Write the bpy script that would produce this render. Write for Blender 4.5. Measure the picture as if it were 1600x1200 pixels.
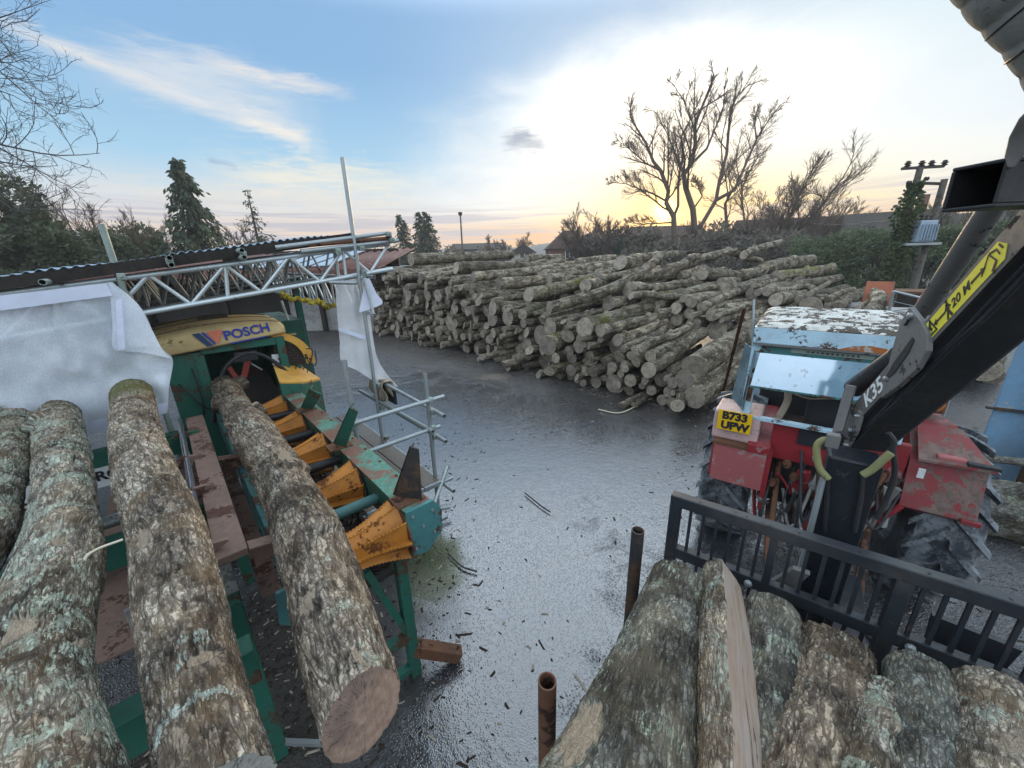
import bpy, math, random
import numpy as np
from mathutils import Vector, Matrix
R = math.radians
for o in list(bpy.data.objects): bpy.data.objects.remove(o)
SC = bpy.context.scene
COL = SC.collection

# ------------------------------------------------------------------ camera
CAM_H = 3.2
FOC = 600.0                                    # focal length in photo pixels (1600 wide)
DN = np.array([50, 1850, 600.]); DN /= np.linalg.norm(DN)
FW = np.array([0, 0, 1.]) - DN * DN[2]; FW /= np.linalg.norm(FW)
RT = np.cross(DN, FW)
cam = bpy.data.cameras.new('camera'); cam.sensor_width = 36; cam.lens = FOC / 1600 * 36
cam.clip_start = 0.05; cam.clip_end = 9000
camo = bpy.data.objects.new('camera', cam); COL.objects.link(camo)
cx = Vector((RT[0], FW[0], -DN[0])); cy = -Vector((RT[1], FW[1], -DN[1])); cz = -Vector((RT[2], FW[2], -DN[2]))
m = Matrix((cx, cy, cz)).transposed().to_4x4(); m.translation = (0, 0, CAM_H)
camo.matrix_world = m
SC.camera = camo
def ray(px, py):
    v = np.array([(px - 800) / FOC, (py - 600) / FOC, 1.0]); return np.array([v @ RT, v @ FW, -(v @ DN)])
EYE = np.array([0, 0, CAM_H])
def atz(px, py, h):  r = ray(px, py); return EYE + r * ((h - CAM_H) / r[2])      # where the sight line meets height h
def aty(px, py, y):  r = ray(px, py); return EYE + r * (y / r[1])                # ... meets world y
def atd(px, py, d):  return EYE + ray(px, py) * d                                # ... at depth d

# ------------------------------------------------------------------ render settings
vs = SC.view_settings; SC.display_settings.display_device = 'sRGB'
vs.view_transform = 'Standard'; vs.look = 'None'; vs.gamma = 1; vs.exposure = EXPOSURE = 0.25
SC.render.engine = 'CYCLES'
cy_ = SC.cycles
cy_.max_bounces = 6; cy_.transparent_max_bounces = 12; cy_.caustics_reflective = False; cy_.caustics_refractive = False
cy_.use_denoising = True

# ------------------------------------------------------------------ node helper
class NT:
    def __init__(s, tree): s.t = tree; s.n = tree.nodes; s.l = tree.links
    def new(s, typ, **kw):
        n = s.n.new(typ)
        for k, v in kw.items(): setattr(n, k, v)
        return n
    def put(s, sock, v):
        if v is None: return
        if isinstance(v, bpy.types.NodeSocket): s.l.new(v, sock)
        elif isinstance(v, (tuple, list)):
            v = tuple(v)
            sock.default_value = v + (1,) if (len(v) == 3 and sock.type == 'RGBA') else v
        else:
            sock.default_value = (v, v, v, 1) if sock.type == 'RGBA' else ((v, v, v) if sock.type == 'VECTOR' else v)
    def math(s, op, a, b=None, c=None, clamp=False):
        n = s.new('ShaderNodeMath', operation=op, use_clamp=clamp)
        for i, v in enumerate((a, b, c)): s.put(n.inputs[i], v)
        return n.outputs[0]
    def add(s, a, b): return s.math('ADD', a, b)
    def sub(s, a, b): return s.math('SUBTRACT', a, b)
    def mul(s, a, b): return s.math('MULTIPLY', a, b)
    def ss(s, v, lo, hi, a=0.0, b=1.0):
        n = s.new('ShaderNodeMapRange', interpolation_type='SMOOTHSTEP')
        for i, x in enumerate((v, lo, hi, a, b)): s.put(n.inputs[i], x)
        return n.outputs[0]
    def lin(s, v, lo, hi, a=0.0, b=1.0):
        n = s.new('ShaderNodeMapRange')
        for i, x in enumerate((v, lo, hi, a, b)): s.put(n.inputs[i], x)
        return n.outputs[0]
    def mix(s, f, a, b, blend='MIX'):
        n = s.new('ShaderNodeMix', data_type='RGBA', blend_type=blend)
        s.put(n.inputs[0], f); s.put(n.inputs[6], a); s.put(n.inputs[7], b); return n.outputs[2]
    def mapp(s, v, scale=(1, 1, 1), loc=(0, 0, 0)):
        n = s.new('ShaderNodeMapping'); s.put(n.inputs[0], v); s.put(n.inputs[1], loc); s.put(n.inputs[3], scale); return n.outputs[0]
    def noise(s, v, scale, detail=4, rough=.55, dist=0.0, col=False):
        n = s.new('ShaderNodeTexNoise'); s.put(n.inputs['Vector'], v)
        for k, x in (('Scale', scale), ('Detail', detail), ('Roughness', rough), ('Distortion', dist)): s.put(n.inputs[k], x)
        return n.outputs[1 if col else 0]
    def voro(s, v, scale, feature='F1', out=0, rnd=1.0):
        n = s.new('ShaderNodeTexVoronoi', feature=feature); s.put(n.inputs['Vector'], v); s.put(n.inputs['Scale'], scale)
        s.put(n.inputs['Randomness'], rnd); return n.outputs[out]
    def ramp(s, f, stops, interp='LINEAR'):
        n = s.new('ShaderNodeValToRGB'); s.put(n.inputs[0], f); r = n.color_ramp; r.interpolation = interp
        while len(r.elements) < len(stops): r.elements.new(.5)
        for e, (p, c) in zip(r.elements, stops): e.position = p; e.color = tuple(c) + (1,)
        return n.outputs[0]
    def vadd(s, a, b):
        n = s.new('ShaderNodeVectorMath', operation='ADD'); s.put(n.inputs[0], a); s.put(n.inputs[1], b); return n.outputs[0]
    def bump(s, h, strength=.5, dist=.01, normal=None):
        n = s.new('ShaderNodeBump'); s.put(n.inputs['Height'], h); s.put(n.inputs['Strength'], strength); s.put(n.inputs['Distance'], dist)
        if normal is not None: s.put(n.inputs['Normal'], normal)
        return n.outputs[0]
def lin3(r, g, b):
    return tuple(((c / 255 + .055) / 1.055) ** 2.4 if c > 10 else c / 255 / 12.92 for c in (r, g, b))

# ------------------------------------------------------------------ sky and sun
SUN_AZ, SUN_EL = 21.3, 7.0                      # degrees right of +Y, above the horizon
def build_world():
    w = bpy.data.worlds.new('World'); SC.world = w; w.use_nodes = True
    t = NT(w.node_tree); t.n.clear()
    out = t.new('ShaderNodeOutputWorld')
    sky = t.new('ShaderNodeTexSky', sky_type='NISHITA'); sky.sun_disc = False
    sky.sun_elevation = R(SUN_EL); sky.sun_rotation = R(SUN_AZ); sky.altitude = 60; sky.dust_density = 2
    bg1 = t.new('ShaderNodeBackground'); t.put(bg1.inputs[0], sky.outputs[0]); bg1.inputs[1].default_value = 0.01
    tc = t.new('ShaderNodeTexCoord'); d = tc.outputs['Generated']
    sp = t.new('ShaderNodeSeparateXYZ'); t.put(sp.inputs[0], d)
    x, y, z = sp.outputs
    el = t.mul(t.math('ARCSINE', z), 57.2958)
    az = t.mul(t.math('ARCTAN2', x, y), 57.2958)
    # open blue sky, paling towards the horizon
    base = t.ramp(t.lin(el, 0, 60), [(0, lin3(196, 200, 216)), (.055, lin3(222, 212, 212)), (.11, lin3(214, 222, 228)), (.19, lin3(160, 205, 234)),
                  (.35, lin3(132, 178, 222)), (.5, lin3(134, 176, 220)), (1, lin3(175, 205, 235))])
    cl_uv = t.new('ShaderNodeCombineXYZ'); t.put(cl_uv.inputs[0], t.mul(az, .05)); t.put(cl_uv.inputs[1], t.mul(el, .16)); uv = cl_uv.outputs[0]
    nz = t.noise(uv, 1.3, 7, .6, .4)
    nf = t.noise(uv, 4.0, 6, .6, .6)
    nzc = t.sub(nz, .5)
    # great bright veil of cloud around the sun
    dx = t.math('DIVIDE', t.sub(az, 24), 39.0); dy = t.math('DIVIDE', t.sub(el, 7), 18.0)
    rr = t.math('SQRT', t.add(t.mul(dx, dx), t.mul(dy, dy)))
    rr = t.add(rr, t.mul(nzc, .55))
    veil = t.ss(rr, 1.12, .52)
    cdx = t.math('DIVIDE', t.sub(az, 20), 24.0); cdy = t.math('DIVIDE', t.sub(el, 18), 8.5); core = t.ss(t.math('SQRT', t.add(t.mul(cdx, cdx), t.mul(cdy, cdy))), 1.1, .2); vc = t.mix(core, (.97, .97, .96), (2.4, 2.2, 1.85))
    col = t.mix(t.mul(veil, .97), base, vc)
    # paler blue veil at upper right
    vr = t.mul(t.ss(az, 12, 48), t.ss(el, 8, 22))
    col = t.mix(t.mul(vr, .8), col, lin3(212, 234, 243))
    # high thin haze everywhere right of centre
    hz = t.mul(t.ss(az, -18, 16), t.ss(el, 40, 16))
    col = t.mix(t.mul(hz, .5), col, lin3(228, 241, 248))
    # wisps upper left : soft bands along two lines in the sky
    def band(a0, e0, a1, e1, wd, seedoff, amt, colr, taper=True):
        nonlocal col
        L2 = (a1 - a0) ** 2 + (e1 - e0) ** 2
        u = t.math('DIVIDE', t.add(t.mul(t.sub(az, a0), a1 - a0), t.mul(t.sub(el, e0), e1 - e0)), L2)
        uc = t.math('MAXIMUM', t.math('MINIMUM', u, 1.0), 0.0)
        ddx = t.sub(az, t.add(t.mul(uc, a1 - a0), a0)); ddy = t.sub(el, t.add(t.mul(uc, e1 - e0), e0))
        dist = t.math('SQRT', t.add(t.mul(ddx, ddx), t.mul(ddy, ddy)))
        nn = t.noise(t.mapp(t.vadd(uv, (seedoff, seedoff * .7, 0)), (.8, 1.6, 1)), 5, 7, .68, .8)
        dist = t.add(dist, t.mul(t.sub(nn, .5), wd * 3.0))
        f = t.mul(t.ss(dist, wd * 1.25, -wd * .3), amt)
        if taper: f = t.mul(f, t.math('MINIMUM', t.add(t.mul(t.mul(uc, t.sub(1.0, uc)), 4.0), .25), 1.0))
        col = t.mix(f, col, colr)
    wht = lin3(238, 232, 226)
    band(-47, 19.2, -31, 15.4, .9, 3, .8, wht)
    band(-40, 18.2, -24, 16.4, 2.8, 41, .55, lin3(214, 220, 228))
    band(-41, 17.4, -30, 19.4, 2.2, 7, .62, lin3(222, 226, 230))
    band(-33, 19.6, -19, 18.6, 1.0, 11, .8, wht)
    band(-36, 17.6, -24, 16.8, 2.2, 5, .35, lin3(214, 224, 232))
    band(-31, 15.6, -23.5, 13.6, 1.5, 14, .95, lin3(246, 238, 226))
    band(-38, 16.8, -25, 14.6, 1.4, 21, .45, lin3(225, 228, 232))
    band(-34, 10.2, -12, 9.6, 2.6, 9, .75, lin3(247, 238, 216))
    band(-46, 7.6, -12, 7.2, 2.0, 17, .5, lin3(240, 226, 208))
    # warm streaked belt over the horizon
    st = t.noise(t.mapp(uv, (.35, 3.2, 1)), 3.0, 6, .6, .3)
    gsun = t.math('EXPONENT', t.mul(t.math('POWER', t.math('DIVIDE', t.sub(az, SUN_AZ), 24.0), 2.0), -1.0))
    belt = t.mul(t.ss(el, 7.2, 2.6), t.ss(el, -2, .8))
    warm = t.mix(gsun, lin3(240, 208, 180), lin3(252, 192, 100))
    col = t.mix(t.mul(t.mul(belt, t.ss(st, .36, .60)), .92), col, warm)
    
    # low orange line to either side of the sun
    yel = t.mul(t.ss(el, 12, 4), t.math('EXPONENT', t.mul(t.math('POWER', t.math('DIVIDE', t.sub(az, SUN_AZ + 6), 17.0), 2.0), -1.0))); col = t.mix(t.mul(yel, .92), col, lin3(255, 226, 138))
    lo = t.mul(t.ss(el, 5.2, 2.6), t.ss(el, -1, .4))
    col = t.mix(t.mul(lo, t.math('MINIMUM', t.mul(gsun, 1.7), .96)), col, lin3(246, 178, 98))
    lav = t.mul(t.mul(t.ss(el, 8.0, 5.0), t.ss(el, 1.6, 3.4)), t.ss(st, .58, .42))
    col = t.mix(t.mul(lav, t.lin(gsun, 0, 1, .85, .62)), col, lin3(182, 178, 192))
    # small dark cloud
    band(.6, 14.4, 4.2, 14.0, 1.3, 31, .8, lin3(160, 174, 196), False)
    band(1.4, 15.0, 2.8, 15.1, .8, 33, .8, lin3(140, 156, 184), False)
    band(-34, 10.9, -32, 10.6, .4, 35, .7, lin3(150, 170, 196), False)
    # sun glow
    DE, DA = 5.4, 20.7                                       # the disc is seen a little lower, through the cloud belt
    sd = (math.sin(R(DA)) * math.cos(R(DE)), math.cos(R(DA)) * math.cos(R(DE)), math.sin(R(DE)))
    dt = t.new('ShaderNodeVectorMath', operation='DOT_PRODUCT'); t.put(dt.inputs[0], d); dt.inputs[1].default_value = sd
    ang = t.mul(t.math('ARCCOSINE', t.math('MINIMUM', dt.outputs['Value'], 1.0)), 57.2958)
    g1 = t.math('EXPONENT', t.mul(ang, -.21)); g2 = t.math('EXPONENT', t.mul(t.mul(ang, ang), -.55))
    col = t.mix(t.mul(g1, .97), col, lin3(255, 196, 66))
    glow = t.mix(1.0, (0, 0, 0), (6.0, 3.6, 1.0)); 
    ad = t.new('ShaderNodeMix', data_type='RGBA', blend_type='ADD'); t.put(ad.inputs[0], g2); t.put(ad.inputs[6], col); t.put(ad.inputs[7], glow)
    col = ad.outputs[2]
    # unseen sky overhead and behind the viewer, brightened as added fill for the yard
    over = t.math('MAXIMUM', t.ss(el, 25, 40), t.mul(t.ss(y, .15, -.5), t.ss(el, 0, 20)))
    ov = t.ramp(t.lin(el, 0, 90), [(0, (.8, .8, .8)), (.30, (1, 1, 1)), (.50, (.70, .70, .70)), (.75, (.38, .38, .38)), (1, (.30, .30, .30))])
    ovc = t.mix(1.0, ov, (OVER * .80 * 1.55, OVER * .93 * 1.55, OVER * 1.08 * 1.55), 'MULTIPLY')
    ovc = t.mix(t.ss(y, -.6, .6), t.mix(1.0, ovc, (.85, .85, .85), 'MULTIPLY'), t.mix(1.0, ovc, (1.25, 1.25, 1.22), 'MULTIPLY')); col = t.mix(t.mul(over, .9), col, ovc)
    col = t.mix(t.ss(el, 0, -2), col, (.05, .05, .05))
    bg2 = t.new('ShaderNodeBackground'); t.put(bg2.inputs[0], col); bg2.inputs[1].default_value = .86
    a = t.new('ShaderNodeAddShader'); t.l.new(bg1.outputs[0], a.inputs[0]); t.l.new(bg2.outputs[0], a.inputs[1])
    t.l.new(a.outputs[0], out.inputs[0])
OVER = 1.95
build_world()
sl = bpy.data.lights.new('sun', 'SUN'); sl.energy = 3.2; sl.angle = R(16); sl.color = (1, .74, .45)
so = bpy.data.objects.new('sun', sl); COL.objects.link(so)
so.rotation_euler = Vector((-math.sin(R(SUN_AZ)) * math.cos(R(SUN_EL)), -math.cos(R(SUN_AZ)) * math.cos(R(SUN_EL)), -math.sin(R(SUN_EL)))).to_track_quat('-Z', 'Y').to_euler()

# ------------------------------------------------------------------ object helpers
def tag(o, label=None, cat=None, group=None, kind=None):
    if label: o['label'] = label
    if cat: o['category'] = cat
    if group: o['group'] = group
    if kind: o['kind'] = kind
    return o
def thing(name, label, cat, loc=(0, 0, 0), group=None):
    o = bpy.data.objects.new(name, None); COL.objects.link(o); o.location = tuple(loc); o.empty_display_size = .2
    return tag(o, label, cat, group)
def worldloc(o):
    v = np.array(o.location)
    while o.parent: o = o.parent; v = v + np.array(o.location)
    return v
def unit(v): v = np.array(v, float); return v / max(np.linalg.norm(v), 1e-9)
class MB:
    """collects shapes in world coordinates; build() links them as ONE mesh object"""
    def __init__(s): s.v = []; s.f = []; s.n = 0; s.mi = []
    def raw(s, v, f, mi=0):
        v = np.asarray(v, float).reshape(-1, 3); s.v.append(v)
        s.f.extend([tuple(int(i) + s.n for i in q) for q in f]); s.mi.extend([mi] * len(f)); s.n += len(v); return s
    def box(s, c, size, ax=None, mi=0):
        ax = np.eye(3) if ax is None else np.array([unit(a) for a in ax])
        h = np.array(size) / 2
        sg = np.array([(-1, -1, -1), (1, -1, -1), (1, 1, -1), (-1, 1, -1), (-1, -1, 1), (1, -1, 1), (1, 1, 1), (-1, 1, 1)])
        v = np.array(c) + (sg * h) @ ax
        return s.raw(v, [(0, 3, 2, 1), (4, 5, 6, 7), (0, 1, 5, 4), (1, 2, 6, 5), (2, 3, 7, 6), (3, 0, 4, 7)], mi)
    def bar(s, p0, p1, w, h, up=(0, 0, 1), mi=0):
        """box beam from p0 to p1, w across, h along up"""
        p0, p1 = np.array(p0, float), np.array(p1, float); d = unit(p1 - p0); sd = unit(np.cross(d, up)); u = np.cross(sd, d)
        return s.box((p0 + p1) / 2, (np.linalg.norm(p1 - p0), w, h), (d, sd, u), mi)
    def tube(s, pts, rad, seg=10, cap=True, mi=0, capmi=None):
        pts = np.asarray(pts, float); n = len(pts); rad = np.broadcast_to(rad, n) if np.ndim(rad) < 1 else np.asarray(rad)
        tg = np.gradient(pts, axis=0) if n > 2 else np.repeat([pts[1] - pts[0]], 2, 0)
        tg = tg / np.maximum(np.linalg.norm(tg, axis=1, keepdims=True), 1e-9)
        ref = np.array([0, 0, 1.]) if abs(tg[0][2]) < .9 else np.array([1., 0, 0])
        a = unit(np.cross(tg[0], ref)); th = np.arange(seg) * 2 * math.pi / seg; vs_ = []
        for i in range(n):
            a = unit(a - tg[i] * (a @ tg[i])); b = np.cross(tg[i], a)
            vs_.append(pts[i] + rad[i] * (np.cos(th)[:, None] * a + np.sin(th)[:, None] * b))
        v = np.concatenate(vs_); f = []
        for i in range(n - 1):
            for k in range(seg):
                k2 = (k + 1) % seg; f.append((i * seg + k, i * seg + k2, (i + 1) * seg + k2, (i + 1) * seg + k))
        s.raw(v, f, mi)
        if cap:
            s.raw(vs_[0], [tuple(range(seg))[::-1]], mi if capmi is None else capmi); s.raw(vs_[-1], [tuple(range(seg))], mi if capmi is None else capmi)
        return s
    def pipe(s, p0, p1, r, t=.004, seg=14):
        """open-ended hollow tube"""
        p0, p1 = np.array(p0, float), np.array(p1, float); d = unit(p1 - p0)
        ref = np.array([0, 0, 1.]) if abs(d[2]) < .9 else np.array([1., 0, 0]); a = unit(np.cross(d, ref)); b = np.cross(d, a)
        th = np.arange(seg) * 2 * math.pi / seg; ring = np.cos(th)[:, None] * a + np.sin(th)[:, None] * b
        v = np.concatenate([p0 + r * ring, p1 + r * ring, p1 + (r - t) * ring, p0 + (r - t) * ring]); f = []
        for i in range(4):
            for k in range(seg):
                k2 = (k + 1) % seg; j = (i + 1) % 4; f.append((i * seg + k, i * seg + k2, j * seg + k2, j * seg + k))
        return s.raw(v, f)
    def prism(s, poly, d, mi=0):
        """polygon (list of 3D points) pushed along vector d"""
        p = np.asarray(poly, float); n = len(p); v = np.concatenate([p, p + np.array(d)])
        f = [tuple(range(n))[::-1], tuple(range(n, 2 * n))] + [(i, (i + 1) % n, n + (i + 1) % n, n + i) for i in range(n)]
        return s.raw(v, f, mi)
    def lathe(s, c, axis, prof, seg=24, mi=0):
        """prof: list of (along axis, radius)"""
        axis = unit(axis); ref = np.array([0, 0, 1.]) if abs(axis[2]) < .9 else np.array([1., 0, 0]); a = unit(np.cross(axis, ref)); b = np.cross(axis, a)
        th = np.arange(seg) * 2 * math.pi / seg; ring = np.cos(th)[:, None] * a + np.sin(th)[:, None] * b
        v = np.concatenate([np.array(c) + axis * h + ring * r for h, r in prof]); f = []
        for i in range(len(prof) - 1):
            for k in range(seg):
                k2 = (k + 1) % seg; f.append((i * seg + k, i * seg + k2, (i + 1) * seg + k2, (i + 1) * seg + k))
        return s.raw(v, f, mi)
    def grid(s, P, mi=0, closed=False):
        P = np.asarray(P, float); a, b = P.shape[:2]; f = []
        for i in range(a - 1):
            for k in range(b - 1): f.append((i * b + k, i * b + k + 1, (i + 1) * b + k + 1, (i + 1) * b + k))
        return s.raw(P.reshape(-1, 3), f, mi)
    def build(s, name, mat, parent=None, smooth=False, bevel=0, solid=0, recalc=True):
        base = worldloc(parent) if parent is not None else np.zeros(3)
        return mesh_obj(name, np.concatenate(s.v) - base, s.f, mat, parent, smooth, bevel, solid, s.mi, recalc)
def mesh_obj(name, v, f, mat, parent=None, smooth=False, bevel=0, solid=0, mi=None, recalc=False):
    me = bpy.data.meshes.new(name); me.from_pydata(np.asarray(v).tolist(), [], f if isinstance(f, list) else np.asarray(f).tolist())
    for mm in (mat if isinstance(mat, (list, tuple)) else [mat]): me.materials.append(mm)
    if mi is not None and any(mi): me.polygons.foreach_set('material_index', np.array(mi, np.int32))
    if recalc:
        import bmesh
        bm = bmesh.new(); bm.from_mesh(me); bmesh.ops.recalc_face_normals(bm, faces=bm.faces); bm.to_mesh(me); bm.free()
    if smooth:
        me.polygons.foreach_set('use_smooth', np.ones(len(me.polygons), bool))
        if smooth != 'all':
            try: me.set_sharp_from_angle(angle=R(40))
            except Exception: pass
    o = bpy.data.objects.new(name, me); COL.objects.link(o)
    if parent is not None: o.parent = parent
    if solid: md = o.modifiers.new('solid', 'SOLIDIFY'); md.thickness = solid; md.offset = 0
    if bevel: md = o.modifiers.new('bevel', 'BEVEL'); md.width = bevel; md.segments = 2; md.limit_method = 'ANGLE'
    return o
def copy_thing(o, loc=None, label=None):
    c = o.copy(); COL.objects.link(c)
    if loc is not None: c.location = tuple(loc)
    if label: c['label'] = label
    for ch in list(o.children):
        k = ch.copy(); COL.objects.link(k); k.parent = c
        for g in list(ch.children): q = g.copy(); COL.objects.link(q); q.parent = k
    return c
def lettering(txt, size, origin, xdir, ydir, mat, parent, name='lettering', align='CENTER', extrude=.002, bold=.0, shear=0, font_space=1.0):
    """flat raised letters lying in the plane xdir/ydir"""
    cu = bpy.data.curves.new('font', 'FONT'); cu.body = txt; cu.size = size; cu.align_x = align; cu.align_y = 'CENTER'; cu.extrude = extrude; cu.offset = bold; cu.shear = shear
    cu.space_character = font_space; cu.resolution_u = 4
    tmp = bpy.data.objects.new('font', cu); COL.objects.link(tmp)
    dg = bpy.context.evaluated_depsgraph_get(); me0 = bpy.data.meshes.new_from_object(tmp.evaluated_get(dg))
    v = np.array([w.co for w in me0.vertices]); f = [tuple(p.vertices) for p in me0.polygons]
    bpy.data.objects.remove(tmp); bpy.data.curves.remove(cu); bpy.data.meshes.remove(me0)
    X, Y = unit(xdir), unit(ydir); Z = np.cross(X, Y)
    w = np.array(origin) + v[:, :1] * X + v[:, 1:2] * Y + v[:, 2:3] * Z
    return mesh_obj(name, w - (worldloc(parent) if parent is not None else 0), f, mat, parent)

# ------------------------------------------------------------------ noise in numpy
def _hash(i, j, k, seed):
    h = (i.astype(np.int64) * 374761393 + j.astype(np.int64) * 668265263 + k.astype(np.int64) * 1440662683 + seed * 1274126177) & 0xffffffff
    h = ((h ^ (h >> 13)) * 1274126177) & 0xffffffff; h = h ^ (h >> 16)
    return (h & 0xffffff) / float(0xffffff) * 2 - 1
def vnoise(p, seed=0):
    p = np.asarray(p, float); i0 = np.floor(p).astype(np.int64); f = p - i0; f = f * f * (3 - 2 * f); r = 0
    for a in (0, 1):
        for b in (0, 1):
            for c in (0, 1):
                w = (f[:, 0] if a else 1 - f[:, 0]) * (f[:, 1] if b else 1 - f[:, 1]) * (f[:, 2] if c else 1 - f[:, 2])
                r = r + w * _hash(i0[:, 0] + a, i0[:, 1] + b, i0[:, 2] + c, seed)
    return r
def fbm(p, oct=4, seed=0, g=.5):
    p = np.asarray(p, float); a = 1; s = 0; t = 0
    for o in range(oct): s = s + a * vnoise(p, seed + o * 17); t += a; a *= g; p = p * 2.03
    return s / t

# ------------------------------------------------------------------ materials
def newmat(name):
    mt = bpy.data.materials.new(name); mt.use_nodes = True; t = NT(mt.node_tree); t.n.clear()
    out = t.new('ShaderNodeOutputMaterial'); b = t.new('ShaderNodeBsdfPrincipled'); t.l.new(b.outputs[0], out.inputs[0])
    return mt, t, b, out
def painted(name, col, rough=.45, wear=(.10, .045, .025), wamt=.45, dirt=.35, dirtcol=(.05, .042, .034), scale=4, metal=0.0, bump=.25, spec=.28):
    """weathered paint / metal: base colour, rust or bare patches, dirt film, chips"""
    mt, t, b, out = newmat(name); tc = t.new('ShaderNodeTexCoord').outputs['Object']
    n1 = t.noise(tc, scale, 6, .65); n2 = t.noise(tc, scale * 9, 5, .6); n3 = t.noise(t.mapp(tc, (1, 1, 1), (3.1, 7.7, 1.3)), scale * .7, 5, .6)
    c = t.mix(t.lin(n2, .3, .7, .0, .35), col, tuple(x * .68 for x in col))
    d = t.ss(n3, .42, .72); c = t.mix(t.mul(d, dirt), c, dirtcol)
    wv = t.add(n1, t.mul(t.sub(n2, .5), .35)); wm = t.ss(wv, .78 - wamt * .5, .83 - wamt * .5)
    wc = t.mix(t.lin(n2, .3, .7), wear, tuple(x * .55 for x in wear))
    c = t.mix(wm, c, wc)
    t.put(b.inputs['Base Color'], c); t.put(b.inputs['Metallic'], metal)
    t.put(b.inputs['Roughness'], t.add(t.mul(wm, .35), t.lin(n2, .3, .7, rough * .8, min(1, rough * 1.3))))
    t.put(b.inputs['Specular IOR Level'], spec)
    t.put(b.inputs['Normal'], t.bump(t.add(t.mul(n2, .5), t.mul(wm, -.4)), bump, .01))
    return mt
M = {}
M['green'] = painted('green_machine_paint', (.022, .115, .082), .42, (.10, .055, .035), .42, .4)
M['teal'] = painted('teal_paint', (.06, .19, .19), .45, (.11, .055, .035), .5, .35)
M['beam_top'] = painted('rusty_beam_paint', (.16, .085, .06), .6, (.12, .26, .2), .62, .25, scale=3)
M['rust'] = painted('rust', (.13, .06, .032), .8, (.05, .028, .02), .5, .4)
M['rail_rust'] = painted('pinkish_rusted_steel', (.23, .15, .12), .7, (.13, .07, .05), .5, .35)
M['roller'] = painted('orange_rusted_roller', (.52, .21, .035), .45, (.20, .075, .022), .36, .45, (.09, .035, .015))
M['cream'] = painted('faded_yellow_hood', (.62, .47, .23), .55, (.33, .24, .10), .36, .35, (.20, .15, .07), 3)
M['yellow'] = painted('orange_yellow_paint', (.66, .36, .07), .45, (.2, .1, .03), .3, .3)
M['black'] = painted('black_crane_paint', (.018, .019, .021), .42, (.05, .045, .04), .3, .3, (.06, .055, .05))
M['darksteel'] = painted('dark_oily_steel', (.03, .03, .03), .5, (.09, .055, .035), .5, .4)
M['rackblack'] = painted('black_rack_paint', (.02, .024, .03), .34, (.06, .05, .045), .36, .4, (.09, .085, .08))
M['plategrey'] = painted('worn_grey_plate', (.15, .147, .142), .42, (.045, .04, .038), .4, .3)
M['sidegrey'] = painted('grey_boom_side', (.12, .115, .108), .5, (.03, .028, .027), .4, .4, (.11, .1, .09))
M['pillar'] = painted('wet_black_pillar', (.012, .016, .022), .3, (.05, .055, .06), .3, .2)
M['chrome'] = painted('chrome_rod', (.55, .6, .68), .18, (.2, .16, .13), .15, .1, metal=.9)
M['galv'] = painted('galvanised_tube', (.33, .37, .38), .42, (.17, .15, .13), .3, .3, (.14, .13, .12), 6, .55)
M['galvg'] = painted('greenish_old_tube', (.28, .34, .31), .5, (.15, .17, .13), .35, .35, (.12, .13, .1), 6, .35)
M['alu'] = painted('aluminium_lattice', (.55, .62, .64), .4, (.32, .34, .34), .3, .25, (.25, .25, .24), 6, .45)
M['red'] = painted('faded_red_paint', (.24, .022, .028), .42, (.42, .25, .24), .3, .45, (.12, .07, .06), 3)
M['reddirty'] = painted('muddy_red_paint', (.21, .035, .038), .45, (.2, .14, .12), .52, .6, (.13, .095, .08), 2.5)
M['pink'] = painted('sun_bleached_red', (.34, .10, .10), .5, (.42, .30, .28), .5, .55, (.30, .20, .18), 3)
M['paleplastic'] = painted('pale_pink_plastic', (.52, .36, .34), .5, (.4, .3, .28), .4, .4)
M['cabblue'] = painted('pale_blue_cab_paint', (.42, .60, .70), .4, (.10, .06, .04), .42, .3, (.12, .12, .11), 6)
M['cabwhite'] = painted('flaking_white_roof', (.56, .56, .52), .6, (.10, .085, .07), .60, .5, (.2, .19, .16), 9)
M['cabrust'] = painted('orange_rust_patch', (.36, .12, .035), .85, (.5, .45, .4), .45, .2)
M['white'] = painted('white_board', (.62, .64, .64), .5, (.3, .3, .28), .25, .35, (.2, .2, .19))
M['letter'] = painted('dark_lettering', (.015, .017, .022), .5, (.04, .04, .04), .1, .1)
M['letterwhite'] = painted('white_lettering', (.72, .73, .72), .5, (.4, .4, .4), .3, .2)
M['logoblue'] = painted('blue_logo', (.03, .06, .33), .45, (.1, .1, .2), .2, .1)
M['logodark'] = painted('slate_logo', (.02, .06, .13), .45, (.1, .1, .2), .2, .1)
M['logored'] = painted('salmon_logo', (.66, .2, .12), .45, (.6, .4, .3), .25, .1)
M['plate'] = painted('yellow_number_plate', (.78, .47, .01), .35, (.5, .3, .05), .12, .12)
M['sticker'] = painted('yellow_sticker', (.74, .65, .06), .42, (.4, .36, .2), .2, .25, (.3, .27, .12))
M['sleeve'] = painted('yellow_hose_sleeve', (.22, .22, .10), .75, (.2, .22, .1), .35, .3)
M['blue'] = painted('flaking_blue_post', (.16, .30, .44), .6, (.45, .50, .44), .38, .4, (.1, .09, .08), 2)
M['conc'] = painted('old_concrete', (.30, .30, .29), .85, (.2, .2, .19), .4, .4)
M['dark'] = painted('dark_shed_boards', (.022, .019, .017), .8, (.05, .04, .035), .4, .3)
M['redtin'] = painted('rusty_red_tin', (.13, .058, .046), .65, (.34, .28, .26), .35, .4, (.1, .05, .04))
M['bluetin'] = painted('blue_grey_sheet', (.30, .40, .50), .35, (.25, .27, .3), .3, .3, (.12, .12, .13), metal=.2)
M['orangeboard'] = painted('orange_board', (.45, .16, .09), .6, (.3, .14, .1), .4, .3)
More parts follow.
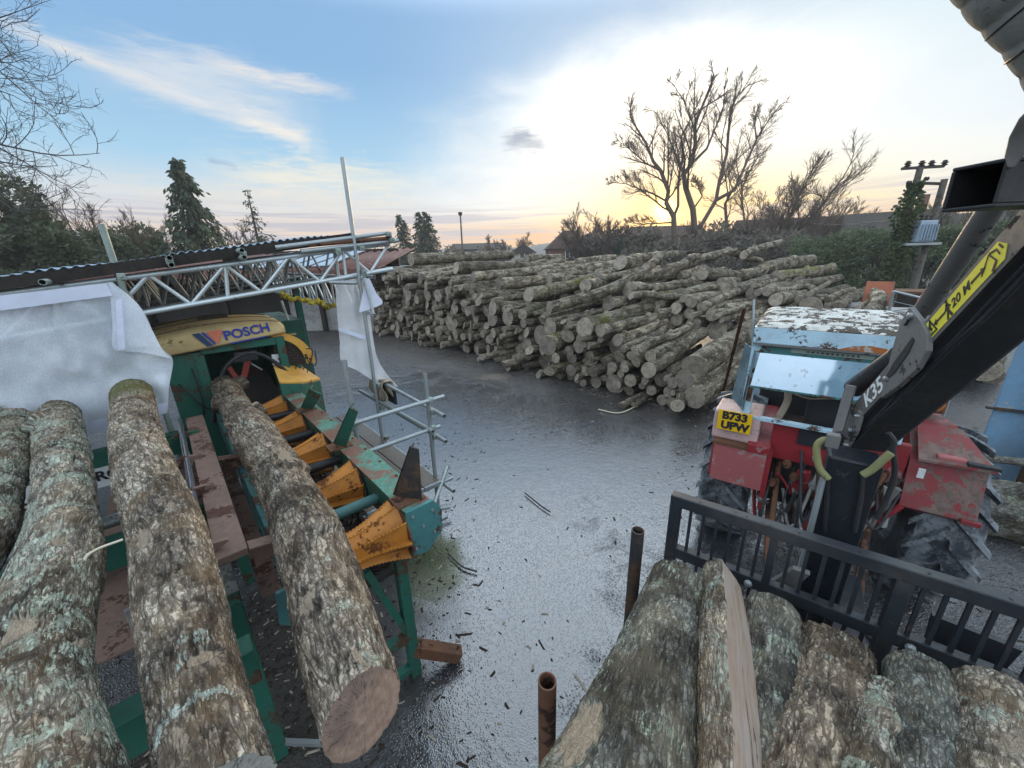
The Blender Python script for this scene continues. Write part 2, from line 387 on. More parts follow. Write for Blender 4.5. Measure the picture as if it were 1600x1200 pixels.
M['rtile'] = painted('brown_roof_tiles', (.07, .04, .03), .85, (.045, .03, .025), .5, .3)
M['rtile2'] = painted('grey_roof_tiles', (.06, .052, .045), .85, (.05, .05, .045), .5, .3)
M['brick'] = painted('brick_wall', (.20, .10, .07), .85, (.14, .08, .06), .5, .3)
M['render'] = painted('cream_render', (.42, .38, .32), .85, (.32, .3, .26), .4, .3)
M['winwhite'] = painted('white_window_frame', (.8, .8, .78), .5, (.6, .6, .6), .2, .1)
M['pole'] = painted('weathered_pole', (.13, .115, .095), .85, (.08, .07, .06), .5, .3)
M['transformer'] = painted('grey_blue_transformer', (.30, .38, .46), .5, (.2, .22, .24), .3, .3)
M['cloth'] = painted('sacking_cloth', (.30, .25, .19), .9, (.2, .17, .13), .4, .3)
M['fabric'] = painted('grey_hose_wrap', (.30, .305, .28), .85, (.06, .06, .055), .5, .4, bump=.5)
M['rope'] = painted('yellow_rope', (.50, .40, .05), .7, (.25, .2, .05), .4, .3)
M['strap'] = painted('red_strap', (.30, .05, .04), .7, (.2, .05, .04), .3, .3)
M['seat'] = painted('black_vinyl', (.02, .022, .026), .5, (.06, .06, .06), .3, .3)
M['twig'] = painted('peeled_twig', (.55, .50, .38), .7, (.3, .25, .18), .3, .3)
M['jerry'] = painted('red_plastic', (.45, .025, .03), .35, (.3, .05, .05), .2, .2)

def m_tyre():
    mt, t, b, out = newmat('muddy_rubber'); tc = t.new('ShaderNodeTexCoord').outputs['Object']
    n = t.noise(tc, 5, 6, .65); n2 = t.noise(tc, 40, 4, .6)
    c = t.mix(t.ss(t.add(n, t.mul(t.sub(n2, .5), .3)), .38, .62), (.022, .028, .036), (.17, .19, .205))
    t.put(b.inputs['Base Color'], c); t.put(b.inputs['Roughness'], t.lin(n, .3, .7, .35, .75)); t.put(b.inputs['Normal'], t.bump(n2, .35, .01)); return mt
M['tyre'] = m_tyre()
def m_glass():
    mt, t, b, out = newmat('cab_glass'); tc = t.new('ShaderNodeTexCoord').outputs['Object']
    sp = t.ss(t.noise(tc, 22, 3, .5), .66, .7); sm = t.noise(tc, 3, 4, .6)
    gl = t.new('ShaderNodeBsdfGlossy'); gl.inputs['Roughness'].default_value = .06; gl.inputs['Color'].default_value = (.85, .92, .95, 1)
    tr = t.new('ShaderNodeBsdfTransparent'); tr.inputs[0].default_value = (.42, .58, .56, 1)
    fr = t.new('ShaderNodeFresnel'); fr.inputs[0].default_value = 1.5
    df = t.new('ShaderNodeBsdfDiffuse'); t.put(df.inputs[0], t.mix(sp, (.40, .55, .62), (.05, .05, .05)))
    a = t.new('ShaderNodeMixShader'); t.put(a.inputs[0], t.math('MINIMUM', t.add(t.mul(fr.outputs[0], 1.3), .12), 1)); t.l.new(tr.outputs[0], a.inputs[1]); t.l.new(gl.outputs[0], a.inputs[2])
    a2 = t.new('ShaderNodeMixShader'); t.put(a2.inputs[0], t.math('MAXIMUM', sp, t.lin(sm, .3, .7, .08, .32))); t.l.new(a.outputs[0], a2.inputs[1]); t.l.new(df.outputs[0], a2.inputs[2])
    t.l.new(a2.outputs[0], out.inputs[0]); return mt
M['glass'] = m_glass()
def m_rearglass():
    mt, t, b, out = newmat('rear_window_painted_sky'); tc = t.new('ShaderNodeTexCoord').outputs['Object']
    sp = t.ss(t.noise(tc, 17, 4, .5), .64, .69); sm = t.noise(tc, 2.5, 4, .6)
    gl = t.new('ShaderNodeBsdfGlossy'); gl.inputs['Roughness'].default_value = .08; gl.inputs['Color'].default_value = (.9, .95, 1, 1)
    df = t.new('ShaderNodeBsdfDiffuse'); t.put(df.inputs[0], t.mix(sp, t.mix(t.ss(sm, .3, .7), (.16, .30, .40), (.26, .42, .52)), (.03, .04, .05)))  # pale blue of the reflected sky put into the diffuse colour, dark specks over it
    a = t.new('ShaderNodeMixShader'); a.inputs[0].default_value = .30; t.l.new(df.outputs[0], a.inputs[1]); t.l.new(gl.outputs[0], a.inputs[2])
    t.l.new(a.outputs[0], out.inputs[0]); return mt
M['rearglass'] = m_rearglass()
def m_window():
    mt, t, b, out = newmat('house_window_pane'); t.put(b.inputs['Base Color'], (.03, .035, .04)); t.put(b.inputs['Roughness'], .1); return mt
M['pane'] = m_window()
def m_sheet(name, col, thru, ribs=0):
    mt, t, b, out = newmat(name); tc = t.new('ShaderNodeTexCoord').outputs['Object']
    n = t.noise(tc, 2.2, 5, .6); weave = t.noise(tc, 160, 2, .5)
    c = t.mix(t.ss(n, .35, .7), col, tuple(x * .8 for x in col))
    df = t.new('ShaderNodeBsdfDiffuse'); t.put(df.inputs[0], c); tl = t.new('ShaderNodeBsdfTranslucent'); t.put(tl.inputs[0], c)
    gl = t.new('ShaderNodeBsdfGlossy'); gl.inputs['Roughness'].default_value = .35; tr = t.new('ShaderNodeBsdfTransparent')
    m1 = t.new('ShaderNodeMixShader'); m1.inputs[0].default_value = .15; t.l.new(df.outputs[0], m1.inputs[1]); t.l.new(tl.outputs[0], m1.inputs[2])
    m2 = t.new('ShaderNodeMixShader'); m2.inputs[0].default_value = .08; t.l.new(m1.outputs[0], m2.inputs[1]); t.l.new(gl.outputs[0], m2.inputs[2])
    m3 = t.new('ShaderNodeMixShader'); t.put(m3.inputs[0], t.lin(weave, .3, .7, thru * .6, thru * 1.4)); t.l.new(m2.outputs[0], m3.inputs[1]); t.l.new(tr.outputs[0], m3.inputs[2])
    t.l.new(m3.outputs[0], out.inputs[0]); return mt
M['sheet'] = m_sheet('white_polythene', (.82, .90, 1.0), .33)
M['sheet2'] = m_sheet('hanging_polythene', (.78, .82, .86), .30)
M['sheet3'] = m_sheet('blueish_flap', (.70, .76, .92), .05)
def m_plank():
    mt, t, b, out = newmat('wet_plank'); tc = t.new('ShaderNodeTexCoord').outputs['Object']
    tc = t.mapp(tc, (1, 1, 1)); n = t.noise(tc, 3, 6, .65); g = t.noise(tc, 45, 4, .6)
    c = t.mix(n, (.085, .066, .05), (.19, .155, .12)); c = t.mix(t.ss(g, .5, .7), c, (.06, .045, .034))
    t.put(b.inputs['Base Color'], c); t.put(b.inputs['Roughness'], t.lin(n, .3, .7, .3, .7)); t.put(b.inputs['Normal'], t.bump(g, .3, .01)); return mt
M['plank'] = m_plank()

def m_bark(name, dark=(.035, .03, .026), mid=(.13, .115, .10), pale=(.30, .28, .25), lichen=.5, lcol=(.37, .42, .36), moss=.2, peel=.25, fine=1.0, wet=.2, near=True, mossend=0.0):
    """bark: plates and cracks stretched along the trunk (attribute lc = unrolled place on the log, hgt = ridge height)"""
    mt, t, b, out = newmat(name)
    at = t.new('ShaderNodeAttribute'); at.attribute_name = 'lc'; v0 = at.outputs['Vector']
    hg = t.new('ShaderNodeAttribute'); hg.attribute_name = 'hgt'; h = hg.outputs['Fac']
    oi = t.new('ShaderNodeObjectInfo').outputs['Random']
    off = t.new('ShaderNodeCombineXYZ'); t.put(off.inputs[0], t.mul(oi, 37.0)); t.put(off.inputs[1], t.mul(oi, 91.0)); t.put(off.inputs[2], t.mul(oi, 53.0))
    v = t.vadd(v0, off.outputs[0])
    vs2 = t.mapp(v, (1, 1, .22))
    r1 = t.noise(vs2, 34 * fine, 6, .62, .6); r2 = t.noise(vs2, 110 * fine, 4, .6, .4); big = t.noise(v, 3.2, 5, .6); b2 = t.noise(t.vadd(v, (5.2, 1.3, 8.8)), 5.5, 6, .65)
    vo = t.voro(t.vadd(vs2, t.mapp(t.noise(v, 26, 3, .6, 0, True), (.06, .06, .06))), 40 * fine, 'DISTANCE_TO_EDGE')
    rn = t.noise(vs2, 30 * fine, 3, .5, .5); rl_ = t.ss(t.math('ABSOLUTE', t.sub(rn, .5)), .0, .075)
    crack = t.mul(t.lin(t.ss(vo, .0, .20), 0, 1, .35, 1), t.lin(rl_, 0, 1, .15, 1.0))
    relief = t.add(t.mul(r1, .5), t.add(t.mul(h, .30 if near else .2), t.mul(r2, .22 if near else .3)))
    c = t.mix(t.ss(relief, .36, .52), dark, mid); c = t.mix(t.ss(relief, .47, .64), c, pale)
    c = t.mix(t.mul(t.sub(1.0, crack), .9 if near else .6), c, tuple(x * .55 for x in dark))
    c = t.mix(t.mul(t.ss(t.add(big, t.mul(t.sub(r1, .5), .25)), .47, .58), .85), c, t.mix(1.0, c, (.26, .24, .23), 'MULTIPLY'))
    c = t.mix(t.mul(t.ss(t.add(b2, t.mul(t.sub(r1, .5), .3)), .50, .60), .6), c, t.mix(1.0, c, (1.5, 1.45, 1.32), 'MULTIPLY'))
    c = t.mix(t.mul(t.ss(b2, .35, .7), .4), c, tuple(x * y for x, y in zip(mid, (1.25, 1.0, .72))))
    # lichen crust, broken up by fine noise
    lm = t.add(t.noise(t.vadd(v, (1.7, 9.2, 4.1)), 5.5, 6, .68, .5), t.mul(t.sub(r2, .5), .5)); lm = t.ss(lm, .72 - lichen * .36, .77 - lichen * .36)
    lm = t.mul(lm, t.mul(t.ss(relief, .38, .5), t.lin(crack, 0, 1, .25, 1)))
    lc2 = t.mix(t.noise(v, 60, 3, .6), tuple(x * .72 for x in lcol), tuple(min(1, x * 1.18) for x in lcol)); c = t.mix(t.mul(lm, .92), c, lc2)
    # bare torn patches
    pm = t.add(t.noise(t.mapp(t.vadd(v, (11.7, 3.2, 2.1)), (1, 1, .55)), 3.4, 5, .6, .6), t.mul(t.sub(r1, .5), .22)); pm = t.ss(pm, .735 - peel * .3, .755 - peel * .3)
    ba = t.new('ShaderNodeAttribute'); ba.attribute_name = 'bare'; pm = t.math('MAXIMUM', pm, t.ss(t.add(ba.outputs['Fac'], t.add(t.mul(t.sub(r1, .5), 1.5), t.mul(t.sub(r2, .5), .8))), .55, .80))
    c = t.mix(pm, c, t.mix(t.noise(t.mapp(v, (1, 1, .12)), 70, 4, .6), (.13, .10, .07), (.40, .33, .245)))
    # moss on the upper side
    gm = t.new('ShaderNodeNewGeometry'); sn = t.new('ShaderNodeSeparateXYZ'); t.put(sn.inputs[0], gm.outputs['Normal'])
    mm = t.add(t.noise(t.vadd(v, (21.7, 13.2, 7.1)), 2.6, 5, .6), t.mul(t.sub(r2, .5), .3)); mm = t.mul(t.ss(mm, .76 - moss * .3, .86 - moss * .3), t.ss(sn.outputs[2], -.3, .5))
    if mossend: sz_ = t.new('ShaderNodeSeparateXYZ'); t.put(sz_.inputs[0], v0); mm = t.math('MAXIMUM', mm, t.mul(t.ss(t.add(sz_.outputs[2], t.mul(t.sub(big, .5), .9)), mossend, mossend * .45), t.lin(r2, .35, .6, .3, .95)))
    c = t.mix(mm, c, t.mix(r2, (.05, .06, .012), (.17, .165, .035)))
    c = t.mix(1.0, c, c, 'MIX') if near else t.mix(oi, t.mix(1.0, c, (.50, .47, .43), 'MULTIPLY'), t.mix(1.0, c, (1.35, 1.3, 1.2), 'MULTIPLY'))
    t.put(b.inputs['Base Color'], c)
    t.put(b.inputs['Roughness'], t.lin(big, .3, .7, .55 - wet, .9)); t.put(b.inputs['Specular IOR Level'], .16)
    hh = t.add(t.mul(r1, 1.0), t.add(t.mul(r2, .4), t.mul(crack, .9)))
    t.put(b.inputs['Normal'], t.bump(hh, .9, .010 if near else .02)); return mt
M['bark_lichen'] = m_bark('bark_with_lichen', (.016, .014, .012), (.14, .12, .095), (.42, .38, .31), .60, (.36, .41, .33), .18, .34, 1.15)
M['bark_plate'] = m_bark('furrowed_bark', (.026, .022, .019), (.18, .155, .125), (.48, .43, .35), .36, (.36, .40, .33), .22, .26, 1.2)
M['bark_dark'] = m_bark('dark_wet_bark', (.016, .014, .012), (.11, .09, .072), (.38, .32, .25), .34, (.38, .42, .34), .16, .44, 1.1, .3)
M['bark_grey'] = m_bark('grey_green_bark', (.030, .030, .026), (.12, .125, .11), (.27, .27, .24), .36, (.31, .37, .28), .36, .12, 1.2)
M['bark_mossend'] = m_bark('furrowed_bark_moss_top', (.017, .014, .012), (.16, .135, .105), (.50, .44, .36), .28, (.36, .43, .38), .2, .30, 1.15, mossend=.7)
M['bark_pile'] = m_bark('pile_bark', (.022, .019, .016), (.115, .104, .086), (.42, .39, .33), .34, (.32, .36, .30), .20, .24, .5, .15, False)
M['bark_mossy'] = m_bark('mossy_pile_bark', (.03, .027, .02), (.14, .13, .10), (.38, .36, .28), .34, (.34, .38, .30), .75, .2, .5, .15, False)
def m_cut(name, a, b_, c3, ring=120):
    mt, t, b, out = newmat(name)
    at = t.new('ShaderNodeAttribute'); at.attribute_name = 'lc'; v0 = at.outputs['Vector']; oi = t.new('ShaderNodeObjectInfo').outputs['Random']
    sp = t.new('ShaderNodeSeparateXYZ'); t.put(sp.inputs[0], v0)
    rad = t.math('SQRT', t.add(t.mul(sp.outputs[0], sp.outputs[0]), t.mul(sp.outputs[1], sp.outputs[1])))
    n = t.noise(v0, 7, 5, .6); n2 = t.noise(v0, 70, 4, .6)
    rg = t.math('SINE', t.mul(t.add(rad, t.mul(n, .05)), ring)); saw = t.noise(t.mapp(v0, (1, .06, 1)), 120, 3, .6)
    c = t.mix(t.lin(rg, -1, 1), a, b_); c = t.mix(t.ss(n, .42, .68), c, c3); c = t.mix(t.mul(t.ss(saw, .45, .7), .4), c, tuple(x * .55 for x in a))
    c = t.mix(t.mul(oi, .55), c, (.13, .115, .10))
    an = t.math('ARCTAN2', sp.outputs[0], sp.outputs[1]); cv = t.new('ShaderNodeCombineXYZ'); t.put(cv.inputs[0], t.mul(an, 2.2)); t.put(cv.inputs[1], t.mul(rad, 5.0)); t.put(cv.inputs[2], t.mul(oi, 30.0))
    cr = t.mul(t.ss(t.math('ABSOLUTE', t.sub(t.noise(cv.outputs[0], 2.2, 3, .6), .5)), .022, .004), t.ss(n, .40, .55)); c = t.mix(t.mul(cr, .8), c, (.03, .022, .017))
    c = t.mix(t.mul(t.ss(t.noise(v0, 26, 4, .65), .52, .70), .45), c, tuple(x * .4 for x in a))
    t.put(b.inputs['Base Color'], c); t.put(b.inputs['Roughness'], .8); t.put(b.inputs['Normal'], t.bump(t.add(n2, saw), .3, .01)); return mt
M['cut'] = m_cut('weathered_sawn_wood', (.34, .285, .215), (.45, .385, .295), (.22, .185, .145))
M['cut_red'] = m_cut('reddish_sawn_wood', (.27, .155, .10), (.36, .22, .145), (.13, .07, .05), 170)
M['cut_grey'] = m_cut('grey_sawn_wood', (.36, .36, .32), (.44, .43, .38), (.27, .28, .26))
def m_split():
    mt, t, b, out = newmat('split_wood'); at = t.new('ShaderNodeAttribute'); at.attribute_name = 'lc'; v = at.outputs['Vector']
    g = t.noise(t.mapp(v, (1, 1, .045)), 150, 6, .7); n = t.noise(t.mapp(v, (1, 1, .4)), 9, 5, .65)
    c = t.mix(g, (.13, .085, .06), (.43, .33, .25)); c = t.mix(t.ss(n, .42, .66), c, (.30, .25, .215)); c = t.mix(t.ss(t.noise(t.mapp(v, (1, 1, .2)), 22, 4, .6), .60, .68), c, (.06, .04, .03))
    t.put(b.inputs['Base Color'], c); t.put(b.inputs['Roughness'], .75); t.put(b.inputs['Normal'], t.bump(g, .5, .01)); return mt
M['split'] = m_split()
def m_leaf(name, a, b_, var=.5):
    mt, t, b, out = newmat(name); tc = t.new('ShaderNodeTexCoord').outputs['Object']
    n = t.noise(tc, 1.1, 3, .6); n2 = t.noise(tc, 14, 2, .5); c = t.mix(t.ss(t.add(n, t.mul(t.sub(n2, .5), .6)), .3, .7), a, b_)
    t.put(b.inputs['Base Color'], c); t.put(b.inputs['Roughness'], .6); t.put(b.inputs['Specular IOR Level'], .3)
    tl = t.new('ShaderNodeBsdfTranslucent'); t.put(tl.inputs[0], c); mx = t.new('ShaderNodeMixShader'); mx.inputs[0].default_value = .25
    t.l.new(b.outputs[0], mx.inputs[1]); t.l.new(tl.outputs[0], mx.inputs[2]); t.l.new(mx.outputs[0], out.inputs[0]); return mt
M['conifer'] = m_leaf('conifer_needles', (.030, .050, .034), (.075, .105, .06))
M['laurel'] = m_leaf('dark_evergreen_leaf', (.045, .065, .035), (.105, .13, .075))
M['hedge'] = m_leaf('hedge_leaf', (.058, .082, .042), (.13, .165, .08))
M['scrub'] = m_leaf('grey_scrub', (.11, .098, .078), (.20, .175, .135))
M['ivy'] = m_leaf('ivy_leaf', (.03, .055, .02), (.07, .10, .035))
def m_twigs(name, col):
    mt, t, b, out = newmat(name); tc = t.new('ShaderNodeTexCoord').outputs['Object']; n = t.noise(tc, 3, 4, .6)
    t.put(b.inputs['Base Color'], t.mix(n, tuple(x * .6 for x in col), tuple(x * 1.3 for x in col))); t.put(b.inputs['Roughness'], .85); return mt
M['twigs'] = m_twigs('bare_twigs', (.11, .08, .06)); M['twigs_dark'] = m_twigs('dark_twigs', (.04, .035, .035)); M['twigs_green'] = m_twigs('lichened_twigs', (.10, .09, .055))
def m_ground():
    mt, t, b, out = newmat('wet_yard'); tc = t.new('ShaderNodeTexCoord').outputs['Object']
    sp = t.new('ShaderNodeSeparateXYZ'); t.put(sp.inputs[0], tc); X, Y = sp.outputs[0], sp.outputs[1]
    n0 = t.noise(tc, .35, 5, .6, .6); n1 = t.noise(tc, 1.6, 6, .65, .5); n2 = t.noise(tc, 14, 5, .65); st = t.voro(tc, 55, 'F1'); st2 = t.voro(tc, 55, 'F1', 1); n3 = t.noise(tc, 90, 3, .6)
    def blob(x0, y0, rx, ry):
        dx = t.math('DIVIDE', t.sub(X, x0), rx); dy = t.math('DIVIDE', t.sub(Y, y0), ry); return t.sub(1.0, t.math('SQRT', t.add(t.mul(dx, dx), t.mul(dy, dy))))
    pud = t.math('MAXIMUM', blob(1.0, 6.3, 3.8, 3.0), t.math('MAXIMUM', blob(-2.2, 7.2, 2.4, 3.6), blob(-.3, 3.4, 1.4, 1.8)))
    pv = t.add(t.mul(pud, .55), t.add(t.mul(t.sub(n1, .5), 1.1), t.mul(t.sub(n0, .5), .6)))
    wet = t.ss(pv, -.36, .10)                                   # standing water film
    mud = t.ss(t.add(n0, t.mul(t.sub(n1, .5), .4)), .42, .62)
    c = t.mix(t.ss(n2, .3, .7), (.032, .034, .039), (.078, .082, .092))
    c = t.mix(t.mul(mud, .75), c, t.mix(n2, (.026, .022, .019), (.065, .056, .047)))
    spk = t.mul(t.ss(st, .42, .22), t.ss(t.noise(t.mapp(tc, (1, 1, 1), (3, 1, 0)), 33, 2), .50, .60)); c = t.mix(t.mul(spk, t.sub(.55, t.mul(mud, .4))), c, (.30, .30, .31))
    alg = t.ss(t.add(blob(-.95, 3.35, .55, .85), t.mul(t.sub(n1, .5), 1.3)), .22, .55); c = t.mix(alg, c, t.mix(n2, (.045, .06, .008), (.15, .185, .025)))
    lit = t.ss(t.add(blob(-1.9, 2.4, 1.5, 2.3), t.mul(t.sub(n1, .5), .8)), .05, .5); c = t.mix(t.mul(lit, .8), c, t.mix(n2, (.018, .015, .012), (.06, .05, .035)))
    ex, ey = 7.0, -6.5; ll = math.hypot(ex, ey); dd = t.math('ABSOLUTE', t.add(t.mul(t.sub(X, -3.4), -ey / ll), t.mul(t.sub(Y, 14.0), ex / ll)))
    deb_shade = t.ss(t.sub(dd, t.mul(n1, 2.2)), .6, -.6); c = t.mix(t.mul(deb_shade, .85), c, t.mix(t.ss(n2, .35, .65), (.020, .016, .012), (.075, .060, .045)))  # litter along the pile foot, its dark tint also painting contact shade
    saw = t.ss(t.add(blob(-.55, 10.6, .9, .55), t.mul(t.sub(n2, .5), 1.6)), .25, .6); c = t.mix(t.mul(saw, .7), c, (.22, .18, .13))
    far = t.ss(t.add(Y, t.mul(n0, 6)), 34, 44); c = t.mix(far, c, t.mix(n1, (.04, .05, .02), (.10, .10, .05)))
    c = t.mix(t.mul(wet, .5), c, (.022, .023, .026))
    t.put(b.inputs['Base Color'], c)
    ro = t.mix(wet, t.lin(n2, .3, .7, .16, .36), t.lin(n3, .3, .7, .03, .09)); ro = t.add(ro, t.mul(t.mul(mud, t.sub(1.0, wet)), .22)); ro = t.add(ro, t.mul(t.math('MAXIMUM', lit, t.mul(deb_shade, .6)), .45)); ro = t.mix(far, ro, .95)
    t.put(b.inputs['Roughness'], ro); t.put(b.inputs['IOR'], 2.0); sp_ = t.mix(far, t.mix(mud, t.mix(wet, (.33, .33, .33), (.74, .74, .74)), t.mix(wet, (.30, .30, .30), (.75, .75, .75))), (.1, .1, .1)); t.put(b.inputs['Specular IOR Level'], t.mix(t.math('MAXIMUM', t.mul(lit, .85), t.mul(alg, .75)), sp_, (.1, .1, .1)))
    hgt = t.add(t.mul(t.sub(1.0, t.ss(st, .1, .5)), .5), t.add(t.mul(n2, .9), t.mul(n3, .3))); hgt = t.mul(hgt, t.sub(1.0, t.mul(wet, .84))); hgt = t.add(hgt, t.mul(n1, t.sub(1.0, t.mul(wet, .75))))
    t.put(b.inputs['Normal'], t.bump(hgt, .8, .025)); return mt
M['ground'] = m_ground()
def m_hill():
    mt, t, b, out = newmat('far_wooded_hill'); tc = t.new('ShaderNodeTexCoord').outputs['Object']; n = t.noise(tc, .03, 6, .7)
    t.put(b.inputs['Base Color'], t.mix(t.ss(n, .35, .65), (.05, .055, .05), (.10, .10, .085))); t.put(b.inputs['Roughness'], 1); return mt
M['hill'] = m_hill()

# ------------------------------------------------------------------ ground, hill
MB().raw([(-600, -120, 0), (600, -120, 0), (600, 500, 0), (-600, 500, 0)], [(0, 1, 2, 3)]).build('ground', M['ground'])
bpy.data.objects['ground']['kind'] = 'structure'
def hill(name, prof, dist, depth):
    """prof: (azimuth degrees, height) of the skyline"""
    az = np.linspace(-75, 75, 400); hh = np.interp(az, [p[0] for p in prof], [p[1] for p in prof])
    hh = hh + fbm(np.stack([az * 1.7, az * 0, az * 0], 1), 4, 5) * 1.2 + np.abs(fbm(np.stack([az * 9, az * 0, az * 0 + 3], 1), 3, 8)) * 2
    P = []
    for k, (fr, dd) in enumerate(((0, -depth), (.45, -depth * .6), (.8, -depth * .3), (1, 0), (0, depth))):
        rr = (dist + dd) / np.cos(np.radians(az) * .55); P.append(np.stack([rr * np.sin(np.radians(az)), rr * np.cos(np.radians(az)), hh * fr - .5], 1))
    o = MB().grid(np.array(P)).build(name, M['hill'], smooth='all'); o['kind'] = 'structure'
hill('hills', [(-75, 8), (-45, 9), (-20, 10), (-12, 12), (-5, 17), (0, 14), (8, 19), (15, 15), (30, 14), (75, 12)], 400, 90)

# ------------------------------------------------------------------ trees
def wander(p, d, L, n, rng, wob, up):
    pts = [np.array(p, float)]; d = unit(d)
    for i in range(n):
        d = unit(d + rng.normal(0, wob, 3) + np.array([0, 0, up])); pts.append(pts[-1] + d * L / n)
    return np.array(pts), d
def sprout(mb_l, mb_t, pts, r0, depth, rng, P, lvl=0):
    """side branches along a limb, recursively"""
    n = len(pts); Ltot = np.sum(np.linalg.norm(np.diff(pts, axis=0), axis=1))
    k = P['n'][min(lvl, len(P['n']) - 1)]
    for j in range(k):
        f = P.get('f0', .25) + (1 - P.get('f0', .25)) * (j + rng.random()) / k; i = min(n - 2, int(f * (n - 1))); p = pts[i] + (pts[i + 1] - pts[i]) * (f * (n - 1) - i)
        t = unit(pts[i + 1] - pts[i]); a = rng.normal(0, 1, 3); a = unit(a - t * (a @ t)); sp_ = P['spread'] * (.7 + .6 * rng.random())
        d = unit(t * math.cos(sp_) + a * math.sin(sp_) + np.array([0, 0, P['lift']]))
        L = Ltot * (P['len'] if np.ndim(P['len']) == 0 else P['len'][min(lvl, len(P['len']) - 1)]) * (.55 + .7 * rng.random()) * (1.2 - P.get('tip', .55) * f); rm_ = P['rmin'] if np.ndim(P['rmin']) == 0 else P['rmin'][min(lvl, len(P['rmin']) - 1)]; r = max(r0 * P['rad'] * (1.1 - .6 * f), rm_)
        nn = 5 if lvl < 2 else 4
        q, _ = wander(p, d, L, nn, rng, P['wob'], P['up'])
        (mb_l if (lvl < 1 and r > rm_ * 1.8) else mb_t).tube(q, np.linspace(r, max(r * .35, rm_ * .6), nn + 1), 5 if lvl < 1 else 3, cap=False)
        if depth > 1: sprout(mb_l, mb_t, q, r, depth - 1, rng, P, lvl + 1)
def bare_tree(name, label, base, height, seed, stems=None, spread=.62, mat='twigs', P=None, lean=(0, 0, 1), r0=None, group=None):
    rng = np.random.default_rng(seed); base = np.array(base, float)
    P = dict(dict(n=(9, 7, 6), spread=spread, lift=.25, len=.5, rad=.5, rmin=.012, wob=.13, up=.03), **(P or {}))
    t = thing(name, label, 'tree', base, group); a, b = MB(), MB(); r0 = r0 or height * .022
    if stems is None:
        q, _ = wander(base, lean, height * .8, 9, rng, .06, .05); stems = [(q, r0)]
    for q, r in stems:
        q = np.asarray(q); a.tube(q, np.linspace(r, max(r * .18, min(.02, np.min(P['rmin']))), len(q)), 8, cap=False)
        sprout(a, b, q, r * .8, P.get('depth', 3), rng, P)
    a.build('trunk', M[mat], t, smooth='all', recalc=False); b.build('twigs', M[mat], t, recalc=False)
    return t
def leaf_quads(P, N, size, rng, aspect=.45, seg=None):
    """small leaf faces at points P, long side along N"""
    n = len(P); d = N / np.maximum(np.linalg.norm(N, axis=1, keepdims=True), 1e-9); r = rng.normal(0, 1, (n, 3)); s = np.cross(d, r); s /= np.maximum(np.linalg.norm(s, axis=1, keepdims=True), 1e-9)
    L = size * (.6 + .8 * rng.random((n, 1))); w = L * aspect * .5
    v = np.stack([P, P + d * L * .5 + s * w, P + d * L, P + d * L * .5 - s * w], 1).reshape(-1, 3)
    f = np.arange(n * 4).reshape(n, 4); return v, f
def crown_obj(name, v, f, mat, parent):
    base = worldloc(parent); me = bpy.data.meshes.new(name); n = len(v)
    me.vertices.add(n); me.vertices.foreach_set('co', (v - base).astype(np.float32).ravel()); m_ = len(f)
    me.loops.add(m_ * 4); me.loops.foreach_set('vertex_index', f.astype(np.int32).ravel()); me.polygons.add(m_)
    me.polygons.foreach_set('loop_start', np.arange(m_, dtype=np.int32) * 4); me.update(calc_edges=True); me.materials.append(M[mat])
    o = bpy.data.objects.new(name, me); COL.objects.link(o); o.parent = parent; return o
def conifer(name, label, base, height, radius, seed, mat='conifer', dens=1.0, droop=.35, power=.85, group=None, leaf=.22, lean=(0, 0)):
    rng = np.random.default_rng(seed); base = np.array(base, float); t = thing(name, label, 'tree', base, group)
    tr = MB(); zz = np.linspace(0, height, 8); ln = np.array([lean[0], lean[1], 0.])
    tr.tube([base + np.array([0, 0, z]) + ln * (z / height) ** 2 for z in zz], np.linspace(height * .02 + .05, .02, 8), 8, cap=False)
    Ps, Ns = [], []; nb = int(150 * dens)
    for k in range(nb):
        f = (k + rng.random()) / nb; z = height * (.04 + .96 * f); L = radius * (1 - f) ** power * (.65 + .5 * rng.random()) + .15
        a = rng.random() * 6.283; d = np.array([math.cos(a), math.sin(a), .35]); m_ = 5
        q = [base + ln * f * f + np.array([0, 0, z])]
        for i in range(m_): d = unit(d + np.array([0, 0, -droop * .5]) + rng.normal(0, .08, 3)); q.append(q[-1] + d * L / m_)
        q = np.array(q); tr.tube(q, np.linspace(.05, .012, m_ + 1) * (1 - f * .6), 3, cap=False)
        nl = int(34 * (.3 + L / radius)); ii = rng.random(nl) ** .7 * (m_ - .01); i0 = ii.astype(int); pp = q[i0] + (q[np.minimum(i0 + 1, m_)] - q[i0]) * (ii - i0)[:, None]
        Ps.append(pp + rng.normal(0, L * .05 + .04, (nl, 3))); Ns.append(np.tile(d, (nl, 1)) + rng.normal(0, .45, (nl, 3)) + np.array([0, 0, -droop]))
    tr.build('trunk', M['twigs_dark'], t, recalc=False)
    v, f = leaf_quads(np.concatenate(Ps), np.concatenate(Ns), leaf * height / 10 + .1, rng, .38); crown_obj('crown', v, f, mat, t); return t
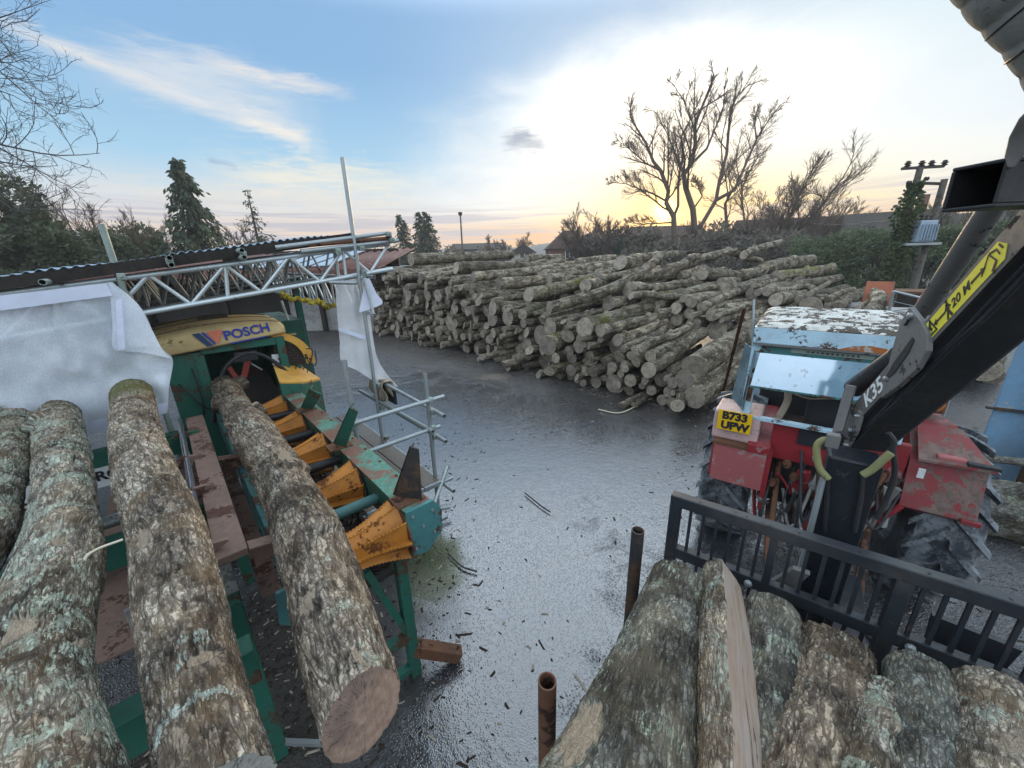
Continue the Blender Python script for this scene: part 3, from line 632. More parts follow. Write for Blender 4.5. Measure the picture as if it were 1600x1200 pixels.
def bush(name, label, base, size, seed, mat='hedge', n=9000, leaf=.16, lumps=22, cat='bush', group=None, stems=True, ax=None):
    """evergreen mass: leaf clumps over many lobes of uneven size"""
    rng = np.random.default_rng(seed); base = np.array(base, float); t = thing(name, label, cat, base, group); sx, sy, sz = size
    A = np.eye(2) if ax is None else np.array(ax)
    cs, rs = [], []
    for k in range(lumps):
        u = rng.uniform(-1, 1, 2); h = rng.random() ** .7; w = 1 - .55 * h; xy = (u * np.array([sx, sy]) * w) @ A
        cs.append(base + np.array([xy[0], xy[1], sz * (.12 + .76 * h)])); rs.append(min(sx, sy, sz) * (.22 + .26 * rng.random()))
    cs, rs = np.array(cs), np.array(rs); pk = rng.choice(lumps, n, p=rs ** 2 / np.sum(rs ** 2)); d = rng.normal(0, 1, (n, 3)); d /= np.linalg.norm(d, axis=1, keepdims=True)
    rr = rs[pk][:, None] * (.55 + .5 * rng.random((n, 1)) ** .6) * (1 + .45 * fbm(d * 2.1 + pk[:, None] * 3.7, 3, seed)[:, None])
    P = cs[pk] + d * rr; P[:, 2] = np.maximum(P[:, 2], base[2] + .05)
    keep = fbm(P * (1.6 / max(.4, min(sx, sz))) + seed, 3, seed + 3) > -.30; P, d = P[keep], d[keep]
    st = MB()
    for k in range(lumps):
        q, _ = wander(base + np.array([rng.normal(0, .15), rng.normal(0, .15), 0]), cs[k] - base, np.linalg.norm(cs[k] - base), 4, rng, .1, 0); st.tube(q, np.linspace(.05, .015, 5), 4, cap=False)
    st.build('stems', M['twigs_dark'], t, recalc=False)
    v, f = leaf_quads(P, d + rng.normal(0, .8, d.shape), leaf, rng, .5); crown_obj('foliage', v, f, mat, t); return t
def ground_at(px, y): p = aty(px, 600 - 195 + 40, y); return np.array([p[0], y, 0.0])
def height_at(px, py, y): return aty(px, py, y)[2]

# the big many-stemmed tree in front of the sun, traced at 42 m
TY = 42.0
def stem(pts, dy=0): return [aty(880 + x / 3.478, 80 + y / 3.478, TY + dy) for x, y in pts]
stems = [(stem([(612, 1130), (605, 1010), (600, 900), (560, 825), (572, 760), (530, 650), (490, 600), (450, 500), (400, 420), (360, 340)]), .33),
         (stem([(600, 900), (625, 840), (625, 740), (635, 640), (600, 530), (562, 440), (500, 330)], .8), .17),
         (stem([(635, 640), (655, 560), (640, 470), (690, 370), (655, 270), (592, 170)], .8), .13),
         (stem([(715, 1130), (715, 980), (705, 860), (665, 740), (655, 670), (700, 610), (718, 500), (715, 400), (760, 290), (795, 200), (820, 130)], 1.5), .36),
         (stem([(700, 610), (780, 530), (830, 410), (870, 300), (880, 170)], 1.5), .15), (stem([(705, 860), (755, 790), (740, 740), (700, 690)], 1.5), .10),
         (stem([(715, 980), (760, 930), (830, 810), (850, 700), (888, 560), (900, 420), (910, 310), (950, 240), (1020, 170)], 2.4), .25),
         (stem([(830, 810), (930, 755), (985, 630), (1050, 480), (1100, 400), (1180, 290)], 2.4), .19), (stem([(1050, 480), (1040, 390), (1060, 290)], 2.4), .09),
         (stem([(890, 1100), (890, 970), (880, 830), (925, 745), (990, 700), (1060, 570)], 3.4), .22),
         (stem([(560, 815), (490, 775), (420, 750), (340, 720), (250, 712)], .0), .11), (stem([(530, 650), (450, 610), (370, 540), (290, 480)], .0), .10),
         (stem([(600, 930), (520, 935), (430, 940), (350, 930)], .0), .09)]
bare_tree('bare_tree', 'tall leafless many-stemmed tree standing in front of the setting sun', [*ground_at(1085, TY)], 18, 3, stems,
          P=dict(n=(14, 10, 8), tip=.90, spread=.60, len=(.40, .62, .66), rad=.46, rmin=(.028, .016, .010), wob=.10, lift=.12, up=.02, depth=3, f0=.26), mat='twigs')
def shrubby(px, top, y, seed, label, w=1.0, mat='twigs', name='bare_tree', P=None, nst=5, r=None, sp=.5):
    r = r or .11 + y * .0022; P = dict(P or {}); P['rmin'] = (y * .0008, y * .0005, y * .00032)
    """multi-stemmed leafless tree: fan of stems from one foot"""
    rng = np.random.default_rng(seed); b = ground_at(px, y); h = height_at(px, top, y); st = []
    for k in range(nst):
        a = rng.random() * 6.283; lean = np.array([math.cos(a) * sp * w, math.sin(a) * sp * w, 1]); q, _ = wander(b, lean, h * (.58 + .28 * rng.random()), 8, rng, .07, .02); st.append((q, r * (.6 + .5 * rng.random())))
    return bare_tree(name, label, b, h, seed, st, mat=mat, P=dict(dict(len=(.36, .48, .55), rad=.5, depth=3, spread=.6, up=.02), **{k_: v_ for k_, v_ in dict(P, n=(13, 9, 8)).items()}))
shrubby(1180, 218, 40, 5, 'wide bare tree with fine twigs just right of the tallest tree', .9, nst=6, P=dict(rmin=.015))
shrubby(1240, 255, 44, 6, 'low spreading bare tree at the right end of the sunset trees', 1.2, nst=6, P=dict(rmin=.015))
shrubby(1300, 315, 46, 61, 'small bare shrub tree beside the long brown roof', 1.2, nst=4, P=dict(rmin=.014))
shrubby(925, 318, 48, 7, 'bare bushy tree left of the sun above the brown hipped roof', .9, nst=8, P=dict(rmin=.018, n=(11, 7, 5)))
shrubby(975, 330, 46, 8, 'low tangle of leafless branches at the left foot of the sunset tree', 1.2, nst=7, P=dict(rmin=.018))
shrubby(1120, 320, 45, 9, 'thin leafless undergrowth tree between the big trunks', 1.2, nst=6, P=dict(rmin=.018))
shrubby(800, 352, 62, 10, 'small reddish bare tree beside the gabled house', .8, nst=4)
shrubby(172, 280, 24, 11, 'bare round-headed tree behind the scaffold pole at left', .8, nst=6, r=.14, P=dict(rmin=.013, n=(9, 6, 5)))
shrubby(236, 326, 27, 12, 'small bare tree between evergreen bushes at left', .8, nst=3, mat='twigs')
shrubby(372, 345, 30, 13, 'thin leafless tree between the tall conifer and the sparse spruce', .5, nst=4)
shrubby(1385, 306, 33, 14, 'bare tree left of the transformer poles', 1.0, nst=6, mat='twigs_green', P=dict(rmin=.013))
shrubby(1480, 268, 26, 15, 'bare tree with tangled yellowish twigs behind the transformer', 1.1, nst=8, mat='twigs_green', P=dict(rmin=.012, wob=.22, n=(10, 8, 6)), r=.13)
# overhanging branches at the top left
rng = np.random.default_rng(77); LB = []
for k, (x0, y0, x1, y1, d0, d1) in enumerate([(-130, 150, 145, 275, 7, 7.5), (-120, 60, 130, 195, 7, 7.4), (-120, 190, 185, 250, 7, 7), (-110, 10, 70, 100, 7.2, 7.6), (-120, 250, 110, 330, 6.6, 6.8), (-120, 110, 95, 125, 7.6, 7.9), (-110, 215, 140, 258, 7.8, 7.6), (-110, 150, 95, 165, 7.2, 7.3)]):
    p0, p1 = atd(x0, y0, d0), atd(x1 - 35, y1, d1); s_ = np.linspace(0, 1, 9)[:, None]; q = p0 + (p1 - p0) * s_ + np.cumsum(rng.normal(0, .03, (9, 3)), 0); q[:, 2] += .30 * np.sin(s_[:, 0] * 3.0) * (1 if k % 2 else -.6); LB.append((q, .026))
tb = atd(-330, 330, 7.5); 
trunk_l = [(np.array([[tb[0], tb[1], 0], [tb[0], tb[1], 2.5], [tb[0] + .3, tb[1], 4], [tb[0] + .5, tb[1], 6], [tb[0] + .5, tb[1], 8]]), .16)]
bare_tree('bare_tree', 'budding twiggy branches reaching in at the top left of the yard', [tb[0], tb[1], 0], 8, 78,
          trunk_l + [(np.concatenate([[np.array([tb[0] + .3, tb[1], 4 + k * .3])], q]), r) for k, (q, r) in enumerate(LB)], mat='twigs_dark', P=dict(n=(9, 5, 4), len=(.24, .5, .45), rad=.5, rmin=(.006, .0042, .003), depth=3, spread=.65, wob=.20, lift=.0, up=.06, f0=.12))
# conifers
for px, top, y, rad, sd, lb, kw in ((326, 247, 24, 3.3, 21, 'tall dark conifer with drooping branch tips at left', dict(dens=2.0, droop=.55, power=.9)), (418, 295, 30, 2.1, 22, 'sparse young spruce with open branches right of the tall conifer', dict(dens=.34, droop=.25, leaf=.13)),
        (643, 335, 52, 2.2, 23, 'leftmost of the three dark conifers behind the log pile', dict(dens=1.3, droop=.3, lean=(-.7, 0), power=.8)), (667, 331, 52, 2.2, 24, 'middle one of the three dark conifers behind the log pile', dict(dens=1.3, droop=.3, lean=(-.3, 0), power=.8)), (681, 331, 53, 2.3, 25, 'rightmost of the three dark conifers behind the log pile', dict(dens=1.3, droop=.3, lean=(-.6, 0), power=.8)),
        (425, 372, 40, 1.6, 26, 'small rounded conifer top beyond the tin roof', dict(dens=1.0, droop=.2)), (965, 375, 44, 1.6, 27, 'small dark conifer in the scrub below the sun', dict(dens=.8, droop=.2)), (1503, 300, 27, 1.5, 28, 'dark narrow conifer behind the crane at right', dict(dens=1.0, droop=.3))):
    conifer('conifer_tree', lb, ground_at(px, y), height_at(px, top, y), rad, sd, **kw)
# evergreen masses: (pixel, top y, distance, half width, half depth, seed, material, leaves, label)
for px, top, y, sx, sd, mt, n, lf, lb in ((8, 278, 19, 3.0, 31, 'laurel', 15000, .26, 'big dark evergreen tree at the far left edge'), (62, 335, 19, 2.8, 32, 'laurel', 14000, .24, 'dark evergreen tree sloping down beside the far left one'), (118, 352, 20, 2.6, 33, 'laurel', 13000, .22, 'rounded evergreen bush behind the left scaffold pole'),
        (175, 362, 22, 2.4, 34, 'laurel', 11000, .22, 'dense evergreen bush below the bare round-headed tree'), (225, 350, 25, 2.2, 35, 'hedge', 9000, .22, 'lighter green laurel bush left of the tall conifer'), (262, 358, 25, 1.9, 36, 'laurel', 8000, .22, 'dark laurel bush at the left foot of the tall conifer'),
        (340, 372, 27, 1.9, 37, 'laurel', 8000, .2, 'evergreen bush at the right foot of the tall conifer'), (402, 374, 26, 1.2, 38, 'scrub', 6000, .16, 'round grey brown shrub under the sparse spruce'), (610, 390, 60, 5.0, 39, 'scrub', 7000, .4, 'grey scrub left of the three conifers'), (715, 388, 62, 3.2, 40, 'scrub', 6000, .4, 'grey scrub right of the three conifers'),
        (770, 392, 66, 4.5, 41, 'scrub', 7000, .4, 'low brown scrub left of the gabled house'), (950, 366, 48, 5.0, 42, 'scrub', 12000, .4, 'grey brown scrub right of the hipped roof house'), (1015, 368, 40, 4.0, 43, 'scrub', 14000, .34, 'scrub at the foot of the tallest bare tree'), (1075, 362, 41, 4.2, 44, 'scrub', 14000, .34, 'scrub between the trunks under the sunset'), (1135, 358, 42, 4.4, 45, 'scrub', 14000, .34, 'brown scrub right of the big tree trunks'), (1190, 364, 36, 4.2, 46, 'scrub', 14000, .3, 'brown thicket behind the top of the log pile'),
        (1245, 375, 27, 2.4, 47, 'hedge', 12000, .15, 'left end of the green hedge behind the log pile'), (1305, 362, 25, 2.6, 48, 'hedge', 15000, .14, 'broad green hedge bush in front of the long brown roof'), (1362, 358, 24, 2.2, 49, 'hedge', 15000, .14, 'tall green hedge bush left of the transformer'), (1425, 372, 23, 1.9, 50, 'hedge', 12000, .14, 'green bush under the transformer'), (1468, 352, 23, 2.0, 51, 'hedge', 13000, .14, 'dark green bush right of the transformer poles'), (1530, 345, 24, 2.2, 52, 'hedge', 12000, .14, 'green bush behind the crane boom'), (1590, 340, 24, 2.6, 53, 'hedge', 12000, .14, 'green hedge at the right edge of the yard')):
    b = ground_at(px, y); h = height_at(px, top, y); r_ = unit([b[1], -b[0]])
    bush('evergreen_bush' if mt != 'scrub' else 'scrub_bush', lb, b, (sx, sx * .75, h), sd, mt, n, lf, ax=[r_, unit([b[0], b[1]])])

# ------------------------------------------------------------------ houses far off
def house(name, label, px, y, w, d, eave, ridge, wall, roof, wins=(), hip=.0, turn=0.0, gable_front=False, chimney=None):
    b = ground_at(px, y); t = thing(name, label, 'house', b); ca, sa = math.cos(turn), math.sin(turn); X = np.array([ca, sa, 0]); Yv = np.array([-sa, ca, 0]); Zv = np.array([0, 0, 1.])
    MB().box(b + Zv * eave / 2, (w, d, eave), (X, Yv, Zv)).build('wall', M[wall], t)
    e = .35; W, D = w / 2 + e, d / 2 + e
    c = [b + X * sx * W + Yv * sy * D + Zv * eave for sx, sy in ((-1, -1), (1, -1), (1, 1), (-1, 1))]; mb = MB()
    if gable_front: r0, r1 = b - Yv * (D - hip) + Zv * ridge, b + Yv * (D - hip) + Zv * ridge; mb.raw(c + [r0, r1], [(0, 4, 5, 3), (1, 2, 5, 4), (0, 1, 4), (2, 3, 5), (0, 3, 2, 1)])
    else: r0, r1 = b - X * (W - hip) + Zv * ridge, b + X * (W - hip) + Zv * ridge; mb.raw(c + [r0, r1], [(0, 1, 5, 4), (2, 3, 4, 5), (0, 4, 3), (1, 2, 5), (0, 3, 2, 1)])
    rf = mb.build('roof', M[roof], t)
    if chimney: MB().box(b + X * chimney + Zv * (ridge + .4), (.7, .6, 1.6), (X, Yv, Zv)).build('chimney', M['brick'], rf)
    for (wx, wz, ww, wh) in wins:
        f = MB(); p = b + X * wx - Yv * (d / 2 + .03) + Zv * wz; f.box(p, (ww, .08, wh), (X, Yv, Zv)); wf = f.build('window', M['winwhite'], t); g = MB()
        npn = max(2, int(ww / .6))
        for i in range(npn): g.box(p - Yv * .05 + X * ((i + .5) / npn - .5) * ww * .98, (ww / npn - .14, .02, wh - .16), (X, Yv, Zv))
        g.build('pane', M['pane'], wf)
    return t
house('house', 'house with steep brown hipped roof and white window beyond the pile', 885, 58, 5.6, 6, 4.4, 6.9, 'brick', 'rtile', [(.2, 3.7, 1.8, 1.2)], hip=2.6)
house('house', 'small gabled house with white window left of the hipped roof', 817, 60, 3.2, 6, 4.0, 5.3, 'render', 'rtile2', [(.2, 3.75, 1.4, .9)], gable_front=True)
house('long_shed', 'far long dark roof behind the lamp post', 752, 95, 12, 8, 5.6, 7.0, 'dark', 'rtile2', [], hip=.1)
house('house', 'terrace with white windows glimpsed under the sunset tree', 1030, 56, 9, 6, 5.6, 7.0, 'brick', 'rtile', [(-1.6, 5.0, 1.0, 1.0), (.2, 5.0, 1.2, 1.0), (2.6, 5.0, .9, 1.0)], hip=.2)
house('barn', 'long low brown roofed barn behind the green hedge', 1250, 48, 16, 8, 4.4, 7.0, 'brick', 'rtile', [], hip=.3, turn=-.25)
house('barn', 'grey roofed building with white gable boards behind the transformer', 1372, 38, 7, 8, 3.8, 6.5, 'render', 'rtile2', [], hip=.2, turn=-.6, chimney=1.5)
house('house', 'grey roofed house half hidden behind hedge right of transformer', 1500, 40, 9, 7, 4.0, 6.4, 'render', 'rtile2', [], hip=.2, turn=-.7)

# lamp post
b = ground_at(726, 46); h = height_at(724, 336, 46); t = thing('street_lamp', 'thin dark street lamp post behind the left of the log pile', 'street lamp', b)
MB().tube([b, b + (0, 0, h * .5), b + (0, 0, h)], [.13, .10, .08], 8).build('post', M['pole'], t); MB().lathe(b + (0, 0, h), (0, 0, 1), [(-.1, .06), (0, .2), (.25, .26), (.32, .1), (.33, 0)], 10).build('lantern', M['darksteel'], t)

# ------------------------------------------------------------------ transformer on two poles
pl0 = aty(1402, 425, 17.5); pl1 = aty(1438, 262, 17.5); b = np.array([pl1[0], 17.5, 0]); zt = pl1[2]
t = thing('transformer_pole', 'two weathered poles carrying a grey transformer, left pole wrapped in ivy', 'power pole', b)
pr = aty(1476, 280, 17.5); b2 = np.array([pr[0], 17.5, 0]); zr = pr[2]
MB().tube([b, b + (0, 0, zt)], [.15, .11], 10).build('pole', M['pole'], t, True); MB().tube([b2, b2 + (0, 0, zr)], [.15, .11], 10).build('pole', M['pole'], t, True)
mb = MB().bar(b + (-.75, 0, zt - .02), b + (.95, 0, zt + .03), .09, .1).bar(b + (0, .1, zr - .1), b2 + (0, .1, zr - .15), .1, .1); mb.build('crossarm', M['darksteel'], t)
for dx in (-.55, .02, .42, .95): MB().lathe(b + (dx, 0, zt + .03), (0, 0, 1), [(0, .03), (.04, .12), (.09, .06), (.13, .13), (.18, .06), (.21, .09), (.24, 0)], 10).build('insulator', M['darksteel'], t)
for dx, dz in ((-.35, -.55), (.33, -.42)): MB().lathe(b + (dx, -.05, zt + dz), (1, 0, 0), [(-.1, .03), (-.05, .08), (0, .05), (.05, .08), (.1, .03)], 8).build('insulator', M['darksteel'], t)
tr0 = aty(1432, 362, 17.3); tx = np.array([(b[0] + b2[0]) / 2 + .02, 17.35, tr0[2]])
tk = MB().box(tx, (.72, .6, .85)).build('transformer_tank', M['transformer'], t, bevel=.03)
mb = MB()
for i in range(6): mb.box(tx + (-.3 + i * .12, -.36, -.05), (.035, .12, .62))
mb.build('cooling_fin', M['transformer'], tk)
for dx in (-.2, 0, .2): MB().lathe(tx + (dx, -.1, .42), (0, 0, 1), [(0, .05), (.08, .07), (.12, .04), (.2, .06), (.24, 0)], 8).build('bushing', M['darksteel'], tk)
MB().bar(tx + (-.75, -.05, -.5), tx + (.75, -.05, -.5), .5, .09).build('platform', M['galv'], t)
MB().bar(b2 + (-.5, -.2, 1.15), b2 + (.5, -.2, 1.12), .03, .03).bar(b2 + (.1, -.18, .9), b2 + (.1, -.18, 2.0), .12, .06).build('switch_gear', M['galv'], t)
rng = np.random.default_rng(5); n = 4200; zz = rng.random(n) ** .9 * (zt - .55); aa = rng.random(n) * 6.283; rr = .14 + (.05 + .26 * np.exp(-((zz - zt * .62) / (zt * .28)) ** 2)) * rng.random(n) * (1 + .5 * np.sin(zz * 3))
P = b + np.stack([np.cos(aa) * rr, np.sin(aa) * rr, zz], 1); v, f = leaf_quads(P, rng.normal(0, 1, (n, 3)), .13, rng, .7); crown_obj('ivy', v, f, 'ivy', t)
def wire(name, label, p0, p1, sag, r=.012):
    s_ = np.linspace(0, 1, 24)[:, None]; q = np.array(p0) + (np.array(p1) - np.array(p0)) * s_; q[:, 2] -= sag * 4 * (s_[:, 0] * (1 - s_[:, 0])); tag(MB().tube(q, r, 5).build(name, M['darksteel'], smooth='all', recalc=False), label, 'wire')
wire('power_line', 'thin black overhead wire leaving the transformer poles to the left', aty(1250, 345, 40), b + (0, 0, zt * .70), .3, .02)

# ------------------------------------------------------------------ logs
def spline(pts, n):
    pts = np.asarray(pts, float)
    if len(pts) == 2: return pts[0] + (pts[1] - pts[0]) * np.linspace(0, 1, n)[:, None]
    P = np.concatenate([[2 * pts[0] - pts[1]], pts, [2 * pts[-1] - pts[-2]]]); u = np.linspace(0, len(pts) - 1 - 1e-6, n); i = u.astype(int); f = (u - i)[:, None]
    a, b, c, d = P[i], P[i + 1], P[i + 2], P[i + 3]
    return .5 * ((2 * b) + (c - a) * f + (2 * a - 5 * b + 4 * c - d) * f ** 2 + (3 * b - a - 3 * c + d) * f ** 3)
def log_mesh(name, pts, rads, seed, mats, nL=300, nR=128, ridge=.008, lump=.025, stubs=(), cut_tilt=(0, 0), flat=None, smooth=True, rsc=1.0, spiral=0.0, flare=None, rough_ends=0.0, bare=()):
    """one log as a mesh: bark (slot 0) and two sawn ends (slot 1). stubs: (frac, angle, radius, length) of cut branch bosses; flat: (angle, cut distance as a share of the radius, f0, f1) for a split side (slot 2)"""
    pts = np.asarray(pts, float); rads = np.asarray(rads, float); q = spline(pts, nL); seg = np.linalg.norm(np.diff(q, axis=0), axis=1); s = np.concatenate([[0], np.cumsum(seg)]); Lt = s[-1]
    rr = np.interp(np.linspace(0, 1, nL), np.linspace(0, 1, len(rads)), rads)
    tg = np.gradient(q, axis=0); tg /= np.linalg.norm(tg, axis=1, keepdims=True); a = np.cross(tg[0], [0, 0, 1.]); a = unit(a); As, Bs = [], []
    for i in range(nL): a = unit(a - tg[i] * (a @ tg[i])); As.append(a); Bs.append(np.cross(a, tg[i]))
    As, Bs = np.array(As), np.array(Bs); th = np.arange(nR) * 2 * math.pi / nR; TH, S = np.meshgrid(th, s); RR = np.repeat(rr[:, None], nR, 1)
    rm = float(np.mean(rr)); th2 = TH + spiral * S
    C = np.stack([np.cos(th2) * rm, np.sin(th2) * rm, S], -1).reshape(-1, 3)                 # unrolled coordinate
    big = fbm(C * np.array([3.2, 3.2, 1.6]) + seed * 7.3, 4, seed).reshape(nL, nR)
    rd = 0
    if ridge > 0:
        w = C + .02 * np.stack([fbm(C * 18, 2, seed + 1), fbm(C * 18, 2, seed + 2), fbm(C * 10, 2, seed + 3)], 1)
        n1 = 1 - np.abs(fbm(w * np.array([34, 34, 10]) * rsc, 3, seed + 5)) * 2.6; n2 = 1 - np.abs(vnoise(w * np.array([75, 75, 26]) * rsc, seed + 9)) * 1.6
        rd = np.clip(n1 * .65 + n2 * .35, -1, 1).reshape(nL, nR)
    rad = RR + lump * big + ridge * (rd if ridge > 0 else 0)
    for (f, an, rb, ln) in stubs:                                                              # knots and cut branch bosses swell the stem
        dth = (TH - an + math.pi) % (2 * math.pi) - math.pi; d2 = ((S - f * Lt) / rb) ** 2 + (dth * rm / rb) ** 2
        rad = rad + ln * np.where(d2 < 1.2, np.minimum(1, (1.25 - d2) / .5), np.exp(-(d2 - 1.2) * 1.6) * .1).clip(0, 1)
    if flare is not None:
        for (an, f0, amt) in flare:                                                             # root spurs towards the butt
            dth = (TH - an + math.pi) % (2 * math.pi) - math.pi; fr = S / Lt; rad = rad + amt * np.exp(-(dth / .45) ** 2) * np.clip((fr - f0) / (1 - f0), 0, 1) ** 1.6
    bm_ = np.zeros_like(TH)
    for (f, an, hl, hw) in bare:                                                              # torn patches of bare wood: share along, angle, half length, half width
        dth = (TH - an + math.pi) % (2 * math.pi) - math.pi; d2 = np.sqrt(((S - f * Lt) / hl) ** 2 + (dth * rm / hw) ** 2) + .5 * fbm(C * np.array([14, 14, 7]), 3, seed + 31).reshape(nL, nR); bm_ = np.maximum(bm_, np.clip(1.5 - d2, 0, 1))
    rad = rad - (ridge + .004) * np.clip((bm_ - .35) * 4, 0, 1)
    mi_split = None
    if flat is not None:
        an, kk, f0, f1 = flat; dth = (TH - an + math.pi) % (2 * math.pi) - math.pi; fr = S / Lt; edge = np.clip((fr - f0) / .06, 0, 1) * np.clip((f1 - fr) / .06, 0, 1)
        kx = kk + .10 * fbm(np.stack([S.ravel() * 3, 0 * S.ravel(), 0 * S.ravel()], 1), 3, seed + 4).reshape(nL, nR); lim = RR * (kx + (1.3 - kx) * (1 - edge)) / np.maximum(np.cos(dth), .05)
        cutm = (np.cos(dth) > .05) & (lim < rad); rad = np.where(cutm, lim + .004 * fbm(C * np.array([40, 40, 3]), 2, seed).reshape(nL, nR), rad); mi_split = cutm
    shift = (np.cos(TH) * cut_tilt[0] + np.sin(TH) * cut_tilt[1]) * rm; ws = np.clip(1 - s / .5, 0, 1)[:, None] - np.clip(1 - (Lt - s) / .5, 0, 1)[:, None]
    jag = rough_ends * fbm(np.stack([np.cos(TH).ravel() * 3, np.sin(TH).ravel() * 3, S.ravel() * 0 + seed], 1), 3, seed).reshape(nL, nR)
    V = q[:, None, :] + rad[..., None] * (np.cos(TH)[..., None] * As[:, None, :] + np.sin(TH)[..., None] * Bs[:, None, :]) + tg[:, None, :] * ((shift * np.abs(ws) + jag * ws)[..., None])
    lc = np.stack([np.cos(TH) * RR, np.sin(TH) * RR, S], -1)
    v = V.reshape(-1, 3); lcv = lc.reshape(-1, 3); hg = (rd if ridge > 0 else big * .3).reshape(-1) * .5 + .5
    i, k = np.meshgrid(np.arange(nL - 1), np.arange(nR), indexing='ij'); k2 = (k + 1) % nR
    f4 = np.stack([i * nR + k, i * nR + k2, (i + 1) * nR + k2, (i + 1) * nR + k], -1).reshape(-1, 4); mi4 = np.zeros(len(f4), int)
    if mi_split is not None and len(mats) > 2:
        ms = mi_split; mi4 = np.where((ms[:-1] & ms[1:]).reshape(-1), 2, 0)
    caps_v, caps_f, caps_l = [], [], []; n0 = len(v)
    for e, (row, sg) in enumerate(((0, -1), (nL - 1, 1))):
        edge = V[row]; c0 = edge.mean(0); st_ = []
        for w in (1.0, .97, .8, .5, .2): st_.append(c0 + (edge - c0) * w + tg[row] * sg * (.004 * (1 - w)))
        ring = np.concatenate(st_ + [c0[None]]); o_ = n0 + sum(len(x) for x in caps_v); caps_v.append(ring)
        caps_l.append(np.concatenate([lc[row] * [[w, w, 1]] for w in (1.0, .97, .8, .5, .2)] + [np.array([[0, 0, s[row]]])]))
        for j in range(4):
            for k_ in range(nR):
                kk2 = (k_ + 1) % nR; caps_f.append((o_ + j * nR + k_, o_ + j * nR + kk2, o_ + (j + 1) * nR + kk2, o_ + (j + 1) * nR + k_))
        for k_ in range(nR): caps_f.append((o_ + 4 * nR + k_, o_ + 4 * nR + (k_ + 1) % nR, o_ + 5 * nR))
    v = np.concatenate([v] + caps_v); lcv = np.concatenate([lcv] + caps_l); hg = np.concatenate([hg, np.full(len(v) - len(hg), .5)])
    me = bpy.data.meshes.new(name); me.from_pydata(v.tolist(), [], f4.tolist() + caps_f)
    for mm in mats: me.materials.append(mm)
    me.polygons.foreach_set('material_index', np.concatenate([mi4, np.ones(len(caps_f), int)]).astype(np.int32))
    sm = np.concatenate([np.ones(len(f4), bool), np.zeros(len(caps_f), bool)]); me.polygons.foreach_set('use_smooth', sm)
    at = me.attributes.new('lc', 'FLOAT_VECTOR', 'POINT'); at.data.foreach_set('vector', lcv.astype(np.float32).ravel())
    at = me.attributes.new('bare', 'FLOAT', 'POINT'); bv = np.zeros(len(v)); bv[:bm_.size] = bm_.ravel(); at.data.foreach_set('value', bv.astype(np.float32))
    at = me.attributes.new('hgt', 'FLOAT', 'POINT'); at.data.foreach_set('value', hg.astype(np.float32))
    return me
def big_log(label, pts, rads, seed, mats, group=None, cat='log', name='log', **kw):
    me = log_mesh(name, pts, rads, seed, [M[x] for x in mats], **kw); me.transform(Matrix.Translation(-Vector(pts[-1]))); o = bpy.data.objects.new(name, me); COL.objects.link(o); o.location = tuple(pts[-1])
    return tag(o, label, cat, group)

# ---- four long logs waiting on the deck and feed conveyor (far end first)
def zl(*q): return [atz(x, y, z) for x, y, z in q]
big_log('mottled log lying on the roller conveyor, its sawn end facing the viewer', zl((350, 606, 1.80), (372, 640, 1.79), (405, 690, 1.78), (438, 740, 1.77), (480, 830, 1.77), (512, 930, 1.76), (542, 1030, 1.76), (570, 1114, 1.765)),
        [.135, .14, .152, .155, .16, .158, .138, .118], 11, ['bark_dark', 'cut_red'], nL=560, nR=180, ridge=.006, lump=.045, cut_tilt=(.1, -.25), spiral=.8, stubs=((.025, 2.9, .07, .10), (.16, .4, .08, .05), (.28, 2.8, .08, .05), (.36, 1.0, .09, .04), (.62, 2.2, .10, .03), (.55, .8, .08, .03), (.80, 2.0, .07, .025), (.9, 1.3, .05, .02)), bare=((.60, 2.0, .20, .07), (.74, 2.7, .14, .04), (.50, 2.2, .05, .05), (.90, 1.0, .06, .04)))
big_log('straight log with mossy top end in the middle of the deck', zl((206, 616, 2.02), (222, 720, 1.96), (260, 830, 1.90), (284, 950, 1.85), (304, 1060, 1.81), (346, 1262, 1.79)),
        [.152, .150, .146, .140, .132, .128], 12, ['bark_mossend', 'cut_grey'], nL=560, nR=190, ridge=.008, lump=.016, cut_tilt=(0, -.1), rsc=1.05, stubs=((.42, 1.5, .09, .012), (.12, 2.4, .06, .03)), bare=((.385, 1.9, .045, .11), (.56, 2.1, .03, .05), (.90, 1.9, .03, .05), (.70, 1.0, .10, .035)))
big_log('crooked lichen covered log between the outer and the middle log', zl((92, 648, 2.0), (96, 700, 1.97), (101, 780, 1.93), (90, 880, 1.88), (62, 1010, 1.84), (56, 1110, 1.81), (75, 1330, 1.79)),
        [.135, .128, .128, .145, .148, .145, .145], 13, ['bark_lichen', 'cut'], nL=540, nR=180, ridge=.008, lump=.03, spiral=.5, rsc=.9, stubs=((.10, .6, .09, .05), (.86, 1.25, .10, .03), (.6, 2.1, .08, .03), (.38, 1.6, .10, .02)), bare=((.36, 1.7, .05, .08), (.80, 1.5, .07, .06), (.22, 2.0, .03, .08), (.66, 1.9, .05, .03)))
big_log('knobbly outer log at the left edge of the deck', zl((25, 648, 1.97), (10, 720, 1.93), (-40, 830, 1.88), (-110, 950, 1.84)), [.125, .13, .135, .14], 14, ['bark_lichen', 'cut'], nL=300, nR=110, ridge=.008, lump=.035, stubs=((.1, .8, .08, .05),))

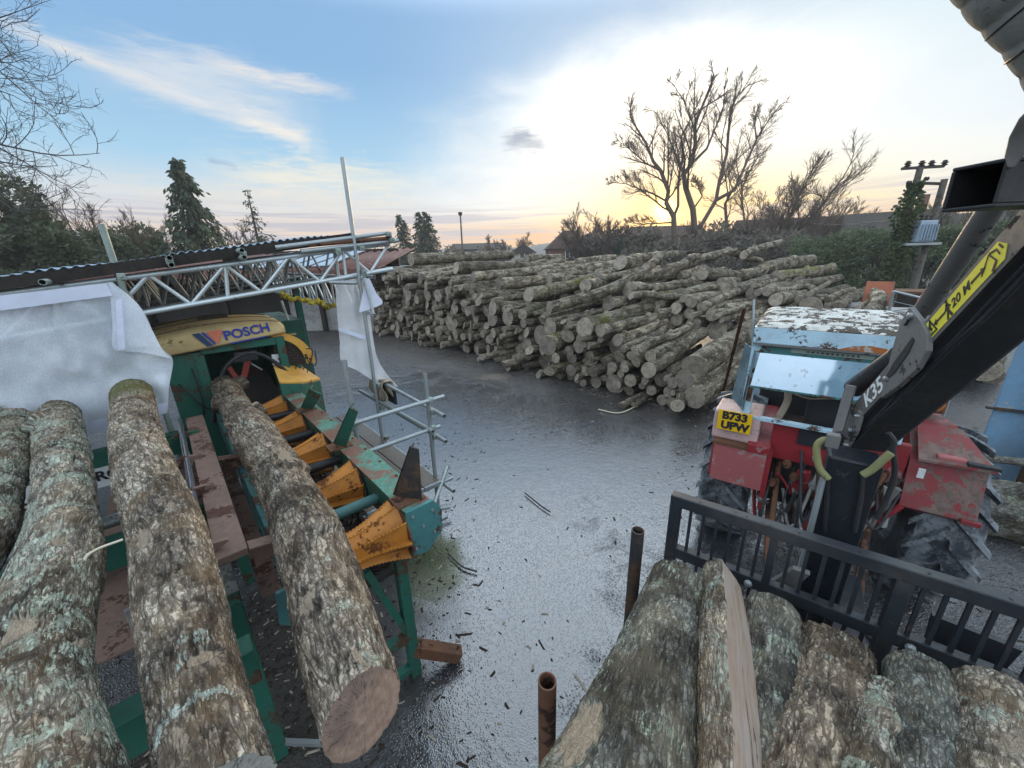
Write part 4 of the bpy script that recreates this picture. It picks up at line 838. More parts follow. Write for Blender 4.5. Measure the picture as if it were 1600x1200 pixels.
# ---- logs loaded on the trailer (far end first)
big_log('fat mossy log with flared butt at the left side of the trailer load', [atd(1063, 908, 2.12), atd(1040, 985, 1.82), atd(1020, 1080, 1.5), atd(1000, 1190, 1.25), atd(985, 1330, 1.03)], [.145, .157, .162, .168, .18], 15, ['bark_grey', 'cut'], nL=420, nR=150, ridge=.007, lump=.016, rsc=1.15, cut_tilt=(0, .3), flare=((.15, .25, .12), (1.1, .5, .03)), rough_ends=.02, bare=((.86, .5, .10, .05),))
big_log('split log with long torn face of bare reddish wood', [atd(1130, 898, 2.1), atd(1138, 990, 1.75), atd(1146, 1080, 1.47), atd(1152, 1190, 1.25), atd(1156, 1320, 1.05)], [.10, .13, .125, .125, .125], 16, ['bark_plate', 'split', 'split'], nL=420, nR=150, ridge=.006, lump=.01, flat=(2.5, .43, -.2, 1.2), rsc=1.2, rough_ends=.012)
big_log('short brown log between the split log and the fattest log', [atd(1206, 962, 2.02), atd(1203, 1040, 1.75), atd(1198, 1140, 1.5), atd(1184, 1390, 1.06)], [.125, .13, .13, .13], 17, ['bark_grey', 'cut'], nL=260, nR=110, ridge=.006, lump=.012, stubs=((.12, 1.9, .05, .03),), rsc=1.1)
big_log('fattest furrowed log in the middle of the trailer load', [atd(1297, 1010, 1.9), atd(1285, 1080, 1.68), atd(1270, 1170, 1.45), atd(1236, 1400, 1.04)], [.160, .166, .166, .166], 18, ['bark_dark', 'cut'], nL=300, nR=170, ridge=.011, lump=.014, cut_tilt=(.15, .45), rsc=1.0)
big_log('small twisted log wedged beside the fattest log', [atd(1383, 1085, 1.62), atd(1375, 1130, 1.5), atd(1360, 1200, 1.32), atd(1330, 1390, 1.02)], [.075, .088, .09, .095], 19, ['bark_lichen', 'cut'], nL=200, nR=90, ridge=.006, lump=.02, stubs=((.3, 1.7, .05, .02),), rsc=1.2)
big_log('green lichened log near the right end of the trailer load', [atd(1440, 1065, 1.72), atd(1448, 1140, 1.5), atd(1462, 1390, 1.05)], [.125, .13, .13], 20, ['bark_grey', 'cut'], nL=220, nR=110, ridge=.007, lump=.012, rsc=1.1)
big_log('pale barked log at the right end of the trailer load', [atd(1558, 1105, 1.62), atd(1566, 1180, 1.42), atd(1590, 1400, 1.02)], [.150, .165, .17], 21, ['bark_plate', 'cut'], nL=220, nR=130, bare=((.16, 1.9, .04, .04),), ridge=.005, lump=.02, rsc=1.0, stubs=((.15, 1.2, .10, .02),))
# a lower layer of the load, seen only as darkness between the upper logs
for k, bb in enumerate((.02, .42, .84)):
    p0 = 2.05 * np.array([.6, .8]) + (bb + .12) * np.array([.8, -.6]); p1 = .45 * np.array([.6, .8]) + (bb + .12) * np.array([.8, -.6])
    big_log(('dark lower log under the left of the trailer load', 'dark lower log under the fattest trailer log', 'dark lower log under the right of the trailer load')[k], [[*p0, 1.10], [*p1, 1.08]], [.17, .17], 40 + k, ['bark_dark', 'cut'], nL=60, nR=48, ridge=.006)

# ------------------------------------------------------------------ the big pile
PO = np.array([-6.5, 18.7]); PE = np.array([.669, -.743]); PG = np.array([.743, .669])    # origin, along the face, along the logs
def pile_xy(t, q): return PO + PE * t + PG * q
rng = np.random.default_rng(2024)
LM = []                                                             # log shapes, 3.2 m long, 0.15 m radius, along +x from the sawn front end
for k in range(26):
    L = 3.2; n = 7; xs = np.linspace(0, L, n); amp = rng.choice([.02, .04, .07, .12, .2], p=[.2, .25, .25, .2, .1]); ph = rng.random() * 6; fr = rng.uniform(.7, 1.8)
    pts = np.stack([xs, amp * np.sin(xs * fr + ph) - amp * math.sin(ph), amp * .5 * np.cos(xs * fr * 1.1 + ph) - amp * .5 * math.cos(ph)], 1); tp = rng.uniform(.70, 1.0)
    st = [(rng.uniform(.08, .9), rng.uniform(0, 6.28), .05, rng.uniform(.02, .07)) for _ in range(rng.integers(0, 4))]
    LM.append(log_mesh('log', pts, np.linspace(.15, .15 * tp, n) * (1 + rng.normal(0, .05, n)), 100 + k, [M['bark_pile'] if k % 9 else M['bark_mossy'], M['cut']], nL=40, nR=22, ridge=.006, lump=.022, stubs=st, cut_tilt=(rng.normal(0, .22), rng.normal(0, .22)), rsc=.5))
def log_matrix(p, d, roll, L, r, flip=False):
    d = unit(d); s = unit(np.cross([0, 0, 1.], d)); u = np.cross(d, s); c, sn = math.cos(roll), math.sin(roll)
    mt = Matrix(((d[0], s[0] * c + u[0] * sn, u[0] * c - s[0] * sn, p[0]), (d[1], s[1] * c + u[1] * sn, u[1] * c - s[1] * sn, p[1]), (d[2], s[2] * c + u[2] * sn, u[2] * c - s[2] * sn, p[2]), (0, 0, 0, 1)))
    return mt @ Matrix.Diagonal((L / 3.2, r / .15, r / .15, 1))
def drop_pack(t0, t1, top, rmean, rng, tries=46, nmax=900, base=None):
    """cross-section of a heap: drop circles into the lowest hollow until the profile is full"""
    C = []; fail = 0; T = np.linspace(t0, t1, 200)
    while fail < 60 and len(C) < nmax:
        r = float(np.clip(rng.lognormal(math.log(rmean), .36), .055, .27)); best = None; ts = rng.uniform(t0, t1, tries)
        if C: A = np.array(C)
        for tt in ts:
            z = r
            if C:
                dt = np.abs(A[:, 0] - tt); mk = dt < (A[:, 2] + r)
                if mk.any(): z = max(z, float(np.max(A[mk, 1] + np.sqrt((A[mk, 2] + r) ** 2 - dt[mk] ** 2))))
            if z + r > top(tt): continue
            if best is None or z < best[1]: best = (tt, z, r)
        if best is None: fail += 1
        else: C.append(best); fail = 0
    return C
FT = ([-.5, 0, 2, 4, 6, 8, 9.5, 11, 12.5, 13.6, 14.6, 15.4], [2.9, 3.05, 3.0, 2.85, 2.65, 2.2, 1.85, 1.7, 1.45, 1.25, .8, .3])
BT = ([0, 6, 9, 11, 13, 15, 17, 18.5, 20], [3.05, 3.0, 2.85, 2.75, 2.58, 2.35, 1.9, 1.4, .7])
front = drop_pack(-.4, 15.2, lambda t: np.interp(t, *FT), .125, rng)
mid = drop_pack(0, 17.5, lambda t: min(np.interp(t, *BT), np.interp(t, *FT) + 1.0), .16, rng, 40)
back = drop_pack(0, 19.5, lambda t: np.interp(t, *BT) - .05, .17, rng, 40)
cand = []
for (t, z, r) in front: cand.append((t, rng.normal(0, .27) + z * .22, z, r, 0))
def exposed(C, k, need=.45):
    t, z, r = C[k]; return all(not (abs(c[0] - t) < r * .75 and c[1] > z + .05) for c in C)
def near_top(C, k, prof): t, z, r = C[k]; return z + r > prof(t) - .85
for k, (t, z, r) in enumerate(mid):
    if near_top(mid, k, lambda t: min(np.interp(t, *BT), np.interp(t, *FT) + 1.0)): cand.append((t, 3.0 + rng.normal(0, .5), z, r, 1))
for k, (t, z, r) in enumerate(back):
    if near_top(back, k, lambda t: np.interp(t, *BT)): cand.append((t, 6.2 + rng.normal(0, .6), z, r, 2))
items = []
for (t, q, z, r, row) in cand:
    xy = pile_xy(t, q); ang = rng.normal(0, .035 if row == 0 else .07); 
    if rng.random() < .09: ang += rng.normal(0, .20)
    g = np.array([PG[0] * math.cos(ang) - PG[1] * math.sin(ang), PG[0] * math.sin(ang) + PG[1] * math.cos(ang), rng.normal(0.0, .03)])
    L = rng.uniform(2.7, 3.7); d_ = np.hypot(xy[0], xy[1] )
    zone = ('far' if t < 4 else 'left' if t < 8 else 'middle' if t < 11.5 else 'near') if row == 0 else ('top' if row == 1 else 'back')
    items.append((r / d_ * (1.0 if row == 0 else .8), xy, z, g, L, r, zone))
PILE_LABEL = {'far': ('sawn log stacked in the dim far left end of the big pile', 'logs at the far left end of the pile'), 'left': ('sawn log with its end showing in the left half of the big pile', 'logs in the left half of the pile face'),
              'middle': ('sawn log with its end showing in the middle of the big pile face', 'logs in the middle of the pile face'), 'near': ('sawn log in the low near end of the big pile by the tractor', 'logs in the near end of the pile'),
              'top': ('weathered log lying on the upper slope of the big pile', 'logs on the upper slope of the pile'), 'back': ('weathered log along the back crest of the big pile', 'logs along the back of the pile')}

# logs traced one by one on top of and along the pile: (x0,y0,depth0, x1,y1,depth1, radius, label)
HERO = [(864, 486, 10.4, 1041, 402, 13.2, .16, 'long crooked grey log standing proud of the pile, rising to the skyline'), (915, 512, 9.5, 1064, 463, 11.8, .24, 'thick pale log with yellow moss at its sawn end'),
        (936, 517, 9.2, 1105, 474, 11.6, .14, 'long slim pale log lying just below the moss ended thick log'), (962, 531, 9.1, 1040, 505, 10.6, .14, 'stout grey log below the long slim pale one'), (985, 549, 8.8, 1040, 515, 10.4, .10, 'thin kinked branch log in the near half of the pile'),
        (1002, 553, 8.6, 1082, 508, 10.2, .10, 'thin straight branch log beside the kinked one'), (1014, 559, 8.4, 1085, 520, 9.9, .11, 'thin dark log right of the straight branch log'), (1010, 578, 8.3, 1100, 522, 9.9, .16, 'knotty log above the bundle at the near end'),
        (1082, 574, 7.9, 1192, 506, 9.9, .255, 'fattest pale log at the near corner of the pile'), (1072, 594, 8.0, 1185, 536, 9.9, .22, 'log tucked directly beneath the fattest pale log'), (1083, 622, 7.75, 1168, 566, 9.4, .215, 'thick log lying on the ground at the near corner'),
        (1057, 631, 7.75, 1110, 602, 9.0, .12, 'small round log end on the ground beside the near corner log'), (1131, 488, 10.8, 1290, 466, 12.6, .20, 'dark log with orange end and hole, behind the tractor cab'), (1096, 428, 12.6, 1184, 431, 13.6, .20, 'short thick log with rough broken ends on the pile crest'),
        (1213, 433, 13.6, 1300, 418, 15.0, .20, 'mossy brown log at the right of the crest'), (1190, 420, 14.2, 1268, 406, 15.6, .25, 'thick log on the skyline at the right of the crest'), (1136, 391, 13.8, 1188, 407, 14.2, .12, 'short log tilted down on the very top of the pile'), (1160, 400, 13.4, 1218, 377, 15.2, .13, 'forked branch log sticking up at the top of the pile'),
        (1054, 444, 12.2, 1165, 443, 14.2, .16, 'smooth log lying flat in the middle of the upper slope'), (1087, 460, 11.9, 1196, 446, 14.0, .20, 'dark log just below the smooth flat one'), (968, 412, 13.4, 996, 410, 14.0, .24, 'stubby split butt on the crest'),
        (711, 419, 13.3, 852, 416, 16.0, .20, 'long level log along the upper left of the pile'), (740, 434, 13.0, 895, 415, 15.4, .16, 'log just below the long level one at upper left'), (780, 441, 12.4, 975, 414, 15.0, .18, 'long bending log in the upper middle of the pile'), (642, 407, 16.6, 800, 396, 20.0, .24, 'far left topmost log with a pale cut knot'),
        (822, 405, 17.4, 878, 402, 19.4, .17, 'short skyline log in front of the gabled house'), (900, 411, 15.6, 962, 404, 18.2, .19, 'skyline log in front of the hipped roof house'), (825, 461, 11.2, 958, 430, 13.8, .20, 'green mossed log in the middle of the upper slope'), (1215, 452, 12.8, 1310, 434, 14.6, .17, 'brown log near the right back of the pile'),
        (1225, 470, 12.4, 1322, 452, 14.2, .18, 'grey log low at the right back of the pile'), (1300, 470, 13.0, 1380, 452, 14.4, .22, 'rough forked log at the right end of the pile'), (1020, 430, 12.6, 1098, 402, 14.6, .14, 'brown log rising beside the long crooked grey one'), (985, 402, 14.6, 1060, 398, 16.4, .15, 'slim log along the crest below the sun'),
        (1135, 436, 13.2, 1240, 405, 15.0, .15, 'slim log lying across the right of the crest'), (1185, 452, 12.6, 1300, 440, 14.4, .16, 'dark straight log below the right of the crest'), (1040, 420, 13.6, 1130, 396, 15.6, .16, 'pale slim log rising to the crest beside the short thick log')]
HB = {1: 'bark_mossy', 14: 'bark_mossy', 27: 'bark_mossy'}
for k, (x0, y0, d0, x1, y1, d1, r, lb) in enumerate(HERO):
    p0, p1 = atd(x0, y0, d0), atd(x1, y1, d1); L = np.linalg.norm(p1 - p0); r2 = np.random.default_rng(500 + k); n = 6; s_ = np.linspace(0, 1, n)[:, None]; bend = (.16 if 'crook' in lb or 'kink' in lb or 'bend' in lb else .045); sd = unit(np.cross(p1 - p0, [0, 0, 1]))
    q = p0 + (p1 - p0) * s_ + sd * (np.sin(s_ * r2.uniform(3, 6) + r2.random() * 6) * bend) + np.array([0, 0, 1]) * (np.sin(s_ * r2.uniform(3, 6) + r2.random() * 6) * bend * .7)
    st = [(r2.uniform(.1, .9), r2.uniform(.3, 2.8), .07, r2.uniform(.03, .10)) for _ in range(r2.integers(1, 4))]
    big_log(lb, q[::-1], np.linspace(r * .88, r, n), 600 + k, [HB.get(k, 'bark_pile'), 'cut'], nL=90, nR=44, ridge=.008, lump=.03, stubs=st, rsc=.45, cut_tilt=(r2.normal(0, .15), r2.normal(0, .2)))
items.sort(key=lambda x: -x[0]); NIND = 262
stuff = MB(); sa = []
for k, (_, xy, z, g, L, r, zone) in enumerate(items):
    me = LM[rng.integers(len(LM))]; mx = log_matrix((xy[0], xy[1], z), g, rng.random() * 6.28, L, r)
    if k < NIND:
        o = bpy.data.objects.new('log', me); COL.objects.link(o); o.matrix_world = mx; tag(o, PILE_LABEL[zone][0], 'log', PILE_LABEL[zone][1])
    else: sa.append((me, mx))
if sa:                                                              # the smallest and farthest as one heap
    import bmesh
    bm = bmesh.new()
    for me, mx in sa:
        n0 = len(bm.verts); bm.from_mesh(me); bm.verts.ensure_lookup_table(); bmesh.ops.transform(bm, matrix=mx, verts=bm.verts[n0:])
    me = bpy.data.meshes.new('small_far_logs'); bm.to_mesh(me); bm.free()
    for mm in (M['bark_pile'], M['cut']): me.materials.append(mm)
    o = bpy.data.objects.new('small_far_logs', me); COL.objects.link(o); tag(o, 'small far logs filling the gaps of the big pile', 'log heap', None, 'stuff')
print('pile', len(front), len(mid), len(back), len(items), len(sa))

# ------------------------------------------------------------------ frame of the firewood machine: u along the conveyor (away), n to the right, z up
MU_ = unit([-.66, .75, 0]); MN_ = unit([.75, .66, 0]); ZZ = np.array([0, 0, 1.]); MAX3 = (MU_, MN_, ZZ)
def mp(u, n, z): return MU_ * u + MN_ * n + ZZ * z
def plu(px, py, u): r = ray(px, py); return EYE + r * (u / (r @ MU_))          # sight line meets the plane u
def pln(px, py, n): r = ray(px, py); return EYE + r * (n / (r @ MN_))
def mbox(mb, u0, u1, n0, n1, z0, z1, mi=0): return mb.box(mp((u0 + u1) / 2, (n0 + n1) / 2, (z0 + z1) / 2), (abs(u1 - u0), abs(n1 - n0), abs(z1 - z0)), MAX3, mi)

fp = thing('firewood_processor', 'green and yellow firewood processor with a feed conveyor of orange rollers', 'wood processor', mp(6, .5, 0))
# feed conveyor
cb = mbox(MB(), 2.15, 5.85, .91, 1.07, 1.30, 1.592).build('side_beam', M['green'], fp, bevel=.008)
mbox(MB(), 2.15, 5.86, .89, 1.09, 1.593, 1.605).build('top_plate', M['beam_top'], cb)
mbox(MB(), 2.12, 5.8, .17, .285, 1.22, 1.50).build('side_beam', M['teal'], fp, bevel=.008)
MB().prism([mp(2.115, .89, 1.61), mp(2.115, 1.10, 1.61), mp(2.115, 1.16, 1.50), mp(2.115, 1.14, 1.33), mp(2.115, 1.02, 1.22), mp(2.115, .89, 1.24)], MU_ * .03).build('end_plate', M['teal'], fp, bevel=.004)
MB().prism([mp(2.10, .10, 1.50), mp(2.10, .25, 1.50), mp(2.10, .25, 1.26), mp(2.10, .16, 1.22), mp(2.10, .08, 1.3)], MU_ * .03).build('end_plate', M['teal'], fp, bevel=.004)
mbox(MB(), 2.3, 5.8, .30, .90, 1.02, 1.05).build('trough', M['darksteel'], fp)
for k, u in enumerate((2.28, 3.08, 3.90, 4.75, 5.55)):
    rl = MB(); n0, n1, zc = .31, .885, 1.385; nn = np.linspace(n0, n1, 49)
    def rout(n): return .128 + .085 * (abs(n - .57) / .30) ** 1.5
    for j in range(9):
        a = j * 2 * math.pi / 9 + .3 + k * .33; d = MU_ * math.cos(a) + ZZ * math.sin(a); e = -MU_ * math.sin(a) + ZZ * math.cos(a)
        out = [mp(u, n, zc) + d * (rout(n) + (.007 if i % 2 else 0)) for i, n in enumerate(nn)]; inn = [mp(u, n, zc) + d * .045 for n in nn[::-1]]
        P = np.array([out, inn[::-1]]); rl.grid(P - e * .005); rl.grid(P + e * .005); rl.grid(np.array([out - e * .005, out + e * .005]))
        a2 = a + 2 * math.pi / 9                                       # sloping flank down to the next fin
        d2 = MU_ * math.cos(a2) + ZZ * math.sin(a2); fl = [[mp(u, n, zc) + d * rout(n) * .985 for n in nn], [mp(u, n, zc) + d2 * rout(n) * .70 for n in nn]]; rl.grid(np.array(fl))
    o = rl.build('feed_roller', M['roller'], fp)
    for n in (n0 - .006, n1 + .006): MB().lathe(mp(u, n, zc), MN_, [(-.006, 0), (-.006, .205), (.006, .205), (.006, 0)], 28).build('end_disc', M['rust'], o)
    MB().tube([mp(u, .2, zc), mp(u, 1.0, zc)], .028, 10).build('shaft', M['darksteel'], o)
for u, mm, z in ((2.68, 'teal', 1.44), (3.5, 'black', 1.46), (4.33, 'black', 1.46), (5.15, 'black', 1.46)): MB().tube([mp(u, .28, z), mp(u, .92, z)], .042, 12).build('cross_tube', M[mm], fp, True)
# upright tapered log guides on the right beam
for (bx, by, tx, ty, w0, w1, mm) in ((636, 780, 646, 700, .22, .05, 'darksteel'), (530, 697, 552, 640, .12, .06, 'green'), (478, 640, 492, 612, .12, .10, 'green')):
    p = atz(bx, by, 1.606); q = atz(tx, ty, 1.606); q = pln(tx, ty, float(p @ MN_) + .05); q = p + (q - p) * min(1, .62 / max(np.linalg.norm(q - p), .01)); d = unit(q - p)
    s = MN_ * .6 - MU_ * .8; s = unit(s - d * (s @ d)); f = unit(np.cross(d, s)) * .012
    g = MB().prism([p - s * w0 * .5, p + s * w0 * .5, q + s * w1 * .7, q - s * w1 * .6], f).prism([p - s * w0 * .5, q - s * w1 * .6, q - s * w1 * .6 + f * 5, p - s * w0 * .5 + f * 7], s * .012).build('log_guide', M[mm], fp)
    MB().box(p + ZZ * .004, (.16, .2, .016), MAX3).build('foot_plate', M['rust'], g)
bt = np.random.default_rng(12)
for u in np.arange(2.3, 5.8, .31): MB().lathe(mp(u, 1.06, 1.606), ZZ, [(0, .012), (.009, .012), (.011, .008), (.011, 0)], 6).build('bolt', M['rust'], fp)
for (n, z) in ((.93, 1.56), (1.08, 1.54), (.93, 1.30), (1.08, 1.36), (1.0, 1.45)): MB().lathe(mp(2.113, n, z), -MU_, [(0, .012), (.01, .012), (.012, 0)], 6).build('bolt', M['galv'], fp)
for k in range(3): MB().tube(spline([mp(u, 1.11 + .02 * k + .012 * math.sin(u * 5 + k), 1.38 - .035 * k - .03 * abs(math.sin(u * 2.6))) for u in np.linspace(2.3, 5.8, 18)], 70), .011, 7).build('hydraulic_hose', M['seat'], fp, True)
for (x0, y0, x1, y1) in ((280, 600, 330, 640), (300, 575, 318, 655)): MB().tube(spline([plu(x0, y0, 5.82), plu((x0 + x1) / 2 + 8, (y0 + y1) / 2 + 12, 5.76), plu(x1, y1, 5.82)], 16), .01, 7).build('hydraulic_hose', M['seat'], fp, True)
db = MB()
for k in range(900):
    z_ = 1.055; u, n = bt.uniform(2.35, 5.7), bt.uniform(.31, .89)
    s_ = bt.uniform(.006, .022); a = bt.random() * 6.28; d1 = (MU_ * math.cos(a) + MN_ * math.sin(a)) * s_ * bt.uniform(1, 2.6); d2 = (MU_ * -math.sin(a) + MN_ * math.cos(a)) * s_ * .7; p = mp(u, n, z_ + .002)
    db.raw([p - d1 - d2, p + d1 - d2, p + d1 * .7 + d2, p - d1 + d2 * .6, p + ZZ * s_ * .7], [(0, 1, 4), (1, 2, 4), (2, 3, 4), (3, 0, 4)])
tag(db.build('bark_crumbs', M['bark_dark'], recalc=False), 'bark crumbs lying in the trough under the orange rollers', 'litter', None, 'stuff')
# legs
for (u, n) in ((2.27, .86), (2.27, .25), (5.3, .86), (5.3, .25)): mbox(MB(), u - .04, u + .04, n - .04, n + .04, 0, 1.28).build('leg', M['green'], fp, bevel=.005)
MB().bar(mp(2.27, .25, .42), mp(2.27, .86, .42), .07, .07).bar(mp(2.27, .84, .45), mp(2.27, .62, 1.2), .05, .05).bar(mp(2.27, .25, .1), mp(2.27, .86, .1), .06, .06).build('leg_brace', M['green'], fp, bevel=.004)
MB().bar(mp(2.27, .88, .26), np.array([-.50, 2.37, .06]), .10, .10).build('outrigger', M['rust'], fp, bevel=.006)
# housing with opening
hb = MB(); mbox(hb, 5.86, 7.4, -.16, .20, .5, 2.24); mbox(hb, 5.86, 7.4, 1.00, 1.10, .5, 2.30); mbox(hb, 5.866, 6.2, .20, 1.00, .5, 1.30); mbox(hb, 5.866, 6.0, .20, 1.00, 2.20, 2.30); mbox(hb, 7.2, 7.39, .20, 1.0, 1.3, 2.2)
hb.build('housing', M['green'], fp, bevel=.01)
mbox(MB(), 6.3, 7.15, .22, .98, 1.28, 1.36).build('inner_plate', M['darksteel'], fp)
MB().prism([mp(5.95, .24, 1.42), mp(5.95, .95, 1.42), mp(6.6, .9, 1.78), mp(6.6, .35, 1.78)], ZZ * .02).build('infeed_belt', M['darksteel'], fp)
mbox(MB(), 5.845, 5.87, .12, .22, 1.30, 2.2).build('door_frame', M['green'], fp)
# hood
nn = np.linspace(-.20, 1.12, 25); arc = lambda n: 2.43 + .07 * (1 - ((n - .5) / .68) ** 2); low = lambda n: 2.245 + .085 * (n + .1)
P = [[mp(5.815, n, low(n)) for n in nn], [mp(5.80, n, low(n) + .03) for n in nn], [mp(5.815, n, arc(n) - .02) for n in nn], [mp(5.85, n, arc(n) + .005) for n in nn]] + [[mp(u, n, arc(n) + .03 + dz) for n in nn] for u, dz in ((6.0, .0), (6.3, .01), (6.8, .015), (7.4, -.02))] + [[mp(7.45, n, 2.2) for n in nn]]
hd = MB().grid(np.array(P)).build('hood', M['cream'], fp, smooth=True, solid=.012)
for u, dz in ((6.02, .004), (6.5, .016), (7.0, .012)): MB().tube([mp(u, n, arc(n) + .034 + dz) for n in nn], .006, 5).build('hood_seam', M['darksteel'], hd)
mbox(MB(), 6.6, 6.9, .3, .62, 2.535, 2.57).build('vent_cover', M['darksteel'], hd)
fx = lambda n, z: mp(5.788, n, z)
yd = unit(MN_ + ZZ * .10); zd = unit(ZZ - yd * (ZZ @ yd))
lettering('POSCH', .155, fx(.70, 2.425), yd, zd, M['logoblue'], hd, 'lettering', bold=.004, extrude=.004)
MB().prism([fx(.50, 2.315), fx(.90, 2.345), fx(.90, 2.331), fx(.50, 2.300)], -MU_ * .004).build('underline', M['logoblue'], hd)
MB().prism([fx(.16, 2.47), fx(.23, 2.475), fx(.33, 2.31), fx(.27, 2.305)], -MU_ * .004).build('emblem', M['logodark'], hd)
MB().prism([fx(.245, 2.475), fx(.275, 2.477), fx(.36, 2.33), fx(.345, 2.312)], -MU_ * .005).build('emblem', M['logoblue'], hd)
MB().prism([fx(.295, 2.478), fx(.46, 2.487), fx(.39, 2.33), fx(.365, 2.335)], -MU_ * .004).build('emblem', M['logored'], hd)
# guard arch at the opening
ar = [plu(x, y, 5.72) for x, y in ((334, 660), (338, 620), (345, 590), (358, 568), (384, 552), (412, 556), (440, 574), (455, 592), (462, 604))]
MB().tube(spline(ar, 30), .026, 10).build('guard_arch', M['black'], fp, True)
MB().prism([plu(366, 552, 5.70), plu(402, 548, 5.70), plu(404, 562, 5.70), plu(366, 568, 5.70)], MU_ * .06).build('guard_motor', M['black'], fp, bevel=.01)
for (x0, y0, x1, y1, w) in ((352, 572, 366, 592, 9), (383, 560, 376, 590, 10)): MB().prism([plu(x0, y0, 6.0), plu(x0 + w, y0, 6.0), plu(x1 + w, y1, 6.0), plu(x1, y1, 6.0)], MU_ * .012).build('rubber_strap', M['strap'], fp)
MB().tube([plu(392, 568, 6.05), plu(410, 578, 6.05)], .012, 6).build('inner_bar', M['galv'], fp)
# right side guard and control box
cu = [plu(x, y, 5.92) for x, y in ((424, 521), (445, 524), (465, 533), (480, 547), (488, 562))]; cs = spline(cu, 16)
MB().grid(np.array([cs + MU_ * .0, cs + MU_ * .9])).build('side_guard', M['yellow'], fp, True, solid=.03)
MB().grid(np.array([spline([plu(x, y, 5.905) for x, y in ((424, 518), (446, 521), (468, 530), (484, 545), (494, 566))], 16), spline([plu(x, y, 5.905) for x, y in ((424, 527), (444, 531), (461, 539), (473, 552), (480, 568))], 16)])).build('guard_edge', M['yellow'], fp, False, solid=.02)
gb = [plu(x, y, 5.97) for x, y in ((426, 528), (444, 532), (460, 541), (472, 553), (478, 568), (430, 572))]; MB().prism(gb, MU_ * .02).build('mesh_guard', M['darksteel'], fp)
gm = MB()
for k in range(9): gm.tube([plu(428, 532 + k * 4.5, 5.95), plu(445 + min(k, 6) * 5, 533 + k * 4.5, 5.95)], .004, 5)
gm.build('guard_wires', M['rust'], fp); MB().prism([plu(424, 554, 5.93), plu(437, 553, 5.93), plu(436, 570, 5.93), plu(426, 570, 5.93)], -MU_ * .01).build('notice', M['white'], fp)
ct = [plu(427, 571, 5.75), plu(470, 571, 6.1), plu(500, 591, 5.85), plu(470, 596, 5.45), plu(436, 596, 5.45)]
MB().prism(ct, -ZZ * .03).build('control_top', M['yellow'], fp, bevel=.004)
MB().prism([p - ZZ * .032 for p in ct], -ZZ * .55).build('control_box', M['green'], fp, bevel=.006)
for (x0, y0, x1, y1) in ((441, 578, 437, 562), (462, 577, 464, 557), (474, 578, 478, 556), (480, 582, 485, 562), (486, 575, 480, 560)): MB().tube([plu(x0, y0, 5.75), plu(x1, y1, 5.75)], .007, 6).lathe(plu(x1, y1, 5.75), ZZ, [(-.01, 0), (0, .016), (.02, .016), (.03, 0)], 8).build('lever', M['black'], fp)
MB().tube(spline([plu(x, y, 5.8) for x, y in ((478, 545), (488, 547), (486, 570), (494, 568), (492, 548))], 20), .008, 6).build('hydraulic_hose', M['darksteel'], fp, True)
# discharge side behind
mbox(MB(), 7.5, 9.2, .85, 1.75, .0, 2.30).build('discharge_housing', M['green'], fp, bevel=.01)
mbox(MB(), 7.47, 7.5, 1.2, 1.6, 2.05, 2.08).build('trim', M['cream'], fp)
mbox(MB(), 7.9, 8.0, 1.78, 1.88, 0, 3.0).build('green_post', M['green'], fp)
MB().tube([plu(440, 470, 7.6), plu(470, 560, 7.6)], .02, 8).build('white_pipe', M['alu'], fp)

# ------------------------------------------------------------------ log deck at the left
ld = thing('log_deck', 'green and rust log deck holding the long logs beside the conveyor', 'log deck', mp(3.3, -.8, 0))
rz = MB(); pts = [(2.42, 1.66), (5.15, 1.70)]
MB().bar(mp(2.42, -.03, 1.62), mp(5.15, -.03, 1.66), .15, .05).build('stop_rail', M['rail_rust'], ld, bevel=.004)
MB().bar(mp(2.42, .01, 1.50), mp(5.15, .01, 1.52), .05, .2).build('rail_web', M['green'], ld)
MB().tube([mp(2.55, -.15, 1.67), mp(5.1, -.15, 1.70)], .024, 12).build('chrome_rod', M['chrome'], ld, True)
for k, u in enumerate((2.5, 3.3, 3.95, 4.6)):
    MB().prism([mp(u, -.30, 1.66), mp(u, -.17, 1.715), mp(u, -.04, 1.70), mp(u, -.02, 1.685), mp(u, -.1, 1.65), mp(u, -.28, 1.60)], MU_ * .03).build('rod_bracket', M['green' if k == 3 else 'rail_rust'], ld, bevel=.003)
for u, mm in ((2.47, 'rail_rust'), (3.92, 'rail_rust')):
    MB().prism([mp(u, .06, 1.63), mp(u, .34, 1.58), mp(u, .34, 1.55), mp(u, .06, 1.45)], MU_ * .02).bar(mp(u - .03, .05, 1.64), mp(u - .03, .36, 1.59), .09, .012).build('kicker_arm', M[mm], ld)
for u, z, h in ((5.02, 1.60, .22), (3.35, 1.52, .2), (1.9, 1.48, .2)):
    bm_ = mbox(MB(), u - .06, u + .06, -3.4, -.05, z - h, z).build('cross_beam', M['green'], ld, bevel=.006)
    for nq in (-.9, -1.9): mbox(MB(), u - .03, u + .03, nq - .05, nq + .05, z, z + .10).build('skid', M['rust'], bm_)
MB().tube([mp(3.5, -2.4, 1.52), mp(3.5, -.3, 1.58)], .045, 12).build('drive_tube', M['galv'], ld, True)
MB().bar(mp(2.5, -.05, 1.35), mp(2.45, -.5, 1.35), .03, .42).build('bearing_plate', M['conc'], ld, bevel=.004)
for n in (-.10, -1.35, -2.6): mbox(MB(), 2.37, 2.47, n - .05, n + .05, 0, 1.36).build('leg', M['green'], ld, bevel=.005)
for n in (-.10, -1.35, -2.6): mbox(MB(), 4.97, 5.07, n - .05, n + .05, 0, 1.38).build('leg', M['green'], ld, bevel=.005)
